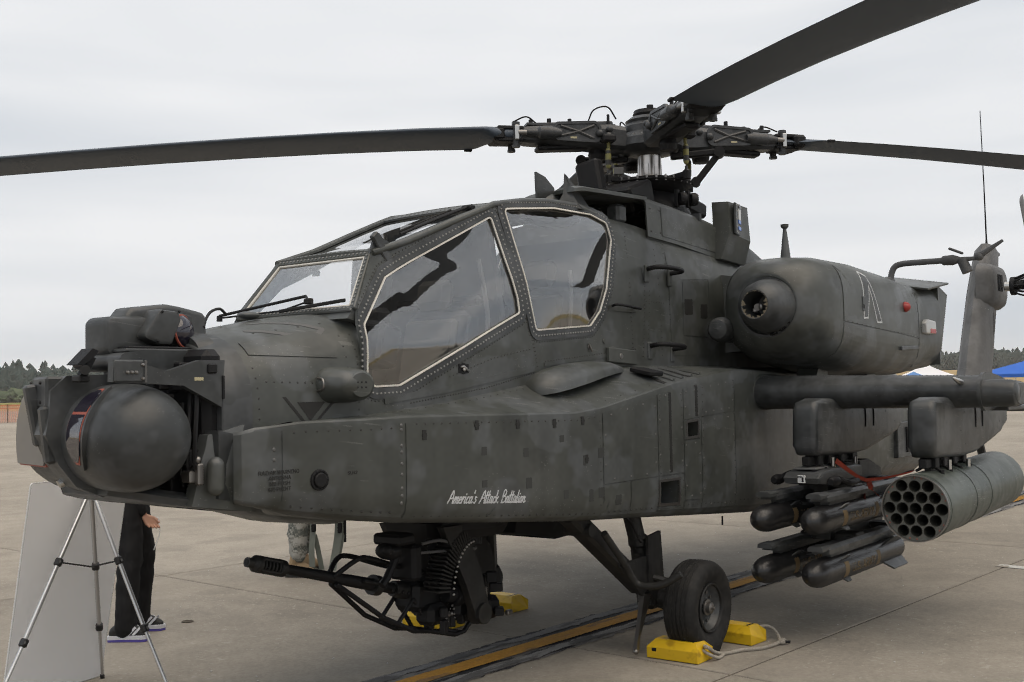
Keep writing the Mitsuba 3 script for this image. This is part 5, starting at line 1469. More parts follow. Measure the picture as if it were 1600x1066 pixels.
for bi, (az, kk) in enumerate(((49.2, .052), (139.2, .034), (229.2, .045), (-40.8, .049))):
    R_ = rotz(az)
    def L(x, y, z, R_=R_): return R_ @ np.array([x, y, z]) + HX
    def mv(m, R_=R_): return m.moved(R_, HX)
    # pitch housing and strap pack
    arm_ = MB().loft([[(x, s1 * w, zc + h) for s1, w, h in ((-1, w_ * .8, h_), (-1, w_, h_ * .6), (-1, w_, -h_ * .7), (-1, w_ * .7, -h_), (1, w_ * .7, -h_), (1, w_, -h_ * .7), (1, w_, h_ * .6), (1, w_ * .8, h_))] for x, w_, h_, zc in ((.22, .12, .09, 3.545), (.34, .135, .095, 3.55), (.45, .125, .085, 3.555), (.85, .105, .066, 3.56), (.98, .10, .06, 3.558), (1.02, .085, .05, 3.557))])
    ak_ = part('pitch_housing', mv(arm_), 'mat_hubgrey', 30)
    for sg in (-1, 1):
        P = Polygon([(-.17, -.055), (.14, -.045), (.165, -.015), (.15, .045), (-.15, .06), (-.175, .025)]).buffer(-.02).buffer(.035).simplify(.002)
        pl = MB().prism(P, (.62, sg * .125, 3.575), (1, 0, 0), (0, 0, 1), (0, sg * .016, 0))
        for (a, b, c_, d) in ((-.14, .05, -.02, .0), (-.02, 0, .12, .04), (-.14, -.05, -.02, .0), (-.02, 0, .12, -.035)):
            pl.tube([(.62 + a, sg * .142, 3.575 + b), (.62 + c_, sg * .142, 3.575 + d)], .012, 6)
        pl.add(MB().prism(P.exterior.buffer(.010), (.62, sg * .13, 3.575), (1, 0, 0), (0, 0, 1), (0, sg * .02, 0)))
        sub(ak_, 'side_plate', mv(pl), 'mat_hubgrey', 30)
        sub(ak_, 'tag', mv(MB().box((.64, sg * .143, 3.53), (.05, .004, .014))), 'mat_label', False)
        dm = MB().lathe([(0, .001), (0, .03), (.05, .045), (.16, .048), (.18, .03), (.26, .022), (.26, .001)], (.74, sg * .15, 3.56), (1, sg * -.05, 0), 18)
        sub(ak_, 'damper', mv(dm), 'mat_hubgrey', 35)
        sub(ak_, 'damper_rod', mv(MB().cyl((.96, sg * .14, 3.56), (1.06, sg * .125, 3.56), .02)), 'mat_worn_steel', 40)
        sub(ak_, 'bearing', mv(MB().ball((.44, sg * .15, 3.565), .030, 2)), 'mat_hubgrey', 40)
        sub(ak_, 'bearing', mv(MB().ball((.36, sg * .14, 3.60), .026, 2)), 'mat_hubgrey', 40)
        sub(ak_, 'link_plate', mv(MB().box((1.07, sg * .125, 3.56), (.035, .03, .11), None, .006)), 'mat_steel', 25)
        sub(ak_, 'bolt', mv(MB().cyl((1.07, sg * .085, 3.47), (1.07, sg * .085, 3.63), .026).cyl((1.07, sg * .085, 3.625), (1.07, sg * .085, 3.645), .032, n=6).cyl((1.07, sg * .085, 3.455), (1.07, sg * .085, 3.475), .032, n=6)), 'mat_hubgrey', 30)
    top = MB().prism([(.30, -.10), (.75, -.06), (.98, -.07), (.98, .07), (.75, .06), (.30, .10)], (0, 0, 3.635), (1, 0, 0), (0, 1, 0), (0, 0, .016)).beam((.30, 0, 3.665), (.95, 0, 3.63), .10, .05, .01)
    sub(ak_, 'top_plate', mv(top), 'mat_hubgrey', 25)
    ft = MB()
    for x, y, h in ((.34, .05, .09), (.62, -.04, .07), (.80, .03, .05), (.93, -.02, .05)):
        ft.box((x, y, 3.645 + h / 2), (.03, .02, h), rotz(20 * x * 10), .004)
    ft.curve([(.28, .06, 3.70), (.36, .10, 3.78), (.46, .08, 3.76), (.5, .06, 3.68)], .006).curve([(.9, .02, 3.66), (.98, .04, 3.70), (1.08, .02, 3.66)], .006)
    put_each(f'{ak_}__fitting', MB().add(*[MB().add(q).moved(R_, HX) for q in ft.m]), 'mat_black', 25)
    low = MB().lathe([(0, .001), (0, .06), (.04, .07), (.10, .05), (.10, .001)], (.42, 0, 3.39), (0, 0, 1), 18).box((.70, 0, 3.475), (.40, .12, .04), roty(3), .012).box((.38, .16, 3.52), (.10, .12, .05), None, .01)
    sub(ak_, 'lower_fitting', mv(low), 'mat_black', 30)
    # blade
    rr = [1.06, 1.16, 1.24, 1.30, 1.34, 1.8, 2.4, 3.0, 3.6, 4.2, 4.8, 5.4, 6.0, 6.6, 6.95, 7.31]
    sec = []
    for r in rr:
        if r < 1.2:
            c, th, x0 = .24, .38, .10
        else:
            t_ = min(max((r - 1.2) / .12, 0), 1)
            c, th = .24 + (.533 - .24) * t_, .38 + (.11 - .38) * t_ if t_ < 1 else (.11 if r < 2 else .095)
            x0 = .10 + (.205 - .10) * t_
        off = -max(r - 6.9, 0) * .5
        pit = math.radians(7 - 9 * (r / 7.3))
        A = airfoil(c, th); A = A * [-1, 1] + [x0 + off, 0]
        y = A[:, 0] * math.cos(pit) - A[:, 1] * math.sin(pit); z = A[:, 0] * math.sin(pit) + A[:, 1] * math.cos(pit)
        sec.append(np.c_[np.full(len(A), r), y, z + gz(r, kk)])
    bk_ = part('rotor_blade', mv(MB().loft(sec)), 'mat_blade', 40)
    sub(bk_, 'root_fork', mv(MB().box((1.11, .0, gz(1.1, kk) + .045), (.20, .20, .03), None, .008).box((1.11, .0, gz(1.1, kk) - .045), (.20, .20, .03), None, .008).box((1.2, -.02, gz(1.2, kk)), (.10, .26, .10), None, .02)), 'mat_black', 25)
    sub(bk_, 'root_tab', mv(MB().box((1.36, -.325, gz(1.35, kk) - .035), (.06, .03, .02), None, .004)), 'mat_black', 25)

# ---- main landing gear, port and starboard
WX, WZ, WR = 1.235, .285, .29
for sg in (1, -1):
    fl_ = (lambda m: m) if sg == 1 else (lambda m: m.mirror())
    lb = 'port' if sg == 1 else 'starboard'
    leg = MB().beam((2.10, .60, .93), (1.34, .64, .385), .13, .105, .02).cyl((1.98, .52, .82), (1.98, .70, .82), .04).beam((1.31, .64, .68), (1.27, .66, .30), .14, .13, .02)
    lk2 = part('landing_gear_leg', fl_(leg), 'mat_gear', 25, label=f'{lb} trailing landing gear leg')
    sub(lk2, 'shock_strut', fl_(MB().cyl((1.43, .61, .95), (1.345, .64, .62), .055).lathe([(0, .05), (.02, .068), (.06, .068), (.08, .05)], (1.35, .64, .64), (.08, -.03, 1), 18)), 'mat_gear', 35)
    sub(lk2, 'gusset', fl_(MB().prism([(1.72, .585), (1.36, .60), (1.33, .42), (1.46, .36)], (0, .70, 0), (1, 0, 0), (0, 0, 1), (0, .02, 0))), 'mat_gear', 25)
    sub(lk2, 'bracket', fl_(MB().prism([(1.40, .72), (1.24, .74), (1.20, .34), (1.32, .28), (1.40, .42)], (0, .715, 0), (1, 0, 0), (0, 0, 1), (0, .02, 0))), 'mat_gear', 25)
    sub(lk2, 'tie_down_bar', fl_(MB().curve([(1.92, .74, .80), (1.72, .75, .60), (1.62, .77, .47), (1.60, .86, .452), (1.585, .95, .475), (1.56, 1.05, .535)], .022, 10)), 'mat_gear', 40)
    sub(lk2, 'stay', fl_(MB().tube([(1.34, .72, .46), (1.26, .86, .42)], .02)), 'mat_gear', 40)
    sub(lk2, 'brake_line', fl_(MB().curve([(1.70, .70, .90), (1.62, .74, .84), (1.52, .74, .72), (1.49, .74, .70), (1.50, .73, .74)], .008)), 'mat_black', 40)
    sub(lk2, 'mooring_leg', fl_(MB().loft([[(1.40 + a, .70 + b, .36) for a, b in ((-.05, -.02), (.04, -.02), (.04, .02), (-.05, .02))], [(1.45 + a, .71 + b, .26) for a, b in ((-.035, -.015), (.03, -.015), (.03, .015), (-.035, .015))], [(1.55 + a, .73 + b, .12) for a, b in ((-.014, -.012), (.014, -.012), (.014, .012), (-.014, .012))], [(1.585 + a, .74 + b, .05) for a, b in ((-.016, -.014), (.016, -.014), (.016, .014), (-.016, .014))]]).ball((1.59, .74, .045), .018, 2)), 'mat_worn_steel', 30)
    sub(lk2, 'axle', fl_(MB().cyl((WX, .60, .34), (WX, .92, WZ), .07).box((1.26, .66, .34), (.16, .14, .18), None, .03)), 'mat_gear', 30)
    # wheel: tyre with grooves, rim, hub
    prof = [(-.085, .165), (-.105, .20), (-.118, .235), (-.117, .268), (-.104, .294), (-.082, .309)]
    for g_ in (-.062, -.031, .0, .031, .062):
        prof += [(g_ - .006, .3165 - abs(g_) * .05), (g_ - .004, .310), (g_ + .004, .310), (g_ + .006, .3165 - abs(g_) * .05)]
    prof += [(.082, .309), (.104, .294), (.117, .268), (.118, .235), (.105, .20), (.085, .165)]
    wk3 = part('wheel', fl_(MB().lathe([(.064, .001), (.069, .027), (.055, .036), (.037, .073), (.041, .11), (.078, .137), (.087, .144), (.089, .151), (.078, .153), (-.078, .153), (-.083, .137), (-.055, .11), (-.055, .001)], (WX, .985, WZ), (0, 1, 0), 48)), 'mat_dark', 35, label=f'{lb} main wheel')
    prof = [(a * .92, r * .912) for a, r in prof]
    ty = MB().lathe(prof, (WX, .985, WZ), (0, 1, 0), 72)
    m_ = ty.mesh(); v = m_.vertices.copy(); v[:, 2] = np.where(v[:, 2] < .03, .004 + v[:, 2] * .1 + .0, v[:, 2]); 
    low = (v[:, 2] < .06); v[low, 1] += np.sign(v[low, 1] - .985) * .012 * (1 - v[low, 2] / .06)
    sub(wk3, 'tyre', fl_(MB().add(trimesh.Trimesh(v, m_.faces, process=False))), 'mat_rubber', 30)
    sub(wk3, 'hub_cap', fl_(MB().lathe([(0, .001), (0, .05), (.01, .05), (.012, .036), (.035, .034), (.04, .022), (.04, .012), (.055, .010), (.055, .001)], (WX, 1.043, WZ), (0, 1, 0), 24)), 'mat_worn_steel', 30)
    wb = MB()
    for i in range(10):
        a = i * math.tau / 10
        wb.cyl((WX + math.cos(a) * .091, 1.02, WZ + math.sin(a) * .091), (WX + math.cos(a) * .091, 1.034, WZ + math.sin(a) * .091), .010, n=6)
    sub(wk3, 'rim_bolts', fl_(wb), 'mat_worn_steel', 20, kind='stuff')
    sub(wk3, 'rim_flange', fl_(MB().lathe([(.081, .135), (.094, .139), (.097, .146), (.092, .153), (.081, .153)], (WX, .985, WZ), (0, 1, 0), 48)), 'mat_gear', 35)

# ---- chain gun under the belly
GB, GT = np.array([2.72, .0, .505]), np.array([3.936, .0, .84])
gd = nrm(GT - GB)
gm_ = MB().lathe([(0, .03), (.35, .03), (.36, .044), (.40, .044), (.41, .034), (.60, .032), (.62, .03), (1.06, .025), (1.06, .001)], GB, gd, 24)
gk = part('gun', gm_, 'mat_black', 35, label='chain gun slung under the belly')
mzz = MB()
base_ = GB + gd * 1.05
u_, v_, _ = frame(gd)
mzz.lathe([(0, .026), (.01, .042), (.045, .044), (.05, .036)], base_, gd, 24).lathe([(.165, .036), (.17, .043), (.20, .041), (.215, .024), (.25, .024), (.25, .015), (.20, .014)], base_, gd, 24)
for i in range(5):
    mzz.lathe([(0, .036), (.002, .0425), (.010, .0425), (.012, .036)], base_ + gd * (.056 + .0235 * i), gd, 24)
mzz.lathe([(.04, .012), (.04, .030), (.18, .030), (.18, .012)], base_, gd, 20)
for i in range(4):
    e = u_ * math.cos(i * 1.57 + .8) + v_ * math.sin(i * 1.57 + .8)
    mzz.beam(base_ + gd * .045 + e * .038, base_ + gd * .17 + e * .038, .012, .012, .002)
sub(gk, 'muzzle_brake', mzz, 'mat_worn_steel' if False else 'mat_gear', 30)
sub(gk, 'muzzle_bore', MB().cyl(base_ + gd * .248, base_ + gd * .252, .015), 'mat_black', 20)
sub(gk, 'barrel_jacket', MB().lathe([(0, .05), (.30, .048), (.34, .042), (.34, .001)], GB - gd * .1, gd, 20), 'mat_gear', 30)
slots = MB()
for i in range(7):
    p = GB + gd * (.02 + i * .045); slots.cyl(p + [0, .045, -.012], p + [0, .052, -.012], .012, n=8)
sub(gk, 'jacket_holes', slots, 'mat_black', 20, kind='stuff')
sub(gk, 'clamp', MB().lathe([(0, .03), (0, .055), (.05, .055), (.05, .03)], GB + gd * .36, gd, 20).tube([GB + gd * .40 + [0, .05, .01], GB + gd * .52 + [0, .045, .01]], .010), 'mat_gear', 30)
# cradle: bent tubes either side
for y in (.07, -.07):
    k = part('gun_cradle', MB().curve([(3.42, y * .3, .70), (3.30, y, .775), (3.2, y, .772), (2.95, y, .69), (2.45, y, .55), (2.2, y, .54)], .014, 8, 4).tube([(3.40, y * .3, .66), (3.1, y, .44), (2.86, y, .325), (2.72, y, .30), (2.50, y, .24), (2.42, y, .245), (2.36, y, .29), (2.35, y, .36)], .014, 8).tube([(2.99, y, .385), (2.86, y, .50)], .012).tube([(2.86, y, .50), (2.72, y, .31)], .012), 'mat_black', 40, label=('port' if y > 0 else 'starboard') + ' tubular gun cradle')
put_each(f'{k}__cross_tube', MB().tube([(2.45, -.07, .245), (2.45, .07, .245)], .013).tube([(2.84, -.07, .33), (2.84, .07, .33)], .013), 'mat_black', 40)
mnt = MB().lathe([(0, .001), (0, .30), (.05, .33), (.12, .33), (.12, .001)], (2.42, 0, .82), (0, 0, 1), 36)
mnt.loft([[(2.84, s * .16, .92) for s in (-1, 1)] + [(2.40, s * .16, .88) for s in (1, -1)], [(2.76, s * .11, .56) for s in (-1, 1)] + [(2.46, s * .11, .54) for s in (1, -1)]])
mk2 = part('gun_mount', mnt, 'mat_black', 30)
for y in (.22, -.22):
    yk3 = MB()
    yk3.prism([(2.80, .90), (2.62, .90), (2.47, .62), (2.40, .40), (2.42, .33), (2.51, .32), (2.54, .40), (2.61, .56)], (0, y - .02, 0), (1, 0, 0), (0, 0, 1), (0, .05, 0))
    yk3.cyl((2.465, y - .04, .375), (2.465, y + .05, .375), .06)
    sub(mk2, 'yoke', yk3, 'mat_gear', 30)
rc = MB().box((2.55, 0, .47), (.62, .18, .17), roty(-8), .03).box((2.35, .02, .38), (.42, .24, .12), roty(-6), .03).box((2.72, .08, .40), (.16, .14, .12), None, .03).cyl((2.66, .13, .50), (2.44, .15, .47), .045).lathe([(0, .03), (0, .06), (.06, .06), (.06, .03)], (2.60, .14, .49), (-1, 0, -.15), 16).box((2.20, 0, .33), (.26, .20, .12), None, .04)
r10 = np.random.default_rng(10)
for i in range(34):
    c = (r10.uniform(2.2, 2.85), r10.uniform(.02, .2), r10.uniform(.30, .58)); rc.box(c, r10.uniform(.025, .08, 3), rotz(r10.uniform(0, 90)), .005)
rk2 = sub(gk, 'receiver', rc, 'mat_black', 28)
pb = MB()
for i in range(12):
    pb.ball((2.68 + r10.uniform(-.06, .06), .17 + r10.uniform(-.02, .03), .39 + r10.uniform(-.05, .05)), r10.uniform(.004, .011), 1)
pb.box((2.36, .18, .46), (.03, .03, .09), None, .004).box((2.10, .16, .31), (.05, .03, .03), None, .006)
sub(gk, 'fittings', pb, 'mat_worn_steel', 30, kind='stuff')
chute = MB()
for i in range(26):
    t_ = i / 25; a = math.radians(10 + 95 * t_)
    c = np.array([2.54 + .27 * math.cos(a), .20, .52 + .34 * math.sin(a) - .03])
    chute.box(c, (.10, .12, .011), roty(-math.degrees(a) + 5), .003)
sub(mk2, 'ammunition_chute', chute, 'mat_gear', 25, kind='stuff')
ck3 = MB()
for i in range(14):
    a = math.radians(5 + 80 * i / 13)
    ck3.ball((2.54 + .20 * math.cos(a), .265, .50 + .30 * math.sin(a)), .008, 1)
sub(mk2, 'chute_studs', ck3, 'mat_steel', 40, kind='stuff')
hz = MB().curve([(2.90, .18, .82), (2.80, .22, .83), (2.70, .24, .80), (2.55, .24, .755), (2.48, .22, .75)], .009, 8).curve([(2.92, .16, .77), (2.75, .22, .765), (2.6, .24, .75), (2.50, .23, .745)], .008, 8)
put_each(f'{mk2}__cable', hz, 'mat_grey_paint', 40)
sub(mk2, 'front_bracket', MB().ball((3.08, .10, .80), (.07, .08, .05), 2).box((3.04, .1, .86), (.14, .2, .06), None, .015).tube([(3.02, .12, .80), (3.12, .12, .66), (3.16, .12, .625)], .022).box((2.93, .08, .72), (.08, .2, .20), None, .02).ball((3.13, .14, .81), .03, 2), 'mat_black', 35)
sub(mk2, 'drum_housing', MB().lathe([(0, .001), (0, .25), (.02, .27), (.16, .27), (.18, .25), (.18, .001)], (2.30, -.16, .56), (0, 1, 0), 32), 'mat_gear', 35)
part('belly_box', MB().loft([[(2.18, -.30, .95), (2.18, .30, .95), (2.18, .28, .80), (2.18, -.28, .80)], [(1.75, -.30, .92), (1.75, .30, .92), (1.74, .26, .715), (1.74, -.26, .715)], [(1.56, -.28, .90), (1.56, .28, .90), (1.60, .26, .72), (1.60, -.26, .72)]]), 'mat_black', 25)

# ---- tail: fin, aerial, tail rotor, stabilator
fin = MB().loft([[(xl - c * s_, t_ * w_, z) for s_, w_ in ((0, .0), (.04, .5), (.14, .9), (.35, 1.0), (.7, .6), (1, .08))] + [(xl - c * s_, -t_ * w_, z) for s_, w_ in ((1, .08), (.7, .6), (.35, 1.0), (.14, .9), (.04, .5))] for xl, c, t_, z in ((-8.30, 1.45, .19, 1.35), (-8.62, 1.35, .185, 1.80), (-9.20, 1.22, .17, 2.9), (-9.46, 1.08, .155, 3.30), (-9.66, .92, .14, 3.56), (-9.76, .70, .06, 3.66))])
fk = part('tail_fin', fin, 'mat_tail', 35)
S_fin = Surf(fin)
sub(fk, 'gearbox_fairing', MB().loft([sring(0, w, h, -h * 1.1, 4.0)[:, [1, 0, 2]] + [-9.72, y, 3.02] for y, w, h in ((.03, .56, .33), (.14, .52, .31), (.21, .44, .27), (.25, .32, .20))]), 'mat_tail', 45)
gr = MB()
for i in range(7):
    gr.box((-9.50 - i * .04, .245, 3.05), (.016, .03, .24), None, .002)
sub(fk, 'grille', gr, 'mat_black', 20)
sub(fk, 'cap', MB().box((-10.3, .0, 3.52), (.5, .10, .07), roty(10), .02), 'mat_tail', 30)
sub(fk, 'marking', MB().add(strip(S_fin, [(-9.55, 2.62), (-9.66, 2.32), (-9.80, 2.62)], .03, .002, .003)), 'mat_black_paint', False)
sub(fk, 'fin_rivets', studs(S_fin, along([(-8.75, 2.75), (-9.5, 2.62)], .06), .006, .003), 'mat_rivet', False, kind='stuff')
part('whip_aerial', MB().tube([(-9.85, .03, 3.6), (-9.85, .03, 3.74), (-9.87, .02, 4.5), (-9.89, .0, 5.65)], [.024, .012, .009, .006]), 'mat_black', 40)
th = MB().cyl((-9.45, .35, 2.98), (-9.45, .62, 2.98), .06).cyl((-9.45, .44, 2.98), (-9.45, .50, 2.98), .13).lathe([(0, .05), (.04, .12), (.12, .12), (.16, .05)], (-9.45, .60, 2.98), (0, 1, 0), 18)
rr_ = np.random.default_rng(3)
for i in range(10):
    a = i * .628; th.tube([(-9.45 + .1 * math.cos(a), .47, 2.98 + .1 * math.sin(a)), (-9.45 + .17 * math.cos(a), .66, 2.98 + .17 * math.sin(a))], .014, 6).ball((-9.45 + .17 * math.cos(a), .66, 2.98 + .17 * math.sin(a)), .025, 1)
tk2 = part('tail_rotor_hub', th, 'mat_black', 30)
sub(tk2, 'shaft', MB().cyl((-9.45, .36, 2.98), (-9.45, .45, 2.98), .068), 'mat_steel', 30)
for y, a in ((.70, 70), (.70, 250), (.80, 125), (.80, 305)):
    R_ = roty(a)
    bl_ = MB().loft([[(r, -.0 + t_, c) for c, t_ in ((.07, 0), (.0, .018), (-.10, .012), (-.18, 0), (-.10, -.012), (.0, -.018))] for r in (.22, .30, 1.36, 1.395)])
    part('tail_rotor_blade', bl_.moved(R_, (-9.45, y, 2.98)), 'mat_tail', 30)
part('stabilator', MB().loft([[(-8.95 - c_ * s_, y, 1.27 + t_) for s_, t_ in ((0, 0), (.1, .05), (.4, .06), (1, 0), (.4, -.05), (.1, -.05))] for y, c_ in ((-1.7, .85), (-.15, 1.05), (.15, 1.05), (1.7, .85))]), 'mat_dark', 35)
tw = MB().lathe([(-.07, .06), (-.075, .14), (-.05, .175), (0, .18), (.05, .175), (.075, .14), (.07, .06)], (-9.39, 0, .18), (0, 1, 0), 32)
k = part('tail_wheel', MB().beam((-8.7, 0, 1.5), (-9.39, 0, .45), .10, .10, .02).beam((-9.39, .10, .46), (-9.39, .10, .18), .03, .06, up=(0, 1, 0)).beam((-9.39, -.10, .46), (-9.39, -.10, .18), .03, .06, up=(0, 1, 0)).cyl((-9.39, -.12, .18), (-9.39, .12, .18), .03).box((-9.39, 0, .46), (.10, .24, .05), None, .01), 'mat_gear', 30)
sub(k, 'tyre', tw, 'mat_rubber', 35)

# ================================================================== weapons hung under the port wing
def rocket_pod(y, label):
    k = thing('rocket_pod', label, 'rocket pod')
    pit = roty(1.2)
    o = np.array([.62, y, .886])
    def mv(m): return m.moved(pit, o)
    R0 = .203
    put(f'{k}__shell', mv(MB().lathe([(.0, .196), (.004, .2), (.0, R0), (-.05, R0), (-.05, R0 + .003), (-.09, R0 + .003), (-.09, R0), (-.62, R0), (-.62, R0 + .003), (-.66, R0 + .003), (-.66, R0), (-.98, R0), (-.98, R0 + .003), (-1.02, R0 + .003), (-1.02, R0), (-1.88, R0), (-1.94, R0 - .02), (-1.94, .001), (-.55, .001), (-.55, .196)], (0, 0, 0), (1, 0, 0), 72)), 'mat_pod', 30)
    cs = []
    s = .0785
    for row in range(-2, 3):
        n = 5 - abs(row)
        for i in range(n):
            cs.append(((i - (n - 1) / 2) * s, row * s * .866))
    face = Point(0, 0).buffer(.1955, 32)
    for c in cs:
        face = face.difference(Point(c).buffer(.0335, 10))
    put(f'{k}__face', mv(MB().prism(face, (-.025, 0, 0), (0, 1, 0), (0, 0, 1), (.014, 0, 0))), 'mat_pod_face', 25, label='front face with nineteen round openings')
    put(f'{k}__rim', mv(MB().lathe([(.002, .1955), (.007, .198), (.007, .203), (-.004, .2045), (-.008, .2035), (-.008, .1955)], (0, 0, 0), (1, 0, 0), 72)), 'mat_worn_steel', 30)
    for c in cs:
        tb = MB()
        a = np.arange(20) * math.tau / 20
        r0, r1 = .0330, .0350
        def rg(x, r): return np.c_[np.full(20, x), c[0] + r * np.cos(a), c[1] + r * np.sin(a)]
        tb.loft([rg(-.50, r0), rg(-.006, r0), rg(-.004, r0 + .001), rg(-.006, r1), rg(-.50, r1)], caps=False)
        tb.add(MB().lathe([(0, .001), (0, .035), (.005, .035), (.005, .001)], (-.50, c[0], c[1]), (1, 0, 0), 14))
        put(f'{k}__tube', mv(tb), 'mat_tube', 40)
    sc = [(math.cos(t) * .186, math.sin(t) * .186) for t in np.radians([30, 90, 150, 210, 270, 330, 17, 77, 137, 197, 257, 317])]
    put(f'{k}__screws', mv(MB().add(stud_mesh(np.array([(-.011, a, b) for a, b in sc]), np.tile([1.0, 0, 0], (len(sc), 1)), .006, .003))), 'mat_red_seal', False)
    labels[f'{k}__screws'] = {'kind': 'stuff'}
    for x in (-.35, -.72):
        put(f'{k}__suspension_lug', mv(MB().box((x, 0, .21), (.12, .05, .03), None, .008)), 'mat_gear', 25)
    return k


scene['mat_tube'] = principled((0.045, 0.045, 0.04), 0.5, metal=0.3)
scene['mat_pod_face'] = principled(proc(weathered((0.10, 0.105, 0.095), (0.14, 0.14, 0.125), (0.085, 0.085, 0.08), (0.25, 0.25, 0.23), 4)), 0.45, metal=0.2)
rocket_pod(2.15, 'grey green rocket pod with round front openings hung under the outboard pylon')

lk4 = thing('missile_launcher', 'black four rail missile launcher hung under the inboard pylon', 'missile launcher')
YL = 1.39
sp_ = MB().plate_y([(.10, 1.06), (.20, 1.0), (.18, .60), (-.82, .58), (-.90, .70), (-.86, 1.02), (-.60, 1.10), (-.1, 1.10)], YL - .05, YL + .05)
for z in (.955, .625):
    for x in (.02, -.66):
        sp_.box((x, YL, z - .01), (.16, .40, .055), None, .01)
put(f'{lk4}__spine', sp_, 'mat_gear', 25)
put(f'{lk4}__control_box', MB().add(zprofile([(.56, 1.01), (.54, 1.07), (.36, 1.09), (-.25, 1.095), (-.25, 1.0), (.40, .985)], YL - .12, YL + .13, .015)), 'mat_dark', 25)
put(f'{lk4}__control_box_lid', MB().box((.36, YL + .0, 1.096), (.22, .16, .012), None, .003), 'mat_tail', 20)
put(f'{lk4}__label', MB().box((.545, YL + .01, 1.035), (.012, .05, .05), None, .001), 'mat_white', False)
put_each(f'{lk4}__label_mark', MB().box((.5505, YL + .02, 1.033), (.004, .012, .03)).box((.5505, YL + .0, 1.05), (.004, .03, .008)), 'mat_black', False)
kb = MB()
for y in (-.20, .19):
    kb.lathe([(0, .001), (0, .032), (.05, .036), (.09, .03), (.11, .02), (.11, .001)], (.40, YL + y, 1.02), (1, 0, 0), 16)
put_each(f'{lk4}__connector', kb.curve([(.38, YL + .2, 1.03), (.30, YL + .24, 1.0), (.1, YL + .22, 1.0)], .02).curve([(.38, YL - .2, 1.03), (.2, YL - .2, 1.05), (0, YL - .1, 1.05)], .018), 'mat_black', 40)
for yy, z in ((YL - .17, .925), (YL + .17, .925), (YL - .17, .595), (YL + .17, .595)):
    rl_ = MB()
    rl_.prism([(-.058, -.02), (.058, -.02), (.058, .008), (.034, .03), (-.034, .03), (-.058, .008)], (.66, yy, z), (0, 1, 0), (0, 0, 1), (-1.50, 0, 0))
    rl_.prism([(-.03, -.05), (.03, -.05), (.03, -.02), (-.03, -.02)], (.56, yy, z), (0, 1, 0), (0, 0, 1), (-1.3, 0, 0))
    k = put(f'{lk4}__rail', rl_, 'mat_dark', 25)
    put(f'{k}__front_stop', MB().prism([(-.050, .004), (.050, .004), (.050, .024), (.035, .036), (-.035, .036), (-.050, .024)], (.75, yy, z), (0, 1, 0), (0, 0, 1), (-.14, 0, 0)), 'mat_dark', 25)


def missile(y, z, label):
    k = thing('missile', label, 'missile', 'missiles on the launcher')
    o = np.array([.865, y, z]); R0 = .089
    def L(x, r): return (x, r)
    prof = [(-.0, .001), (-.004, .022), (-.018, .043), (-.045, .064), (-.08, .077), (-.11, .083), (-.115, .0845), (-.16, .089), (-1.56, .089), (-1.60, .08), (-1.60, .001)]
    put(f'{k}__body', MB().lathe(prof[::-1], o, (1, 0, 0), 44), 'mat_missile', 30)
    fn = MB(); ff = MB()
    for i in range(4):
        a = math.radians(45 + 90 * i); e = np.array([0, math.cos(a), math.sin(a)])
        w = np.cross(e, [1, 0, 0])
        fn.prism([(-1.17, 0), (-1.26, .075), (-1.545, .075), (-1.565, 0)], o + e * .085 - w * .006, (1, 0, 0), e, w * .012)
        ff.prism([(-.40, 0), (-.44, .035), (-.50, .035), (-.52, 0)], o + e * .086 - w * .004, (1, 0, 0), e, w * .008)
    put_each(f'{k}__tail_fin', fn, 'mat_dark', 20)
    put_each(f'{k}__fore_fin', ff, 'mat_dark', 20)
    # tan bands (dashes) and lettering on the outboard side
    a = np.radians(np.linspace(-38, 30, 14))
    def cyl_pt(x, ang, d): return o + np.array([x, math.cos(ang) * (R0 + d), math.sin(ang) * (R0 + d)])
    bd = MB()
    for x0, x1 in ((-.40, -.47), (-1.0, -1.06)):
        bd.loft([[cyl_pt(x0, t, .0008), cyl_pt(x1, t, .0008), cyl_pt(x1, t, -.001), cyl_pt(x0, t, -.001)] for t in a])
    put_each(f'{k}__band', bd, 'mat_tan_paint', 30)
    tx = meshkit.text_mesh('U.S. ARMY', .055, .0008, True); v = tx.vertices
    s_ = .44 / v[:, 0].max(); ang = (v[:, 1] - .034) / R0
    P = np.array([o + np.array([-.52 - x * s_, math.cos(t) * (R0 + .0006 + h), math.sin(t) * (R0 + .0006 + h)]) for x, t, h in zip(v[:, 0], ang, v[:, 2])])
    put(f'{k}__lettering', trimesh.Trimesh(P, tx.faces, process=False), 'mat_tan_paint', False)
    # pale wear lines on the case
    wl_ = MB()
    for x in (-.56, -.60, -.86):
        aa = np.radians(np.linspace(40, 62, 5)); wl_.loft([[cyl_pt(x, t, .0008), cyl_pt(x - .006, t, .0008), cyl_pt(x - .006, t, -.001), cyl_pt(x, t, -.001)] for t in aa])
    put_each(f'{k}__pale_tick', wl_, 'mat_grey_paint', 30)


missile(YL - .17, .79, 'black missile on the upper inboard rail of the launcher')
missile(YL + .17, .79, 'black missile on the upper outboard rail, just left of the rocket pod')
missile(YL - .17, .46, 'black missile on the lower inboard rail, nearest the wheel')
missile(YL + .17, .46, 'black missile with tan lettering on the lower outboard rail')

rb_key = thing('warning_streamer', 'faded red warning streamer draped between missile launcher and rocket pod', 'streamer')


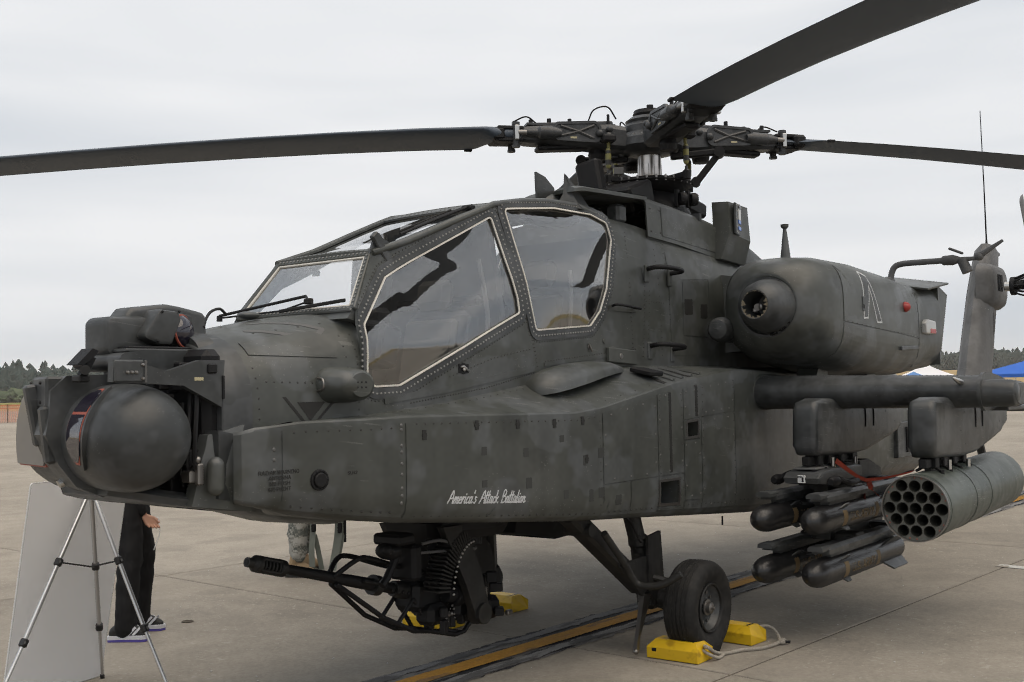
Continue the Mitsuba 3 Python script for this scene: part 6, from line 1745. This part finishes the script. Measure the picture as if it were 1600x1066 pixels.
def ribbon(pts, w, twist=0.0):
    p = smooth_path(pts, 8); d = np.gradient(p, axis=0); n = len(p); A, B = [], []
    for i in range(n):
        a, b, _ = frame(d[i]); t_ = twist * i / n
        e = (b * math.cos(t_) + a * math.sin(t_)) * w / 2; A.append(p[i] - e); B.append(p[i] + e)
    A, B = np.array(A), np.array(B); th = np.array([.0, .0015, 0])
    return loft_mesh([[q0, q1, q1 + th, q0 + th] for q0, q1 in zip(A, B)])


put(f'{rb_key}__tape', ribbon([np.array((0.1948,1.5,1.136)), np.array((0.1178,1.54,1.08)), np.array((0.01522,1.58,1.018)), np.array((-0.06801,1.62,0.9822)), np.array((-0.02487,1.66,0.9348)), np.array((-0.1138,1.68,0.8759))], .035, 1.2), 'mat_ribbon', 40)
put(f'{rb_key}__tape', ribbon([np.array((0.00547,1.62,0.9965)), np.array((-0.02267,1.72,1.006)), np.array((0.1294,1.9,1.048)), np.array((0.1145,2,1.079)), np.array((0.1585,2.08,1.113))], .022, 2.0), 'mat_ribbon', 40)
put(f'{rb_key}__tape', ribbon([np.array((-0.1482,1.6,0.9621)), np.array((-0.06884,1.6,0.9246)), np.array((-0.03666,1.6,0.849))], .030, 1.0), 'mat_ribbon', 40)
a_ = np.array((0.06568,1.52,1.063)); b_ = np.array((0.01603,1.58,1.009))
put(f'{rb_key}__cord', MB().curve([np.array((0.1586,1.46,1.154)), np.array((0.1512,1.49,1.068)), np.array((0.118,1.52,1.01)), np.array((0.06022,1.56,0.9901))], .004, 6), 'mat_label', 40)

# ================================================================== things round the aircraft
def chock(label, c, yaw, L_, w=.20, h=.115):
    k = thing('wheel_chock', label, 'wheel chock', 'yellow wheel chocks')
    R_ = rotz(yaw)
    P = Polygon([(-w / 2, .004), (w / 2, .004), (w / 2, h * .62), (w * .26, h), (-w * .26, h), (-w / 2, h * .62)]).buffer(-.006).buffer(.006, quad_segs=3)
    m = MB().prism(P, (0, -L_ / 2, 0), (1, 0, 0), (0, 0, 1), (0, L_, 0))
    v = m.mesh()
    vv = v.vertices.copy(); e = np.abs(vv[:, 1]) > L_ / 2 - .001
    vv[:, 1] = np.where(e & (vv[:, 2] > h * .7), np.sign(vv[:, 1]) * (L_ / 2 - .035), vv[:, 1])
    put(f'{k}__block', MB().add(trimesh.Trimesh(vv, v.faces, process=False)).moved(R_, c), 'mat_yellow', 25)
    sl = MB().box((0, L_ / 2 - .06, h + .0005), (w * .42, .012, .003)).box((0, -L_ / 2 + .05, h * .5), (w * 1.01, .03, .02)).box((0, -L_ / 2 - .001, h * .45), (.05, .006, .03), None, .002)
    put_each(f'{k}__slot', MB().add(*[MB().add(q).moved(R_, c) for q in sl.m]), 'mat_black', 20)
    return k


chock('yellow chock in front of the port main wheel, nearest the camera', (1.43, .955, 0), 0, .345)
chock('yellow chock behind the port main wheel, at the knotted end of the rope', (.81, 1.01, 0), -4, .37)
chock('yellow chock in front of the starboard wheel, seen under the gun', (1.50, -.97, 0), 4, .40)
chock('yellow chock behind the starboard wheel, in shadow', (.76, -.93, 0), -3, .36)


def rope(name, label, pts, r=.011):
    k = thing(name, label, 'rope')
    p = smooth_path(pts, 14)
    s = np.r_[0, np.cumsum(np.linalg.norm(np.diff(p, axis=0), axis=1))]
    n = int(s[-1] / .006); q = np.stack([np.interp(np.linspace(0, s[-1], n), s, p[:, i]) for i in range(3)], 1)
    d = np.gradient(q, axis=0); a = frame(d[0])[0]; A, B = [], []
    for i in range(n):
        t_ = nrm(d[i]); a = nrm(a - t_ * (a @ t_)); A.append(a); B.append(np.cross(t_, a))
    A, B = np.array(A), np.array(B); ph = np.linspace(0, s[-1], n) / .045 * math.tau
    for j in range(3):
        f_ = ph + j * math.tau / 3
        put(f'{k}__strand', MB().tube(q + (A * np.cos(f_)[:, None] + B * np.sin(f_)[:, None]) * r * .55, r * .62, 6), 'mat_rope', 60)
    return k, q


rp0 = [np.array((1.349,1.07,0.07)), np.array((1.441,1.152,0.09)), np.array((1.303,1.131,0.03)), np.array((1.214,1.16,0.012)), np.array((1.086,1.205,0.012)), np.array((0.9761,1.284,0.012)), np.array((0.8265,1.316,0.015)), np.array((0.7677,1.316,0.02))]
rk_, q_ = rope('chock_rope', 'grey twisted rope tied between the two yellow chocks of the port wheel', rp0)
p2 = [np.array((0.7677,1.316,0.02)), np.array((0.6615,1.257,0.03)), np.array((0.6275,1.212,0.06)), np.array((0.6696,1.182,0.085)), np.array((0.731,1.166,0.09)), np.array((0.7761,1.15,0.08))]
for m_ in [p2, [np.array((1.406,1.073,0.07)), np.array((1.432,1.15,0.05)), np.array((1.344,1.169,0.012)), np.array((1.254,1.158,0.012))]]:
    p = smooth_path(m_, 14); put(f'{rk_}__loop', MB().tube(p, .010, 8), 'mat_rope', 60)
kn = np.array(np.array((0.7803,1.33,0.02)))
put(f'{rk_}__knot', MB().ball(kn, (.022, .026, .018), 2).ball(kn + [-.03, .0, .004], (.02, .02, .016), 2), 'mat_rope', 60)
put(f'{rk_}__end_cap', MB().cyl(kn + [-.015, .02, 0], kn + [-.025, .05, .0], .009, .009, 10), 'mat_black', 30)

# ---- easel with a foam board, behind the nose
ez = thing('display_easel', 'silver tripod easel with black clamps standing under the helicopter nose', 'easel')
apx = np.array([3.83, -1.585, 1.20])
fc, fl2, fr2 = np.array([3.667, -1.678, 0.0]), np.array([4.00, -1.83, 0.0]), np.array([3.50, -1.20, 0.0])
apx = np.array(np.array((3.928,-1.38,1.156)))
joints = []
for ft, cl in ((fc, (.40, .72)), (np.array(np.array((4.632,-1.208,0))), (.33, .66)), (np.array(np.array((3.799,-0.8144,0))), (.345, .655))):
    d = ft - apx; joints.append(apx + d * cl[0])
    lg = MB().tube([apx, apx + d * cl[1]], .012, 12).tube([apx + d * cl[1], ft + [0, 0, .02]], .0095, 12)
    k = put(f'{ez}__leg', lg, 'mat_alu', 50)
    put(f'{k}__foot', MB().cyl(ft + [0, 0, .0], ft - d * .02, .013), 'mat_plastic', 30)
    for c in cl:
        u = nrm(d); put(f'{k}__clamp', MB().beam(apx + d * c - u * .022, apx + d * c + u * .022, .038, .034, .006).beam(apx + d * c + [.0, .02, .012], apx + d * c + u * .02 + [0, .028, .012], .014, .012), 'mat_plastic', 25)
ctr = np.mean(joints, 0) - [0, 0, .02]
put(f'{ez}__brace', MB().tube([joints[1], ctr, joints[2]], .005, 6).tube([ctr, joints[0]], .006, 6), 'mat_plastic', 40)
put(f'{ez}__head', MB().box(apx, (.06, .06, .08), rotz(40), .01), 'mat_plastic', 25)
bd_k = thing('display_board', 'large pale grey foam display board seen from behind, leaning on the easel', 'display board')
bl_, br_ = np.array([4.327, -1.602, .006]), np.array([3.645, -1.726, .006])
ux = nrm(bl_ - br_); nn_ = nrm(np.cross([0, 0, 1.0], ux))
if nn_ @ (CAM - br_) > 0:
    nn_ = -nn_
uy = nrm(np.array([0, 0, 1.0]) + nn_ * -0.192)
Wb, Hb = 0.693, 1.221
P = Polygon([(0, 0), (Wb, 0), (Wb, Hb), (0, Hb)]).buffer(-.015).buffer(.015, quad_segs=4)
put(f'{bd_k}__sheet', MB().prism(P, br_, ux, uy, nn_ * .008), 'mat_board', 25)
put(f'{bd_k}__edge', MB().prism(P.buffer(.003).difference(P.buffer(-.002)), br_ - nn_ * .001, ux, uy, nn_ * .010), 'mat_white', 25)

# ---- people
scene['mat_skin'] = principled((0.40, 0.22, 0.15), 0.5, spec=0.4)
scene['mat_track'] = principled(proc(lambda p, n, uv: mix((0.008, 0.008, 0.009), (0.016, 0.016, 0.017), fbm(p.x * 20, p.y * 20, p.z * 6, 3))), 0.75, spec=0.2)
scene['mat_shoe'] = principled((0.012, 0.012, 0.012), 0.55)
scene['mat_sole'] = principled((0.55, 0.56, 0.60), 0.5)
scene['mat_sole_blue'] = principled((0.08, 0.06, 0.30), 0.5)
scene['mat_hair'] = principled((0.03, 0.02, 0.015), 0.7)


def camo(p, n, uv):
    s = 55.0
    a = cell_rand(p.x * s, p.y * s, p.z * s) * .5 + noise(p.x * 11, p.y * 11, p.z * 15) * 1.1 - .25
    c = mix((0.33, 0.325, 0.30), (0.20, 0.20, 0.18), smoothstep(.38, .42, a))
    return mix(c, (0.115, 0.125, 0.115), smoothstep(.58, .62, a))


scene['mat_camo'] = principled(proc(camo), 0.9, spec=0.1)
scene['mat_boot'] = principled((0.32, 0.23, 0.14), 0.8, spec=0.2)
scene['mat_strap'] = principled((0.17, 0.185, 0.165), 0.8, spec=0.2)


def chain(js):
    return [hull([a, b]) for a, b in zip(js, js[1:])]


def solid(parts, ref=.02, it=6):
    m = m3.Manifold.batch_boolean(parts, m3.OpType.Add)
    t = tri(m.refine_to_length(ref))
    t = trimesh.Trimesh(t.vertices, t.faces, process=True)
    return trimesh.smoothing.filter_taubin(t, .5, -.53, it)


def hand(w, d, l, curl):
    """Palm, four bent fingers and a thumb; w = wrist, d = hand direction, l = sideways (thumb side)."""
    d, l = nrm(d), nrm(l); c = np.cross(d, l); out = []
    pm = [w + d * .01, w + d * .085 + l * .032, w + d * .085 - l * .032, w + d * .03 + l * .025, w + d * .03 - l * .022]
    out.append(hull([(*q, .013) for q in pm]))
    for i, (o, ln) in enumerate(((.030, .072), (.010, .080), (-.010, .075), (-.030, .060))):
        p0 = w + d * .08 + l * o; a1, a2, a3 = curl, curl * 2.0, curl * 2.8
        p1 = p0 + (d * math.cos(a1) + c * math.sin(a1)) * ln * .45
        p2 = p1 + (d * math.cos(a2) + c * math.sin(a2)) * ln * .32
        p3_ = p2 + (d * math.cos(a3) + c * math.sin(a3)) * ln * .25
        out += chain([(*p0, .0095), (*p1, .009), (*p2, .0082), (*p3_, .0072)])
    p0 = w + d * .025 + l * .024; p1 = p0 + (d * .6 + l * .7 + c * .25) * .036; p2 = p1 + (d * .9 + l * .15 + c * .5) * .032
    out += chain([(*p0, .012), (*p1, .0105), (*p2, .009)])
    return out


def person(label, feet, heading, H_, wrists, outfit, hand_vis=True):
    k = thing('person', label, 'person')
    f = np.array([math.cos(heading), math.sin(heading), 0]); l = np.array([-f[1], f[0], 0]); z = np.array([0, 0, 1.0]); s = H_ / 1.78
    fL, fR = [np.array([*q, 0]) for q in feet]
    mid = (fL + fR) / 2
    hip = mid + z * .93 * s - f * .02; hL, hR = hip + l * .09 * s, hip - l * .09 * s
    kL, kR = (hL + fL + z * .08) / 2 + f * .035 + z * .03, (hR + fR + z * .08) / 2 + f * .03 + z * .03
    aL, aR = fL + z * .09, fR + z * .09
    ch = hip + z * .42 * s + f * .0; nk = hip + z * .56 * s; hd = hip + z * .70 * s + f * .035
    sL, sR = ch + l * .175 * s + z * .06, ch - l * .175 * s + z * .06
    def limb(o):
        out = []
        for h_, k_, a_ in ((hL, kL, aL), (hR, kR, aR)):
            out += chain([(*h_, .085 + o), (*k_, .056 + o), (*a_, .038 + o)])
        return out
    def torso(o):
        return [hull([(*(hip + l * .09), .085 + o), (*(hip - l * .09), .085 + o), (*(hip + z * .22 + l * .08), .085 + o), (*(hip + z * .22 - l * .08), .085 + o)]),
                hull([(*(hip + z * .2 + l * .08), .085 + o), (*(hip + z * .2 - l * .08), .085 + o), (*(sL - l * .05), .075 + o), (*(sR + l * .05), .075 + o), (*(ch + f * .03), .10 + o)])]
    def arms(o, stop=1.0):
        out = []
        for sh, w in ((sL, wrists[0]), (sR, wrists[1])):
            w = np.array(w); m_ = (sh + w) / 2; out_d = nrm(m_ - ch) * [1, 1, 0]
            e = m_ + out_d * .05 - f * .06 + z * -.02
            out += chain([(*sh, .052 + o), (*e, .040 + o), (*(e + (w - e) * stop), .028 + o)])
        return out
    body_ = limb(0) + torso(0) + arms(0) + [hull([(*nk, .055), (*(ch + z * .08), .06)]), hull([(*(nk + z * .02), .052), (*(hd - z * .03), .05)]),
        hull([(*(hd + z * .035 - f * .02), .085), (*(hd + z * .02 + f * .02), .076), (*(hd - z * .055 + f * .035), .048), (*(hd - z * .075 + f * .05), .026)]), hull([(*(hd + f * .095 + z * -.0), .011), (*(hd + f * .085 + z * .03), .009)]),
        hull([(*(hd + l * .078 + z * .0), .016), (*(hd + l * .08 + z * .03), .018)]), hull([(*(hd - l * .078 + z * .0), .016), (*(hd - l * .08 + z * .03), .018)])]
    for a_, ft in ((aL, fL), (aR, fR)):
        body_.append(hull([(*a_, .036), (*(ft + z * .03 + f * .11), .026), (*(ft + z * .03 - f * .05), .028)]))
    put(f'{k}__body', solid(body_), 'mat_skin', True)
    for (sh, w, sd) in ((sL, wrists[0], 1), (sR, wrists[1], -1)):
        w = np.array(w); d = nrm(w - sh + f * .25)
        hs_ = hand(w, d, f * .8 + l * -.3 * sd, outfit.get('curl', .5))
        put(f'{k}__hand', solid(hs_, .006, 3), 'mat_skin', True)
    up = torso(.018) + arms(.014, .94) + [hull([(*nk, .068), (*(ch + z * .1), .08)])]
    put(f'{k}__jacket', solid(up, .03), outfit['top'], True)
    tr = []
    for h_, k_, a_ in ((hL, kL, aL), (hR, kR, aR)):
        lo = a_ + z * outfit.get('cuff', -.02)
        tr += chain([(*h_, .108), (*k_, outfit.get('knee', .083)), (*(k_ * .35 + lo * .65 - f * .01), outfit.get('calf', .076)), (*lo, outfit.get('hem', .075))])
    tr.append(hull([(*(hip + l * .08), .105), (*(hip - l * .08), .105), (*(hip + l * .08 + z * .1), .095), (*(hip - l * .08 + z * .1), .095)]))
    t = solid(tr, .022)
    v = t.vertices; nz = (meshkit.fbm(v * [9, 9, 13], 3, seed=4) - .5) * outfit.get('fold', .03)
    t = trimesh.Trimesh(v + t.vertex_normals * nz[:, None], t.faces, process=False)
    put(f'{k}__trousers', t, outfit['legs'], True)
    put(f'{k}__hair', solid([hull([(*(hd + z * .05 - f * .03), .085), (*(hd + z * .065 + f * .015), .072), (*(hd - z * .02 - f * .055), .055)])], .03), outfit['hair'], True)
    for ft in (fL, fR):
        if outfit['shoe'] == 'trainer':
            up_ = [hull([(*(ft + z * .065 - f * .075), .036), (*(ft + z * .09 - f * .04), .036), (*(ft + z * .075 + f * .05), .038), (*(ft + z * .052 + f * .11), .030)]), hull([(*(ft + z * .05 - f * .08), .034), (*(ft + z * .05 + f * .1 + l * .012), .036), (*(ft + z * .045 + f * .13), .026)])]
            sk = put(f'{k}__shoe', solid(up_, .012, 4), 'mat_shoe', True)
            def sole(z0, z1, g):
                P = Polygon([(-.108 - g, -.030), (-.10, -.040 - g), (.0, -.036 - g), (.11, -.047 - g), (.145, -.035 - g), (.163 + g, .0), (.14, .035 + g), (.10, .044 + g), (.0, .034 + g), (-.10, .038 + g), (-.108 - g, .028)]).buffer(.004, quad_segs=3)
                return MB().prism(P, ft + z * z0, f, l, z * (z1 - z0))
            put(f'{sk}__sole', sole(.018, .042, .002), 'mat_sole', 25)
            put(f'{sk}__sole_edge', sole(.002, .019, .0), 'mat_sole_blue', 25)
            st = MB()
            for i in range(3):
                for sd in (1, -1):
                    x0 = -.005 + i * .034
                    a_ = ft + f * x0 + l * sd * .0405 + z * .046; b_ = ft + f * (x0 + .05) + l * sd * .030 + z * .098
                    st.beam(a_, b_, .016, .006, .001, up=(l * sd))
            put_each(f'{sk}__stripe', st, 'mat_sole', 20)
        else:
            bt_ = [hull([(*(ft + z * .05 - f * .06), .045), (*(ft + z * .21 - f * .01), .054)]), hull([(*(ft + z * .05 - f * .06), .044), (*(ft + z * .05 + f * .13), .040), (*(ft + z * .10 + f * .03), .045)])]
            sk = put(f'{k}__boot', solid(bt_, .015, 4), 'mat_boot', True)
            P = Polygon([(-.11, -.035), (.0, -.035), (.1, -.048), (.17, -.03), (.19, .0), (.17, .03), (.1, .048), (.0, .035), (-.11, .035)])
            put(f'{sk}__sole', MB().prism(P, ft + z * .002, f, l, z * .024), 'mat_shoe', 25)
    return k


p1_, p2_ = np.array(np.array((2.991,-2.446,0))), np.array(np.array((2.715,-2.654,2.22e-16)))
hd_ = math.atan2(.80, -.60)
w_r = np.array(np.array((2.835,-2.4,0.8487)))
pk1 = person('person in black track trousers and striped trainers standing behind the display board', [p2_[:2], p1_[:2]], hd_, 1.76, [w_r + np.array([-.15, -.32, .0]), w_r + [.02, -.02, .0]],
             dict(top='mat_track', legs='mat_track', hair='mat_hair', shoe='trainer', hem=.066, calf=.072, knee=.084, curl=.6))
put(f'{pk1}__cord', MB().curve([w_r + np.array([-.04, .05, -.02]), w_r + np.array([-.05, .06, -.12]), w_r + np.array([-.02, .03, -.25])], .003, 6), 'mat_white', 40)
s1 = np.array(np.array((0.5522,-3.408,0))); s2 = np.array(np.array((0.1956,-3.729,0)))
hd2 = math.atan2(.7, -.4)
sp1 = s1 + [0, 0, 0]
person('person in grey digital camouflage and tan boots standing beyond the helicopter', [s2[:2], s1[:2]], hd2, 1.80, [s1 + np.array([-.35, .05, .86]), s1 + np.array([-.05, .30, .84])],
       dict(top='mat_camo', legs='mat_camo', hair='mat_hair', shoe='boot', cuff=.11, hem=.080, calf=.088, knee=.092, fold=.05))
bgk = thing('field_bag', 'dark field bag with hanging grey green straps beside the person in camouflage', 'bag')
bb = np.array(np.array((0.314,-3.2,0.5568)))
put(f'{bgk}__pack', tri(hull([(bb[0] + a, bb[1] + b, .76 + c, .05) for a in (-.16, .16) for b in (-.12, .12) for c in (-.16, .2)], 20)), 'mat_camo', 40)
def strap(pts, w):
    p = smooth_path(pts, 8); e = np.array([-.52, .80, 0]) * w / 2; th = np.array([.003, .003, 0])
    return loft_mesh([[q - e, q + e, q + e + th, q - e + th] for q in p])
put(f'{bgk}__strap', strap([np.array((0.651,-3.1,0.5786)), np.array((0.6532,-3.1,0.444)), np.array((0.6712,-3.1,0.2779)), np.array((0.6661,-3.1,0.1317))], .055), 'mat_strap', 40)
put(f'{bgk}__strap', strap([np.array((0.6385,-3.1,0.4142)), np.array((0.6022,-3.1,0.2974)), np.array((0.5519,-3.1,0.09341))], .05), 'mat_strap', 40)
put(f'{bgk}__strap', strap([np.array((0.3311,-3.1,0.5463)), np.array((0.3508,-3.1,0.3526)), np.array((0.3936,-3.1,0.1858)), np.array((0.4275,-3.1,0.06473))], .075), 'mat_strap', 40)
put(f'{bgk}__strap', strap([np.array((0.2749,-3.1,0.5406)), np.array((0.3028,-3.1,0.347)), np.array((0.3458,-3.1,0.1911))], .05), 'mat_strap', 40)
put(f'{bgk}__strap', strap([np.array((0.6661,-3.1,0.1317)), np.array((0.552,-3.1,0.08778)), np.array((0.4273,-3.1,0.07041))], .03), 'mat_strap', 40)
put_each(f'{bgk}__buckle', MB().box(np.array((0.6638,-3.08,0.4744)), (.05, .02, .07), None, .006).box(np.array((0.3447,-3.08,0.4394)), (.05, .02, .09), None, .006).box(np.array((0.2808,-3.08,0.415)), (.02, .02, .22), None, .004), 'mat_black', 25)

# ---- far barrier and canopies
scene['mat_orange'] = principled((0.50, 0.20, 0.10), 0.7)
scene['mat_orange_pale'] = principled((0.56, 0.30, 0.22), 0.8)
scene['mat_canvas_white'] = principled((0.70, 0.70, 0.72), 0.8, spec=0.1)
scene['mat_canvas_blue'] = principled((0.035, 0.13, 0.50), 0.7, spec=0.2)
scene['mat_canvas_pale_blue'] = principled((0.11, 0.23, 0.48), 0.7, spec=0.2)
of = thing('barrier_fence', 'orange plastic mesh barrier fence at the far edge of the apron', 'fence')
A_, B_ = np.array(np.array((-33.13,-75.44,-2.22e-16))), np.array(np.array((-41.37,-58.08,0)))
d_ = nrm(B_ - A_); Ln = np.linalg.norm(B_ - A_); up_ = np.array([0, 0, 1.0])
net = MB()
for i in range(16):
    h = .06 + i * .07; net.beam(A_ + up_ * h, B_ + up_ * h, .006, .034, 0)
for i in range(int(Ln / .16)):
    p = A_ + d_ * i * .16; net.box(p + up_ * .6, (.05, .008, 1.15), rotz(math.degrees(math.atan2(d_[1], d_[0]))))
put(f'{of}__net', net, 'mat_orange_pale', False)
net = MB().beam(A_ + up_ * 1.22, B_ + up_ * 1.22, .008, .12, 0).beam(A_ + up_ * 1.02, B_ + up_ * 1.02, .010, .07, 0)
put(f'{of}__top_band', net, 'mat_orange', False)
for i in range(int(Ln / 2.4)):
    p = A_ + d_ * (i * 2.4 + 1.3); put(f'{of}__post', MB().cyl(p, p + up_ * 1.32, .03, n=8), 'mat_gear', 30)


def canopy(label, c, w, h_eave, h_top, mat, yaw, concave, legs=True, wall=None):
    k = thing('canopy_tent', label, 'tent', 'canopies on the far apron')
    R_ = rotz(yaw); rings_ = []
    for t_ in np.linspace(0, 1, 7):
        s_ = (1 - t_) ** (concave) if concave > 1 else 1 - t_ ** 1.0
        hz = h_eave + (h_top - h_eave) * t_; g_ = max(s_, .01) * w / 2
        rings_.append([R_ @ np.array([a * g_, b * g_, hz]) + c for a, b in ((1, 1), (0, 1.0), (-1, 1), (-1, 0), (-1, -1), (0, -1.), (1, -1), (1, 0))])
    rings_ = [[q - np.array([0, 0, .28]) for q in rings_[0]]] + rings_
    put(f'{k}__roof', MB().loft(rings_), mat, 20)
    for a, b in ((1, 1), (-1, 1), (-1, -1), (1, -1)):
        q = R_ @ np.array([a * w * .49, b * w * .49, 0]) + c
        put(f'{k}__leg', MB().cyl(q, q + [0, 0, h_eave], .03, n=8), 'mat_alu', 30)
    if wall:
        for s_ in (1, -1):
            put(f'{k}__side_curtain', MB().box(R_ @ np.array([0, s_ * w * .48, h_eave * .33]) + c, (w * .9, .03, h_eave * .6), R_), wall, 20)
    return k


def gpos(p): return np.array([p[0], p[1], 0.0])
canopy('white peaked tent beyond the engine, on the far apron', gpos(np.array((-112.1,-31.74,1.349))), 5.2, 2.2, 3.65, 'mat_canvas_white', 20, 1.5)
canopy('small pale blue canopy in front of the white peaked tent', gpos(np.array((-99.34,-29.01,1.404))), 3.0, 1.7, 2.55, 'mat_canvas_pale_blue', 35, 1)
canopy('pale blue canopy left of the white peaked tent, mostly hidden by the engine', gpos(np.array((-116.3,-35,1.376))), 3.0, 1.7, 2.5, 'mat_canvas_pale_blue', 10, 1)
canopy('low blue canopy seen just above the wing below the engine', gpos(np.array((-120,-39.77,1.435))), 3.0, 2.0, 2.6, 'mat_canvas_pale_blue', 10, 1)
canopy('large bright blue canopy right of the tail fin', gpos(np.array((-94.97,-18.23,1.236))), 6.0, 2.1, 3.2, 'mat_canvas_blue', -20, 1, wall='mat_canvas_white')
